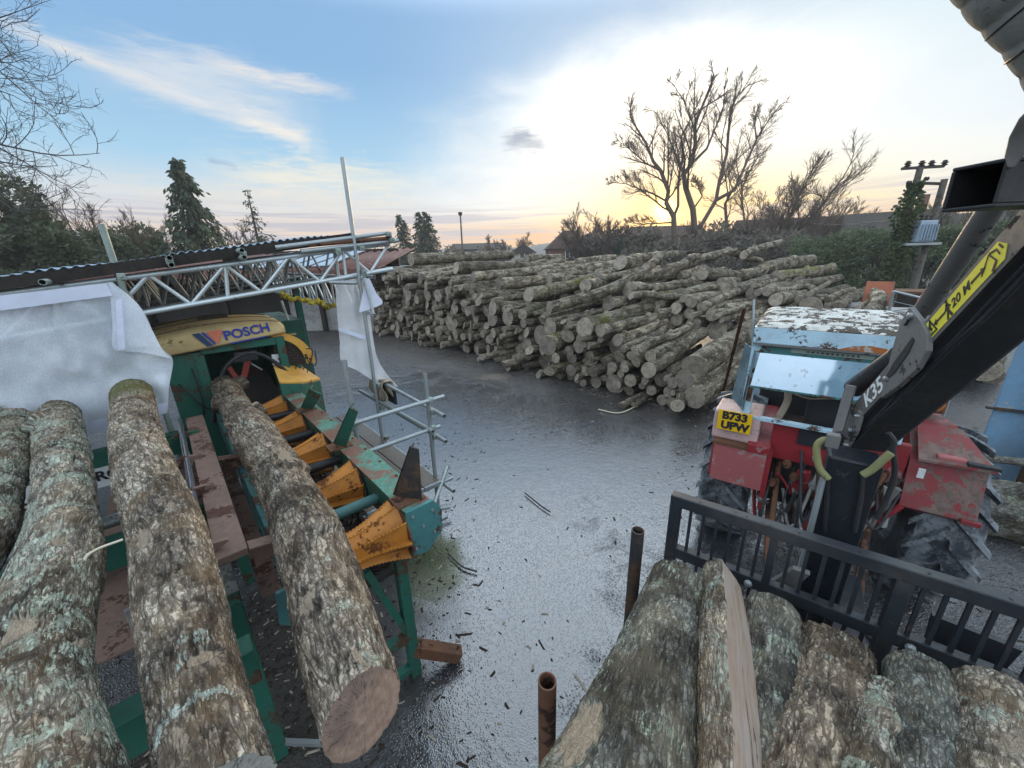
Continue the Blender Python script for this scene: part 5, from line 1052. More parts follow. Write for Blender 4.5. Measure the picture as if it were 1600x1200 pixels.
MB().bar(mp(2.42, -.10, .12), mp(2.2, .2, .02), .03, .03).build('brace_wire', M['galv'], ld)
MB().prism([mp(2.6, -.06, 1.20), mp(4.9, -.06, 1.25), mp(4.9, -.75, 1.28), mp(2.6, -.75, 1.22)], -ZZ * .01).build('brown_tray', M['rail_rust'], ld)
MB().prism([mp(3.5, -.78, 1.25), mp(4.3, -.78, 1.28), mp(4.3, -1.15, 1.30), mp(3.5, -1.15, 1.27)], -ZZ * .01).build('pale_plate', M['conc'], ld)
MB().prism([mp(2.6, .05, 1.12), mp(4.9, .05, 1.16), mp(4.9, .165, 1.16), mp(2.6, .165, 1.12)], -ZZ * .01).build('brown_tray', M['rail_rust'], ld)
MB().bar(mp(3.5, -.8, 1.30), mp(4.2, -1.1, 1.42), .03, .03).bar(mp(3.5, -1.15, 1.3), mp(3.55, -.75, 1.32), .04, .04).build('strut', M['darksteel'], ld)
for n0, n1, txt in ((-.98, -.50, 'RCL'), (-1.75, -1.12, 'RD')):
    z0 = 1.30; bd = MB().box(mp(4.94, (n0 + n1) / 2, z0 + .06), (.012, n1 - n0, .19), MAX3).build('sign_board', M['white'], ld)
    lettering(txt, .13, mp(4.930, n1 - (.22 if txt == 'RCL' else .25), z0 + .075), MN_, ZZ, M['letter'], bd, bold=.004, extrude=.0015)
    if txt == 'RD': MB().bar(mp(4.931, -1.6, z0 + .0), mp(4.931, -1.15, z0), .003, .02).build('small_print', M['letter'], bd)
tag(MB().tube(spline([atz(118, 990, 1.75), atz(126, 935, 1.88), atz(130, 880, 1.95), atz(148, 860, 1.98), atz(192, 843, 1.98)], 24), [.006] * 8 + [.008] * 8 + [.006] * 8, 6).build('twig', M['twig'], smooth='all'), 'peeled pale twig hooked over the crooked deck log', 'twig')

# ------------------------------------------------------------------ scaffold work platform
sp_ = thing('scaffold_platform', 'tube scaffold platform with wet planks beside the conveyor', 'scaffold', mp(4.6, 1.6, 0))
rng = np.random.default_rng(9)
for k in range(4):
    n0 = 1.14 + k * .235; o = mbox(MB(), 3.74 + rng.uniform(-.04, .04), 6.9, n0, n0 + .222, .565 + rng.uniform(0, .008), .605).build('plank', M['plank'], sp_, bevel=.004)
    mbox(MB(), 3.725, 3.735 + .02, n0, n0 + .222, .56, .61).build('end_band', M['galv'], o)
def coupler(mb, p, ax):
    return mb.box(p, (.07, .06, .06), MAX3).lathe(p + ax * .03, ax, [(-.01, 0), (-.01, .012), (.03, .012), (.03, 0)], 6)
for (u, n, z0, z1) in ((3.87, 2.07, 0, 1.97), (3.86, 1.20, .0, 2.30), (5.24, 1.99, 0, 4.42), (6.6, 1.2, 0, 2.0), (6.6, 2.05, 0, 2.0)):
    MB().pipe(mp(u, n, z0 + .02), mp(u, n, z1), .0245).build('upright', M['galv'], sp_, True); mbox(MB(), u - .08, u + .08, n - .08, n + .08, 0.002, .02).build('base_plate', M['galv'], sp_)
for (a, b) in ((mp(3.80, 1.12, 1.645), mp(3.82, 2.26, 1.655)), (mp(3.80, 1.12, 1.285), mp(3.82, 2.17, 1.29)), (mp(3.60, 2.12, 1.50), mp(6.0, 2.12, 1.56)), (mp(3.62, 2.12, 1.17), mp(6.3, 2.12, 1.17)), (mp(3.72, 2.02, 1.30), mp(5.9, 2.02, 1.27)), (mp(3.55, 2.13, .52), mp(6.6, 2.13, .52)), (mp(3.81, 1.0, .53), mp(3.81, 2.28, .53)), (mp(3.92, 1.9, .15), mp(3.80, 2.2, .13)), (mp(5.3, 1.05, .53), mp(5.3, 2.2, .53)), (mp(3.45, 1.75, .47), mp(3.95, 2.3, .62))):
    MB().pipe(a, b, .0245).build('rail', M['galv'], sp_, True)
for (u, n, z) in ((3.83, 2.08, 1.65), (3.83, 2.08, 1.29), (3.84, 2.10, 1.50), (3.84, 2.1, 1.17), (3.84, 2.1, .52), (3.83, 1.2, 1.645), (3.83, 1.2, 1.285), (5.24, 2.05, 1.52), (5.24, 2.05, 1.17), (5.24, 2.05, .68)): coupler(MB(), mp(u, n, z), MN_).build('coupler', M['galvg'], sp_, bevel=.006)
# rope tail, block and rag on the platform
tag(MB().tube(spline([mp(6.0, 1.22, 2.0), mp(6.0, 1.26, 1.6), mp(6.02, 1.24, 1.2), mp(5.98, 1.27, .95)], 20), .03, 8).tube(spline([mp(6.0, 1.2, 1.7), mp(6.0, 1.16, 1.3), mp(6.0, 1.18, 1.0)], 12), .02, 6).build('green_rope', M['green'], smooth='all'), 'hank of green rope hanging beside the scaffold platform', 'rope')
tag(MB().lathe(mp(6.15, 1.22, .61), ZZ, [(0, 0), (0, .09), (.12, .10), (.24, .095), (.24, 0)], 12).build('wood_block', M['bark_dark'], smooth=True), 'short round wood block standing on the scaffold planks', 'wood block')
ck = MB(); P = []
for j, n in enumerate(np.linspace(0, 1, 14)):
    row = []
    for i, s in enumerate(np.linspace(-1, 1, 24)):
        ln = .34 * abs(s); u = 5.35 + (n - .5) * .55; wob = .03 * math.sin(s * 7 + n * 9) + .02 * math.sin(n * 17 + s * 3); row.append(mp(u + .04 * math.sin(s * 4 + 2), 2.12 + math.copysign(.035 + .03 * abs(s), s) + wob, 1.585 - max(0, ln - .03) + .01 * math.sin(n * 11)))
    P.append(row)
tag(ck.grid(np.array(P)).build('sacking_cloth', M['cloth'], smooth='all', solid=.01), 'crumpled sacking cloth hung over the scaffold hand rail', 'cloth')
tag(mbox(MB(), 5.0, 5.25, 2.16, 2.19, 1.25, 1.52).build('rubber_flap', M['black'], bevel=.005), 'small black rubber flap hanging from the scaffold hand rail', 'flap')
tag(MB().lathe(mp(4.75, 1.62, .61), ZZ, [(0, 0), (0, .05), (.1, .05), (.12, .03), (.16, .03), (.16, 0)], 12).build('grease_pot', M['galv'], smooth=True), 'small dented metal pot left on the scaffold planks', 'pot')

# ------------------------------------------------------------------ scaffold canopy over the machine: lattice beams, tubes and tin roof
sc_ = thing('scaffold_canopy', 'aluminium lattice beam canopy with tin roof over the machine', 'scaffold roof', mp(5.35, .5, 0))
def lattice(name, a0, a1, b0, b1, r, pan, mat, mid=()):
    """two chords a (top) and b (bottom) with zigzag braces"""
    a0, a1, b0, b1 = map(np.array, (a0, a1, b0, b1)); mb = MB().pipe(a0, a1, r).pipe(b0, b1, r)
    for k in range(pan):
        f0, f1, f2 = k / pan, (k + .5) / pan, (k + 1) / pan; A = lambda f: a0 + (a1 - a0) * f; B_ = lambda f: b0 + (b1 - b0) * f
        mb.tube([A(f0), B_(f1)], r * .72, 8).tube([B_(f1), A(f2)], r * .72, 8)
        if k % 2 == 0: mb.tube([A(f0), B_(f0)], r * .72, 8)
    return mb.build(name, M[mat], sc_, True, recalc=True)
ta = lambda px: plu(px, 457 - .133 * px + (px * .0 if px < 440 else -(px - 440) * .02), 5.35)
lattice('lattice_beam', plu(-330, 502, 5.35), plu(608, 381, 5.35), plu(-330, 588, 5.35), plu(613, 420, 5.35), .027, 7, 'alu')
lattice('lattice_beam', mp(5.15, 2.02, 3.02), mp(11, 2.02, 3.05), mp(5.15, 2.08, 2.55), mp(11, 2.08, 2.60), .024, 13, 'alu')
lattice('lattice_beam', mp(5.6, -1.3, 2.95), mp(11, -1.3, 2.95), mp(5.6, -1.3, 2.5), mp(11, -1.3, 2.5), .024, 13, 'galv')
for u in (6.6, 7.9, 9.2, 10.5): lattice('lattice_beam', mp(u, -2.4, 2.84), mp(u, 2.1, 3.42), mp(u, -2.4, 2.45), mp(u, 2.1, 3.03), .022, 16, 'galv')
rz = lambda n: 3.07 + .137 * (n + 1)
P = []
for u in np.linspace(5.28, 11.4, 2): P.append([mp(u, n, rz(n) + .10 + .012 * math.sin(n * 2 * math.pi / .076) + .03 * fbm(np.array([[n * 2.1, u, 0]]), 2, 4)[0]) for n in np.arange(-5.2, 2.02, .0127)])
MB().grid(np.array(P)).build('tin_roof', M['bluetin'], sc_, smooth='all', solid=.004)
MB().bar(mp(5.29, -5.2, rz(-5.2) + .045), mp(5.29, 2.0, rz(2.0) + .045), .05, .10).build('roof_edge', M['dark'], sc_)
for nq in (-3.0, -2.2, -1.2, -.35, .58, .98): MB().bar(mp(5.3, nq, rz(nq) + .04), mp(11.3, nq, rz(nq) + .04), .05, .05).build('purlin', M['dark'], sc_)
for (x, y) in ((66, 441), (265, 403), (268, 414), (378, 391), (382, 402)): p = plu(x, y, 5.02); MB().pipe(p, p + MU_ * 1.6, .0245).build('tube', M['galvg'], sc_, True)
for (x0, y0, x1, y1, mm) in ((430, 387, 607, 364, 'galv'), (480, 383, 612, 372, 'rust'), (470, 393, 622, 376, 'galv')): MB().pipe(plu(x0, y0, 5.25), plu(x1, y1, 5.25), .026).build('tube', M[mm], sc_, True)
MB().pipe(plu(515, 441, 5.2), plu(558, 442, 5.0), .0245).build('tube', M['galv'], sc_, True)
MB().pipe(plu(572, 432, 5.35), plu(584, 433, 5.2), .0245).build('tube', M['galv'], sc_, True)
MB().pipe(plu(158, 350, 5.32), plu(262, 648, 5.32) * np.array([1, 1, 0]) + ZZ * .02, .0265).build('upright', M['galvg'], sc_, True)
MB().pipe(plu(522, 385, 5.42), plu(536, 490, 5.42), .024).build('upright', M['galv'], sc_, True)
for (x, y) in ((607, 366), (612, 375), (528, 392), (565, 388), (568, 425), (190, 432), (265, 408), (380, 397)): coupler(MB(), plu(x, y, 5.2), -MU_).build('coupler', M['galvg'], sc_, bevel=.006)
tag(MB().tube(spline([plu(x, y, 5.7) for x, y in ((440, 458), (455, 468), (470, 466), (485, 472), (500, 471), (510, 480), (522, 477))], 60) + np.random.default_rng(3).normal(0, .014, (60, 3)), .028, 7).build('yellow_rope', M['rope'], smooth='all'), 'frayed yellow rope twisted round the lower lattice beam', 'rope')

# ------------------------------------------------------------------ plastic sheets
def sheet_from(rows, u, nx, mat, name, label, fold=.03, seed=1, thick=.002, hem=()):
    """rows: list of (left px, right px) down the sheet, hung in the plane u, with soft folds"""
    ny = 40; L = spline([plu(*r[0], u) for r in rows], ny); Rr = spline([plu(*r[1], u) for r in rows], ny); s = np.linspace(0, 1, nx)[None, :, None]
    P = L[:, None, :] + (Rr - L)[:, None, :] * s; ii = np.stack([P[..., 0] * 1.0, P[..., 2] * .55, P[..., 1] * 0], -1).reshape(-1, 3)
    cr_ = 1 - np.abs(fbm(ii * np.array([3.1, 2.6, 1]) + 7, 3, seed + 5)) * 3.2; w = (.35 * np.clip(cr_, -.2, 1) + fbm(ii * 2.2, 4, seed) + .5 * fbm(ii * np.array([7, 1.4, 1]), 3, seed + 2)).reshape(P.shape[:2]); P = P - MU_ * (w * fold)[..., None]
    return tag(MB().grid(P).build(name, M[mat], smooth='all'), label, 'plastic sheet')
sheet_from([((-200, 486), (172, 441)), ((-200, 560), (214, 474)), ((-200, 640), (251, 541)), ((-200, 700), (270, 562)), ((-200, 745), (264, 606)), ((-200, 775), (262, 646))], 5.21, 110, 'sheet', 'plastic_sheet', 'wide white plastic sheet draped under the canopy behind the deck logs', .085, 3)
sheet_from([((170, 441), (176, 441)), ((173, 470), (218, 478)), ((176, 510), (240, 520)), ((178, 545), (255, 548)), ((212, 549), (268, 560))], 5.13, 30, 'sheet', 'plastic_sheet', 'folded over corner flap of the wide plastic sheet beside the yellow hood', .03, 8)
sheet_from([((524, 440), (574, 433)), ((527, 480), (578, 480)), ((531, 530), (584, 535)), ((534, 565), (590, 560)), ((560, 580), (604, 585)), ((590, 600), (622, 604))], 5.33, 34, 'sheet2', 'plastic_sheet', 'narrow plastic curtain hanging to the ground at the tall scaffold pole', .05, 5)
sheet_from([((571, 435), (577, 435)), ((566, 460), (588, 458)), ((561, 485), (597, 474)), ((562, 488), (570, 486))], 5.18, 14, 'sheet3', 'plastic_sheet', 'small triangular pale blue plastic flap on the tall scaffold pole', .02, 6)
hems = [o for o in COL.objects if o.name.startswith('plastic_sheet')]
for rows in ([(-200, 486), (166, 443), (176, 462), (-200, 512)], [(-200, 745), (262, 628), (261, 645), (-200, 776)], [(181, 470), (190, 466), (196, 545), (184, 547)]):
    q = np.array([plu(x, y, 5.10) for x, y in rows]); s_ = np.linspace(0, 1, 30)[:, None]; MB().grid(np.array([q[0] + (q[1] - q[0]) * s_, q[3] + (q[2] - q[3]) * s_])).build('hem', M['sheet3'], hems[0])
for (a, b, c, d) in (((529, 512), (578, 527), (578, 533), (529, 517)),): tag(MB().prism([plu(*a, 5.26), plu(*b, 5.26), plu(*c, 5.26), plu(*d, 5.26)], MU_ * .004).build('tape_strip', M['sheet3']), 'pale tape strip across the narrow plastic curtain', 'tape')

# ------------------------------------------------------------------ open shed behind
sh = thing('open_shed', 'dark open fronted shed with rusty red tin roof behind the machine', 'shed', (-12, 20, 0))
MB().box((-16, 24.0, 2.0), (19, .2, 4.0)).box((-25.0, 20, 2.0), (.2, 8, 4.0)).build('back_wall', M['dark'], sh)
MB().box((-8.7, 19.6, .8), (4.6, .2, 1.6)).build('concrete_wall', M['conc'], sh, bevel=.02)
for x in (-6.6, -9.3, -11.2, -14, -18): MB().box((x, 19.35, 1.5), (.2, .2, 3.0)).build('post', M['dark'], sh)
P = []; e0, e1 = 2.95, 4.0
for yv, z in ((17.8, e0), (25, e1)): P.append([np.array([x, yv, z + .05 * math.sin(x * 2 * math.pi / .45)]) for x in np.arange(-26, -5.6, .075)])
rf = MB().grid(np.array(P)).build('roof', M['redtin'], sh, smooth='all', solid=.02)
for k in range(5):
    x0 = -12.6 + k * .9; MB().prism([(x0, 18.4, 3.13), (x0 + .7, 18.4, 3.13), (x0 + .7, 23.6, 3.89), (x0, 23.6, 3.89)], ZZ * .03).build('skylight', M['bluetin'], rf)
MB().box((-16, 17.78, 2.86), (20.4, .06, .22)).build('fascia', M['redtin'], sh)
MB().box((-14.5, 20.8, 1.2), (7, 2, 2.4)).build('stored_boards', M['dark'], sh, bevel=.05)
cn = thing('blue_container', 'pale blue flat roofed store beyond the left end of the pile', 'store', (-7.6, 25, 0))
MB().box((-7.2, 25.5, 1.45), (3.0, 3, 2.9)).build('wall', M['bluetin'], cn); MB().box((-7.2, 25.5, 2.95), (3.3, 3.3, .1)).build('roof', M['bluetin'], cn)

# ------------------------------------------------------------------ frame of tractor and trailer: a ahead along the trailer, b to the right
TA_ = np.array([.6, .8, 0]); TB_ = np.array([.8, -.6, 0]); TAX = (TA_, TB_, ZZ)
def tp(a, b, z): return TA_ * a + TB_ * b + ZZ * z
def tbox(mb, a0, a1, b0, b1, z0, z1, mi=0): return mb.box(tp((a0 + a1) / 2, (b0 + b1) / 2, (z0 + z1) / 2), (abs(a1 - a0), abs(b1 - b0), abs(z1 - z0)), TAX, mi)
def pla(px, py, a): r = ray(px, py); return EYE + r * (a / (r @ TA_))
def plb(px, py, b): r = ray(px, py); return EYE + r * (b / (r @ TB_))

# ---- trailer
tl = thing('timber_trailer', 'black timber trailer with slatted headboard rack and pipe stanchions', 'trailer', tp(1.2, .6, 0))
hdb = MB(); a0 = 2.33
hb_ = tbox(MB(), a0 - .035, a0 + .035, -.47, 1.95, 1.66, 1.735).build('top_rail', M['rackblack'], tl, bevel=.006)
dots = MB()
for k in range(9): dots.lathe(tp(a0 - .01, -.3 + k * .25, 1.735), ZZ, [(0, 0), (0, .007), (.002, .007), (.002, 0)], 8)
dots.build('bolt_holes', M['letter'], hb_)
tbox(MB(), a0 - .03, a0 + .03, -.41, 1.95, 1.27, 1.345).build('mid_rail', M['rackblack'], tl, bevel=.005)
tbox(MB(), a0 - .035, a0 + .035, -.47, 1.95, .80, .88).build('bottom_rail', M['rackblack'], tl, bevel=.005)
tbox(MB(), a0 - .035, a0 + .035, -.47, -.405, .86, 1.67).build('end_post', M['rackblack'], tl, bevel=.006)
tbox(MB(), a0 - .033, a0 + .033, .60, .665, .86, 1.67).build('mid_post', M['rackblack'], tl, bevel=.006)
tbox(MB(), a0 - .033, a0 + .033, .08, .12, .86, 1.67).build('mid_post', M['rackblack'], tl, bevel=.006)
for k in range(30):
    b_ = -.345 + k * .075
    if abs(b_ - .63) > .05 and abs(b_ - .10) > .04 and b_ < 1.9: tbox(MB(), a0 - .009, a0 + .009, b_ - .0085, b_ + .0085, .87, 1.665).build('bar', M['rackblack'], tl)
for (a, b_, z1) in ((.907, -.549, 1.65), (1.89, -.54, 1.70), (.907, 1.75, 1.65), (1.89, 1.75, 1.7)):
    MB().pipe(tp(a, b_, .78), tp(a, b_ , z1), .036, .006, 24).build('stanchion', M['darksteel'] if a > 1 else M['rust'], tl, True)
for a in (.907, 1.89): tbox(MB(), a - .06, a + .06, -.6, 1.8, .70, .82).build('bunk', M['rackblack'], tl, bevel=.006)
tbox(MB(), -1.5, 3.6, .45, .75, .52, .70).build('chassis_beam', M['rackblack'], tl, bevel=.01)
for b_ in (.05, 1.0): MB().bar(tp(2.5, b_, .78), tp(3.3, .6, .6), .07, .09).build('strut', M['rackblack'], tl)
MB().prism([tp(2.42, -.02, 1.0), tp(2.42, .22, 1.42), tp(2.42, .30, 1.42), tp(2.42, .12, 1.0)], TA_ * .04).build('gusset', M['plategrey'], tl)
MB().prism([tp(2.45, .80, 1.42), tp(2.45, 1.10, 1.40), tp(2.5, 1.05, .85), tp(2.5, .85, .85)], TA_ * .03).build('gusset', M['rackblack'], tl)
for b_ in (-.1, .02, .72, .95, 1.08): MB().lathe(tp(2.29, b_, 1.31), -TA_, [(0, .022), (.012, .022), (.02, .012), (.02, 0)], 8).build('bolt', M['galv'], tl)
for s in (-1, 1): MB().lathe(tp(-1.0, .6 + s * .85, .42), TB_, [(-.15, 0), (-.15, .3), (-.12, .42), (.12, .42), (.15, .3), (.15, 0)], 28).build('wheel', M['tyre'], tl, True)

# ---- loading crane
cr = thing('timber_crane', 'black loading crane boom with yellow warning strip rising past the viewer', 'crane', tp(2.9, .42, 0))
MB().prism([tp(2.68, .28, .6), tp(2.68, .50, .6), tp(2.68, .515, 2.07), tp(2.68, .275, 2.07)], TA_ * .2).build('pillar', M['pillar'], cr, bevel=.015)
tbox(MB(), 2.55, 3.05, .2, .6, .55, .75).build('slew_base', M['black'], cr, bevel=.01)
MB().tube([tp(2.62, .275, .75), tp(2.66, .275, 1.95)], .016, 8).build('pipe', M['galv'], cr, True)
W0 = atd(1350, 652, 2.25); W1 = atd(1590, 401, 1.30)
w = unit(W1 - W0); S = unit(np.cross(w, ZZ)) * -1; S = S if S @ (EYE - W0) > 0 else -S; T = np.cross(w, S); T = T if T[2] > 0 else -T
BW, BH = .26, .155; OC = T * BH / 2 - S * BW / 2; E1 = W0 + w * 2.6; E0 = W0 - w * .44
bo = MB().box((E0 + E1) / 2 + OC, (np.linalg.norm(E1 - E0), BW, BH), (w, S, T)).build('boom', M['black'], cr, bevel=.022)
def bs(l, t, o=0.0): return W0 + w * l + T * t + S * (.003 + o)        # point on the visible side of the boom: along, up, out
LB_ = np.linalg.norm(W1 - W0)
def side(px, py, o=0.0):
    r = ray(px, py); c = W0 + S * o; p = EYE + r * (((c - EYE) @ S) / (r @ S)); return p
tb_ = BH / 2
MB().prism([bs(-.34, .012), bs(2.58, .012), bs(2.58, BH - .012), bs(-.34, BH - .012)], S * -.004).build('side_skin', M['sidegrey'], bo)  # grey skin over one side of the boom, paler than its black paint
def on(px, py): p = side(px, py); q = p - W0; return float(q @ w), float(q @ T)
l0, t0 = on(1452, 530); l1, t1 = on(1562, 378); print('boom sticker', l0, t0, l1, t1, LB_)
st_t0, st_t1 = .032, .122
stk = MB().prism([bs(l0, st_t0), bs(l1, st_t0), bs(l1 + .03, (st_t0 + st_t1) / 2), bs(l1, st_t1), bs(l0, st_t1)], S * .002).build('warning_strip', M['sticker'], cr)
tm = (st_t0 + st_t1) / 2; LS = l1 - l0; X, Yd = w, T
lettering('20 M', .056, bs(l0 + LS * .52, tm, .003), X, Yd, M['letter'], stk, bold=.001, extrude=.0008, shear=.15)
ic = MB()
def flush(nm):
    global ic
    ic.build(nm, M['letter'], stk); ic = MB()
def arrow(l, dr):
    ic.prism([bs(l - .03, tm - .005, .003), bs(l + .03, tm - .005, .003), bs(l + .03, tm + .005, .003), bs(l - .03, tm + .005, .003)], S * .001)
    ic.prism([bs(l + dr * .03, tm - .016, .003), bs(l + dr * .055, tm, .003), bs(l + dr * .03, tm + .016, .003)], S * .001)
arrow(l0 + LS * .24, -1); flush('arrow'); arrow(l0 + LS * .72, 1); flush('arrow')
c0 = l0 + LS * .085; ic.prism([bs(c0 - .036, tm - .036, .003), bs(c0 + .036, tm - .036, .003), bs(c0 + .030, tm - .029, .003), bs(c0 - .026, tm - .029, .003)], S * .001)
ic.prism([bs(c0 - .036, tm - .036, .003), bs(c0, tm + .05, .003), bs(c0 + .002, tm + .032, .003), bs(c0 - .03, tm - .038, .003)], S * .001).prism([bs(c0 + .036, tm - .036, .003), bs(c0, tm + .05, .003), bs(c0 - .002, tm + .032, .003), bs(c0 + .03, tm - .038, .003)], S * .001)
ic.prism([bs(c0 - .004, tm - .03, .003), bs(c0 + .008, tm - .005, .003), bs(c0 - .002, tm - .002, .003), bs(c0 + .006, tm + .025, .003), bs(c0 - .012, tm - .008, .003), bs(c0, tm - .012, .003)], S * .001)
flush('hazard_triangle')
pm_ = l0 + LS * .345                                                             # walking figure
ic.lathe(bs(pm_, tm + .042, .003), S, [(0, 0), (0, .009), (.001, .009), (.001, 0)], 10)
for (x0, y0, x1, y1, ww) in ((0, .03, 0, -.005, .009), (0, .025, -.018, .0, .005), (0, .025, .018, .005, .005), (0, -.005, -.014, -.045, .006), (0, -.005, .016, -.043, .006)):
    d = unit(np.array([x1 - x0, y1 - y0])); nx_, ny_ = -d[1] * ww, d[0] * ww; ic.prism([bs(pm_ + x0 + nx_, tm + y0 + ny_, .003), bs(pm_ + x0 - nx_, tm + y0 - ny_, .003), bs(pm_ + x1 - nx_, tm + y1 - ny_, .003), bs(pm_ + x1 + nx_, tm + y1 + ny_, .003)], S * .001)
flush('walking_figure')
q0 = l0 + LS * .90                                                               # little crane outline at the end of the strip
for (x0, y0, x1, y1, ww) in ((-.06, -.02, .0, .035, .003), (.0, .035, .035, .02, .004), (.0, .03, .02, -.02, .003), (.035, .02, .04, -.01, .003), (-.01, -.045, .02, -.02, .006), (.05, .03, .06, .0, .004)):
    d = unit(np.array([x1 - x0, y1 - y0])); nx_, ny_ = -d[1] * ww, d[0] * ww; ic.prism([bs(q0 + x0 + nx_, tm + y0 + ny_, .003), bs(q0 + x0 - nx_, tm + y0 - ny_, .003), bs(q0 + x1 - nx_, tm + y1 - ny_, .003), bs(q0 + x1 + nx_, tm + y1 + ny_, .003)], S * .001)
flush('crane_outline')
lk, tk_ = on(1369, 630)
lettering('K35', .135, bs(lk, BH / 2, .002), X, Yd, M['letterwhite'], bo, bold=.002, extrude=.001, shear=-.1)
# gusset plate with slot for the lift cylinder pin
gp = [side(x, y, .02) for x, y in ((1421, 479), (1437, 500), (1449, 522), (1448, 548), (1432, 576), (1402, 604), (1376, 622), (1379, 602), (1385, 582), (1390, 560), (1397, 533), (1406, 504))]
g_ = MB().prism(gp, -S * .022).build('gusset_plate', M['plategrey'], cr, bevel=.004)
sl_ = [side(x, y, .0235) for x, y in ((1425, 527), (1428, 531), (1420, 550), (1397, 583), (1386, 592), (1385, 586), (1395, 568))]; MB().prism(sl_, -S * .003).build('slot', M['letter'], g_)
MB().tube(spline([side(x, y, .024) for x, y in ((1418, 490), (1419, 500), (1414, 508))], 8), .006, 6).build('lug', M['darksteel'], g_)
gp2 = [side(x, y, .015) for x, y in ((1316, 700), (1322, 672), (1340, 640), (1345, 645), (1338, 672), (1322, 700))]; MB().prism(gp2, -S * .02).build('knuckle_plate', M['plategrey'], cr, bevel=.004)
# cylinders
c0_, c1_ = side(1336, 606, -.08), side(1410, 556, -.08); MB().tube([c0_, c1_], .062, 20).build('lift_cylinder', M['black'], cr, True)
c2, c3 = side(1432, 502, -.10), side(1582, 275, -.10); MB().tube([c2, c2 + (c3 - c2) * .10], .026, 12).tube([c2 + (c3 - c2) * .10, c3], .042, 22).build('boom_cylinder', M['sidegrey'], cr, True)
MB().bar(tp(2.86, .30, 1.72), plb(1330, 602, .33), .05, .06).build('lever_arm', M['plategrey'], cr, bevel=.005)
# hoses with yellow sleeves
for pts in (((1300, 690), (1286, 688), (1276, 700), (1280, 730), (1294, 748)), ((1392, 708), (1378, 720), (1362, 734), (1348, 742))):
    q = spline([pla(x, y, 2.62) for x, y in pts], 26); MB().tube(q, .019, 10).build('hose_sleeve', M['sleeve'], cr, True)
for pts in (((1300, 690), (1310, 676), (1325, 685)), ((1392, 708), (1397, 690), (1388, 676)), ((1395, 700), (1398, 740), (1385, 780), (1370, 810)), ((1348, 742), (1345, 780), (1335, 830)), ((1294, 748), (1292, 790), (1288, 830))):
    MB().tube(spline([pla(x, y, 2.66) for x, y in pts], 20), .013, 8).build('hose', M['black'], cr, True)
MB().box(pla(1301, 688, 2.6), (.05, .06, .08), TAX).build('valve_block', M['plategrey'], cr, bevel=.006)
# outer arm folded back above: open box section, clevis and wrapped hose bundle
p0 = atd(1520, 292, 1.08); d = unit(atd(1700, 286, 1.10) - p0); up = unit(ZZ - d * (d @ ZZ)); sd = np.cross(d, up); mb = MB(); L = .8
for (o1, s1) in ((up * .055, (L, .13, .010)), (-up * .055, (L, .13, .010))): mb.box(p0 + d * L / 2 + o1, s1, (d, sd, up))
for o1 in (sd * .06, -sd * .06): mb.box(p0 + d * L / 2 + o1, (L, .010, .10), (d, sd, up))
mb.build('outer_arm', M['black'], cr, bevel=.003)
cl = [atd(x, y, 1.0) for x, y in ((1612, 165), (1592, 185), (1576, 215), (1569, 245), (1574, 264), (1586, 262), (1600, 244), (1640, 200))]
MB().prism(cl, unit(atd(1600, 220, 1.2) - atd(1600, 220, 1.0)) * .06).build('clevis', M['sidegrey'], cr, bevel=.006)
q0_, q1_ = atd(1606, -141, .80), atd(1806, 109, .80); hs = MB(); n = 90; s_ = np.linspace(0, 1, n); Q = q0_ + (q1_ - q0_) * s_[:, None]
rr = .128 + .005 * np.abs(np.sin(s_ * 6 * math.pi)) ** .5 + .003 * np.sin(s_ * 9); hs.tube(Q, rr, 48)
hb2 = hs.build('hose_bundle', M['fabric'], cr, smooth='all')
rp = MB(); ax = unit(q1_ - q0_); u1 = unit(np.cross(ax, ZZ)); u2 = np.cross(ax, u1); ang = np.linspace(0, 6 * 2 * math.pi, 400); f_ = ang / ang[-1]
rp.tube(np.array([q0_ + (q1_ - q0_) * f + (u1 * math.cos(a) + u2 * math.sin(a)) * .131 for f, a in zip(f_, ang)]), .0022, 5); rp.build('wrap_cord', M['seat'], hb2)

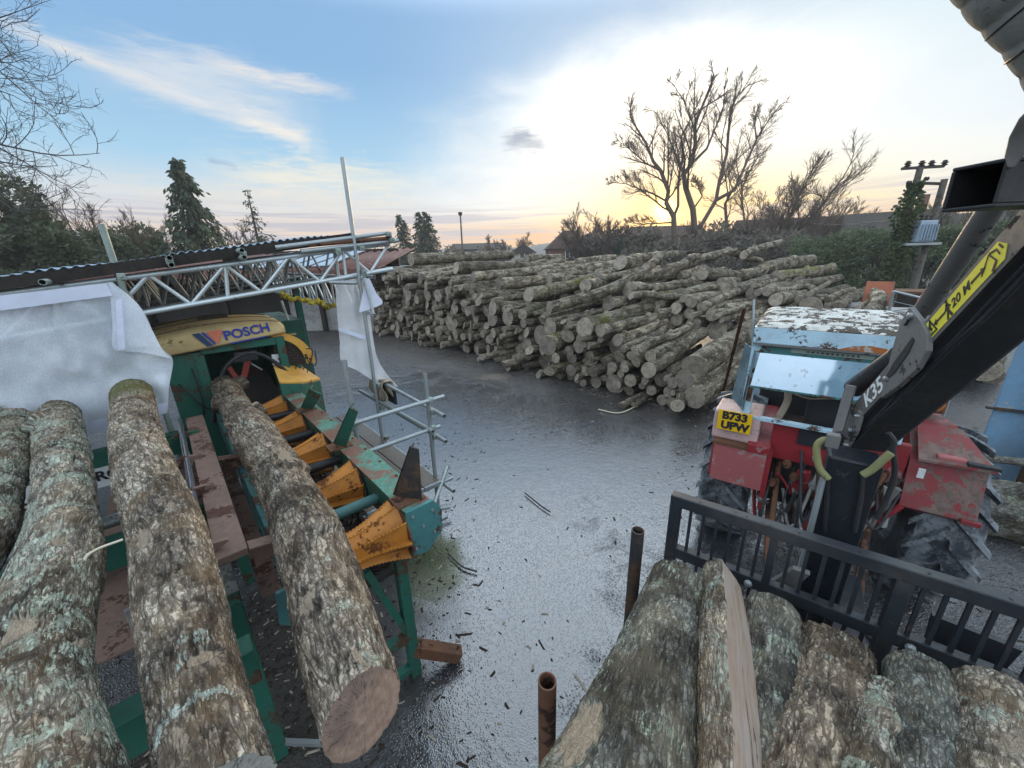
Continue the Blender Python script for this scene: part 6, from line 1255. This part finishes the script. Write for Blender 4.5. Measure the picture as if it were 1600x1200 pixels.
# ---- tractor
tr = thing('tractor', 'old red farm tractor with pale blue rusty cab seen from behind', 'tractor', tp(4.9, .45, 0))
def tyre(a, b_, r, w, side_):
    prof = [(-w / 2, r * .52), (-w * .52, r * .7), (-w * .48, r * .9), (-w * .40, r * .965), (-w * .2, r * .99), (0, r), (w * .2, r * .99), (w * .40, r * .965), (w * .48, r * .9), (w * .52, r * .7), (w / 2, r * .52)]
    mb = MB().lathe(tp(a, b_, r), TB_, prof, 56); nl = 22; c = tp(a, b_, r)
    for k in range(nl):
        for sgn in (-1, 1):
            th0 = (k + (.5 if sgn > 0 else 0)) * 2 * math.pi / nl
            pts = []
            for f in np.linspace(0, 1, 5):
                th = th0 + .30 * f * (1 if True else 1); bb = sgn * w * (.02 + .50 * f); rad_ = r * (1.0 - .045 * f * f) + .012; pts.append((bb, th, rad_))
            hw = .030 / r
            V = []
            for (bb, th, rad_) in pts:
                for (dt, dr) in ((-hw * 1.25, -.02), (-hw * .8, .036), (hw * .8, .036), (hw * 1.25, -.02)):
                    an = th + dt; V.append(c + TB_ * bb + (TA_ * math.cos(an) + ZZ * math.sin(an)) * (rad_ + dr))
            F = [(i * 4 + j, i * 4 + (j + 1) % 4, (i + 1) * 4 + (j + 1) % 4, (i + 1) * 4 + j) for i in range(4) for j in range(4)] + [(0, 1, 2, 3), (16, 17, 18, 19)]
            mb.raw(V, F)
    t_ = mb.build('tyre', M['tyre'], tr, smooth=True)
    MB().lathe(tp(a, b_, r), TB_ * side_, [(-.02, r * .53), (.02, r * .53), (.0, r * .45), (-.06, r * .4), (-.06, .12), (.0, .1), (.0, 0)], 32).build('rim', M['galv'], t_, True)
for b_, s in ((-.36, -1), (1.27, 1)): tyre(4.92, b_, .80, .46, s)
for b_, s in ((-.2, -1), (1.1, 1)): tyre(7.3, b_, .48, .28, s)
# fenders: sloping rear face with boxes
def fender(b0, b1, a_r, z_lo, z_hi, mat, inner, up=.22):
    prof = [(a_r + .02, z_lo), (a_r, z_lo + .02), (a_r + .10, z_hi), (a_r + .45, z_hi + up), (a_r + 1.0, z_hi + up + .08), (a_r + 1.55, z_hi + up - .10), (a_r + 1.75, z_hi - .25)]
    tw = .42 if inner < 0 else 0.0; P = np.array([[tp(a, b_ - (tw * max(0, a - a_r - .1) if b_ == b1 else 0), z) for a, z in prof] for b_ in (b0, b1)]); o = MB().grid(P).build('fender', M[mat], tr, solid=.02)
    bi = b1 if inner > 0 else b0; MB().prism([tp(a, bi, z) for a, z in prof] + [tp(a_r + 1.5, bi, .9), tp(a_r + .3, bi, .9)], TB_ * .02).build('inner_panel', M['red'], o); return o
fl_ = fender(-.50, -.02, 4.06, 1.00, 1.38, 'red', 1, .06); fr_ = fender(.93, 1.36, 4.08, 1.16, 1.56, 'reddirty', -1)
bx_ = tbox(MB(), 4.0, 4.22, -.47, -.02, .99, 1.39).build('tool_box', M['pink'], tr, bevel=.008); tbox(MB(), 3.99, 4.24, -.485, -.19, 1.39, 1.42).build('box_lid', M['rust'], bx_); tbox(MB(), 3.985, 4.24, -.19, -.005, 1.385, 1.46).build('box_lid', M['red'], bx_, bevel=.004)
tbox(MB(), 4.0, 4.2, -.02, .02, .80, 1.42).build('bracket', M['red'], bx_)
tbox(MB(), 4.08, 4.5, -.52, -.12, 1.42, 1.72).build('lamp_box', M['paleplastic'], tr, bevel=.02)
npl = MB().box(tp(4.05, -.335, 1.635), (.008, .29, .205), TAX).build('number_plate', M['plate'], tr, bevel=.002)
lettering('B733', .105, tp(4.044, -.335, 1.685), TB_, ZZ, M['letter'], npl, bold=.006, extrude=.001); lettering('UPW', .105, tp(4.044, -.325, 1.585), TB_, ZZ, M['letter'], npl, bold=.006, extrude=.001)
MB().prism([tp(4.10, .96, 1.585), tp(4.10, 1.37, 1.60), tp(4.42, 1.22, 1.78), tp(4.42, .96, 1.78)], ZZ * .02).build('mudguard_step', M['reddirty'], fr_)
tbox(MB(), 4.12, 4.19, 1.06, 1.22, 1.615, 1.655).build('grab_handle', M['pink'], fr_, bevel=.01); tbox(MB(), 4.10, 4.17, 1.22, 1.39, 1.615, 1.645).build('rubber_stop', M['seat'], fr_, bevel=.006)
tbox(MB(), 4.04, 4.07, 1.27, 1.38, 1.16, 1.20).build('reflector', M['red'], fr_, bevel=.005); tbox(MB(), 4.058, 4.07, .97, 1.01, 1.46, 1.54).build('label_tag', M['white'], fr_)
lb = tbox(MB(), 4.55, 4.72, .98, 1.13, 1.86, 2.02).build('work_lamp', M['rust'], fr_, bevel=.02); MB().lathe(tp(4.54, 1.055, 1.94), -TA_, [(0, .06), (.01, .055), (.015, 0)], 16).build('lens', M['cabrust'], lb)
# cab
CB0, CB1, CA = -.27, .80, 4.12
for (b_, mm) in ((CB0, 'cabblue'), (CB1, 'cabblue')):
    ps = MB().prism([tp(CA, b_ - .035, 1.68), tp(CA, b_ + .045, 1.68), tp(CA + .02, b_ + .05, 2.5), tp(CA + .02, b_ - .03, 2.5)], TA_ * .08).build('rear_post', M[mm], tr, bevel=.008)
    MB().prism([tp(CA - .003, b_ - .03, 1.86), tp(CA - .003, b_ + .035, 1.84), tp(CA - .001, b_ + .04, 2.06), tp(CA - .001, b_ - .02, 2.10)], -TA_ * .002).build('rust_patch', M['rust'], ps)
    MB().bar(tp(5.5, b_, 1.4), tp(5.45, b_, 2.5), .06, .07, TA_).build('front_post', M['cabblue'], tr)
for b_ in (CB0, CB1): MB().bar(tp(CA + .06, b_, 2.48), tp(5.5, b_, 2.48), .06, .06).build('roof_rail', M['cabblue'], tr)
nbb = np.linspace(CB0 - .03, CB1 + .03, 40); ra = np.linspace(4.10, 5.6, 60); P = []
for a in ra:
    row = []
    for b_ in nbb:
        e = min(1, (b_ - nbb[0]) / .10, (nbb[-1] - b_) / .10) ; f = min(1, (a - 4.09) / .03) * min(1, (5.62 - a) / .1)
        row.append(tp(a, b_, 2.555 + .035 * math.sqrt(max(0, e)) * f + .009 * math.sin(a * 2 * math.pi / .16) * (1 if .12 < (b_ - CB0) < 1.2 else .6) * f))
    P.append(row)
P = [[tp(4.10, b_, 2.55) for b_ in nbb]] + P + [[tp(5.62, b_, 2.48) for b_ in nbb]]
rf_ = MB().grid(np.array(P)).build('cab_roof', M['cabwhite'], tr, smooth=True, solid=.01)
MB().prism([tp(4.085, CB0 - .03, 2.42), tp(4.085, CB1 + .03, 2.42), tp(4.095, CB1 + .03, 2.565), tp(4.095, CB0 - .03, 2.565)], TA_ * .05).build('roof_fascia', M['cabblue'], rf_, bevel=.008)
MB().prism([tp(4.082, .30, 2.422), tp(4.082, .66, 2.422), tp(4.082, .60, 2.46), tp(4.083, .50, 2.475), tp(4.083, .40, 2.462)], -TA_ * .002).build('rust_patch', M['cabrust'], rf_)
tbox(MB(), 4.075, 4.10, CB0 - .02, CB1, 2.404, 2.421).build('rain_gutter', M['plategrey'], rf_)
tbox(MB(), 4.13, 4.15, CB0 + .05, CB1 - .05, 2.30, 2.404).build('visor_band', M['teal'], tr); 
tbox(MB(), 4.120, 4.128, .0, .55, 2.355, 2.39).build('visor_strip', M['galvg'], tr); vm = MB(); rg2 = np.random.default_rng(8)
for k in range(11): vm.box(tp(4.117, .12 + k * .033, 2.373), (.003, .02 * rg2.uniform(.5, 1.1), .012), TAX)
vm.build('worn_print', M['letter'], tr)
MB().prism([tp(4.075, CB0 + .045, 2.335), tp(4.075, CB1 - .04, 2.335), tp(4.0, CB1 - .04, 2.04), tp(4.0, CB0 + .02, 2.04)], TA_ * .006).build('rear_window', M['rearglass'], tr)
MB().bar(tp(3.995, CB0 + .01, 2.032), tp(3.995, CB1 - .03, 2.032), .016, .016).build('window_seal', M['teal'], tr)
sg = [plb(x, y, CB0 - .06) for x, y in ((1164, 536), (1180, 548), (1160, 640), (1143, 622))]; MB().prism([pla(1164, 536, 4.25), pla(1181, 548, 4.12), pla(1160, 642, 4.10), pla(1143, 620, 4.25)], TB_ * .006).build('side_window', M['glass'], tr)
MB().tube([pla(1178, 468, 4.6), pla(1175, 560, 4.5)], .012, 8).build('mirror_pole', M['galv'], tr)
tbox(MB(), 4.08, 4.14, CB0, CB1, 1.68, 1.715).build('rear_sill', M['cabblue'], tr, bevel=.004)
tbox(MB(), 4.16, 4.22, -.02, .92, 1.30, 1.68).build('rear_panel', M['red'], tr, bevel=.01)
tbox(MB(), 4.145, 4.16, .18, .66, 1.50, 1.66).build('panel_opening', M['seat'], tr, bevel=.004)
tbox(MB(), 4.3, 4.42, .2, .7, 1.55, 2.0).build('seat_back', M['seat'], tr, bevel=.05); tbox(MB(), 4.4, 4.85, .22, .68, 1.45, 1.55).build('seat_cushion', M['seat'], tr, bevel=.04)
th = np.linspace(0, 2 * math.pi, 28); MB().tube([tp(5.05 + .05 * math.sin(t_), .45 + .19 * math.cos(t_), 1.98 + .18 * math.sin(t_)) for t_ in th], .014, 8).build('steering_wheel', M['seat'], tr, True)
MB().tube([tp(5.06, .45, 1.97), tp(5.3, .45, 1.5)], .03, 8).build('steering_column', M['darksteel'], tr)
tbox(MB(), 5.2, 5.5, CB0 + .05, CB1 - .05, 1.2, 1.75).build('dashboard', M['seat'], tr, bevel=.03)
MB().tube(spline([tp(4.25, .0, 1.66), tp(4.3, .05, 1.85), tp(4.35, .03, 2.0), tp(4.4, .1, 2.05)], 12), .03, 8).build('hand_brake', M['cloth'], tr, True)
for b_ in (.55, .60): MB().tube([tp(4.2, b_, 1.70), tp(4.22, b_, 1.86)], .007, 6).build('spool_lever', M['galv'], tr)
MB().tube(spline([tp(4.2, .02, 1.98), tp(4.22, .2, 1.93), tp(4.2, .4, 1.97), tp(4.2, .6, 1.92)], 20), .008, 6).build('cable', M['cloth'], tr, True)
tbox(MB(), 4.3, 5.5, -.05, .95, .75, 1.42).build('transmission', M['darksteel'], tr, bevel=.04)
tbox(MB(), 5.5, 7.6, .2, .72, .8, 1.55).build('bonnet', M['red'], tr, bevel=.06)
tbox(MB(), 4.15, 4.35, .25, .65, .55, 1.15).build('rear_casting', M['rust'], tr, bevel=.04)
rg = np.random.default_rng(21)
for k in range(26):
    b_ = rg.uniform(-.02, .95); z0 = rg.uniform(.55, 1.1); p = tp(4.1 + rg.uniform(-.12, .05), b_, z0); q = p + TB_ * rg.normal(0, .12) + ZZ * rg.uniform(.05, .45) + TA_ * rg.normal(0, .06)
    MB().tube(spline([p, (p + q) / 2 + rg.normal(0, .03, 3), q], 8), rg.uniform(.010, .032), 8).build('linkage_rod', M[('rust', 'darksteel', 'conc', 'plategrey', 'red')[int(rg.integers(0, 5))]], tr, True)
for b_ in (.08, .82): MB().bar(tp(4.3, b_, .72), tp(3.45, b_ * .8 + .08, .60), .06, .10).build('lift_arm', M['rust'], tr, bevel=.008); MB().tube([tp(4.25, b_, 1.25), tp(3.8, b_ * .85 + .06, .66)], .025, 8).build('lift_rod', M['rust'], tr, True)
MB().bar(tp(3.5, .45, .5), tp(4.3, .45, .5), .10, .06).build('drawbar', M['darksteel'], tr)
for b_, z in ((.2, 1.0), (.74, .95)): MB().prism([tp(4.08, b_, z), tp(4.08, b_ + .16, z), tp(4.08, b_ + .13, z + .28), tp(4.08, b_ + .03, z + .26)], TA_ * .06).build('red_bracket', M['red'], tr, bevel=.01)

# hoses and small rods behind the tractor, pins and hoses on the crane
rg = np.random.default_rng(35)
for k in range(16):
    b0_, b1_ = rg.uniform(0, .95, 2); z0, z1 = rg.uniform(.8, 1.45, 2); mid_ = tp(3.98 - rg.uniform(0, .12), (b0_ + b1_) / 2, min(z0, z1) - rg.uniform(.05, .28))
    MB().tube(spline([tp(4.14, b0_, z0), mid_, tp(4.10, b1_, z1)], 18), rg.uniform(.008, .014), 8).build('hydraulic_hose', M['seat' if k % 3 else 'conc'], tr, True)
for k in range(7): MB().lathe(tp(4.10, rg.uniform(.02, .9), rg.uniform(.85, 1.35)), -TA_, [(0, 0), (0, .035), (.05, .035), (.05, .02), (.09, .02), (.09, 0)], 12).build('coupling', M['galv' if k % 2 else 'rust'], tr, True)
for (x, y, r_) in ((1424, 494, .016), (1386, 592, .012), (1328, 672, .014), (1340, 650, .008), (1322, 695, .010)):
    p = side(x, y, .022); MB().lathe(p, S, [(-.01, 0), (-.01, r_), (.012, r_), (.016, r_ * .6), (.016, 0)], 14).build('pin', M['galv'], cr, True)
for (t_, r_) in ((-.03, .011), (-.055, .009)): MB().tube(spline([bs(l_, t_ + .008 * math.sin(l_ * 9 + t_ * 80), -.03) for l_ in np.linspace(-.3, 2.5, 14)], 60), r_, 8).build('hose', M['seat'], cr, True)
# ------------------------------------------------------------------ odds and ends around the tractor
tag(MB().bar(atz(1130, 612, .35) * 1.0, atd(1163, 482, 5.6), .05, .012).build('steel_bar', M['rust']), 'dark rusty flat steel bar standing up in front of the pile by the cab', 'steel bar')
bp = thing('steel_post', 'flaking pale blue steel post with brown flange at the right edge', 'post', (7.1, 4.85, 0))
px_ = unit([.81, -.58, 0]); py_ = unit([.58, .81, 0]); b0 = np.array([6.95, 4.85, 0])
MB().box(b0 + ZZ * 2.2, (.44, .05, 4.4), (px_, py_, ZZ)).build('flange', M['blue'], bp, bevel=.004)
MB().box(b0 + px_ * .24 + py_ * -.13 + ZZ * 2.2, (.04, .30, 4.4), (px_, py_, ZZ)).build('web', M['rust'], bp); 
MB().box(b0 + ZZ * 1.05 - py_ * .05, (.62, .06, .03), (px_, py_, ZZ)).build('strap', M['darksteel'], bp)
for k, (dx, ln, tl_) in enumerate(((.35, 1.1, .1), (.52, 1.3, .22), (.62, 1.0, .34))):
    p = b0 + px_ * dx - py_ * (.25 + .08 * k); tag(MB().bar(p, p + ZZ * ln + px_ * tl_, .11, .05, py_).build('timber_offcut', M['plank'], bevel=.004), ('upright board offcut leaning nearest the blue post', 'middle one of the boards leaning by the blue post', 'outer board leaning by the blue post')[k], 'board')
tag(MB().bar(b0 + px_ * .1 - py_ * .32 + ZZ * .42, b0 + px_ * .75 - py_ * .4 + ZZ * .35, .10, .05).build('timber_offcut', M['plank'], bevel=.004), 'flat board lying across the foot of the blue post', 'board')
q = atz(1575, 800, .25); big_log('mossy grey rotten log on the ground behind the right rear tyre', [q + px_ * 1.3 + py_ * .1, q + px_ * .6, q, q - px_ * .45 - py_ * .1], [.30, .33, .34, .30], 71, ['bark_grey', 'cut'], nL=140, nR=90, ridge=.014, lump=.07, rsc=.6, stubs=((.3, 1.4, .12, .06), (.7, 1.9, .12, .05)))
q = atz(1585, 770, .3); big_log('pale thin branch lying over the rotten log by the blue post', [q - px_ * .6 + ZZ * .35, q + ZZ * .42, q + px_ * .7 + ZZ * .5], [.035, .045, .05], 72, ['bark_grey', 'cut'], nL=60, nR=24, ridge=.003, lump=.01)
# bins, boards and scrap beyond the pile at right
def ybox(p, w, d, h, ang): c, s = math.cos(ang), math.sin(ang); return np.array(p) + ZZ * h / 2, (w, d, h), (np.array([c, s, 0]), np.array([-s, c, 0]), ZZ)
p = aty(1376, 442, 11.6); tag(MB().box(*ybox([p[0], p[1], 1.55], .62, .05, .75, -.75)).build('orange_board', M['orangeboard'], bevel=.01), 'orange board panel propped on the scrap beyond the pile', 'board')
p = aty(1395, 455, 11); bn = thing('scrap_skip', 'low dark green skip of scrap beyond the pile at right', 'skip', (p[0], p[1], 0)); MB().box(*ybox([p[0] + .5, p[1] + .3, 0], 2.4, 1.2, 1.55, -.75)).build('body', M['green'], bn, bevel=.03); MB().box(*ybox([p[0] + .5, p[1] + .3, 1.56], 2.5, 1.3, .05, -.75)).build('lid', M['conc'], bn)
p = aty(1445, 450, 9.5); bn = thing('storage_bin', 'large dark brown bin with lid beside the boom', 'bin', (p[0], p[1], 0)); MB().box(*ybox([p[0] + .35, p[1], 0], 1.4, .9, 2.15, -.75)).build('body', M['dark'], bn, bevel=.03); MB().box(*ybox([p[0] + .35, p[1], 2.15], 1.5, 1.0, .06, -.75)).build('lid', M['rust'], bn)
p = aty(1437, 462, 8.0); tag(MB().lathe(p - ZZ * .12, unit([.8, -.6, .15]), [(0, 0), (0, .10), (.04, .13), (.2, .13), (.25, .07), (.36, .06), (.36, 0)], 16).build('fuel_can', M['jerry'], smooth=True), 'bright red plastic fuel can lying on the scrap behind the crane boom', 'fuel can')
p = aty(1428, 480, 7.9); tag(MB().box(*ybox([p[0] + .1, p[1], 0], .9, .8, 2.0, -.75)).build('concrete_block', M['conc'], bevel=.03), 'stack of grey concrete beneath the red fuel can', 'concrete')
gl = thing('glazed_panel', 'metal framed mesh panel standing upright behind the tractor cab', 'panel', aty(1410, 500, 7.0) * np.array([1, 1, 0]))
c = [aty(x, y, 7.0) + np.array([(x - 1390) * .004, -(x - 1390) * .008, 0]) for x, y in ((1393, 455), (1450, 480), (1450, 520), (1388, 500))]; lowz = .0
fr = MB()
for i in range(4): fr.tube([c[i], c[(i + 1) % 4]], .022, 8)
for f in (.33, .66): fr.tube([c[0] + (c[3] - c[0]) * f, c[1] + (c[2] - c[1]) * f], .006, 5)
for i in (2, 3): fr.tube([c[i], c[i] * np.array([1, 1, 0])], .022, 8)
fr.build('frame', M['galv'], gl)
tag(MB().tube([aty(1290, 502, 8.2), aty(1445, 478, 7.2)], .014, 8).build('scaffold_tube', M['galv']), 'thin grey tube running behind the cab roof to the mesh panel', 'tube')

# ------------------------------------------------------------------ litter on the yard: bark chips, twigs
rng = np.random.default_rng(44); n = 9000
X = rng.uniform(-6, 9, n); Y = rng.uniform(1.2, 13, n) ; dn = fbm(np.stack([X * .7, Y * .7, X * 0], 1), 3, 9); kp = (dn + rng.uniform(-.5, .5, n)) > .12; X, Y = X[kp], Y[kp]
n2_ = 5200; tt = rng.uniform(0, 1, n2_); off = np.abs(rng.normal(0, .55, n2_)); X = np.concatenate([X, -5.2 + 9.6 * tt - .73 * off + .3, rng.normal(-2.0, .7, 2600)]); Y = np.concatenate([Y, 16.6 - 9.3 * tt - .68 * off + .2, rng.normal(2.5, 1.0, 2600)])
sz = np.clip(rng.lognormal(math.log(.009), .5, len(X)), 0, .017); a = rng.random(len(X)) * 6.28; el_ = 1 + rng.exponential(.8, len(X)); mb = MB(); V = []
cs, sn = np.cos(a), np.sin(a)
for i in range(len(X)):
    l, w_ = sz[i] * el_[i], sz[i] * .7; h = sz[i] * .5; p = np.array([X[i], Y[i], 0.003]); dx = np.array([cs[i], sn[i], 0]) * l; dy = np.array([-sn[i], cs[i], 0]) * w_
    mb.raw([p - dx - dy, p + dx - dy * .6, p + dx * .8 + dy, p - dx * .7 + dy * .8, p + ZZ * h], [(0, 1, 4), (1, 2, 4), (2, 3, 4), (3, 0, 4)], int(rng.random() < .25))
o = MB(); o.v, o.f, o.n, o.mi = mb.v, mb.f, mb.n, mb.mi
o = o.build('bark_litter', [M['bark_dark'], M['cut']], recalc=False); tag(o, 'bark chips and wood crumbs scattered over the wet yard', 'litter', None, 'stuff')
for k, pts in enumerate((((935, 640), (970, 645), (1005, 628), (1020, 622)), ((700, 865), (722, 885), (745, 893)), ((820, 770), (845, 790), (860, 800)))):
    tag(MB().tube(spline([atz(x, y, .03) for x, y in pts], 14), .014 if k == 0 else .010, 6).build('fallen_twig', M['twig' if k == 0 else 'twigs_dark'], smooth='all'), ('pale dead branch lying on the yard before the near end of the pile', 'dark short twig on the wet yard near the conveyor end', 'thin dark twig in the middle of the wet yard')[k], 'twig')

# ------------------------------------------------------------------ evening haze
hm = bpy.data.materials.new('evening_haze'); hm.use_nodes = True; ht = NT(hm.node_tree); ht.n.clear(); ho = ht.new('ShaderNodeOutputMaterial')
pv_ = ht.new('ShaderNodeVolumePrincipled'); pv_.inputs['Color'].default_value = (.86, .86, .88, 1); pv_.inputs['Density'].default_value = 0.0011; ht.l.new(pv_.outputs[0], ho.inputs['Volume'])
hz_ = MB().box((0, 190, 12.5), (1300, 640, 27)).build('haze', hm); hz_['kind'] = 'stuff'
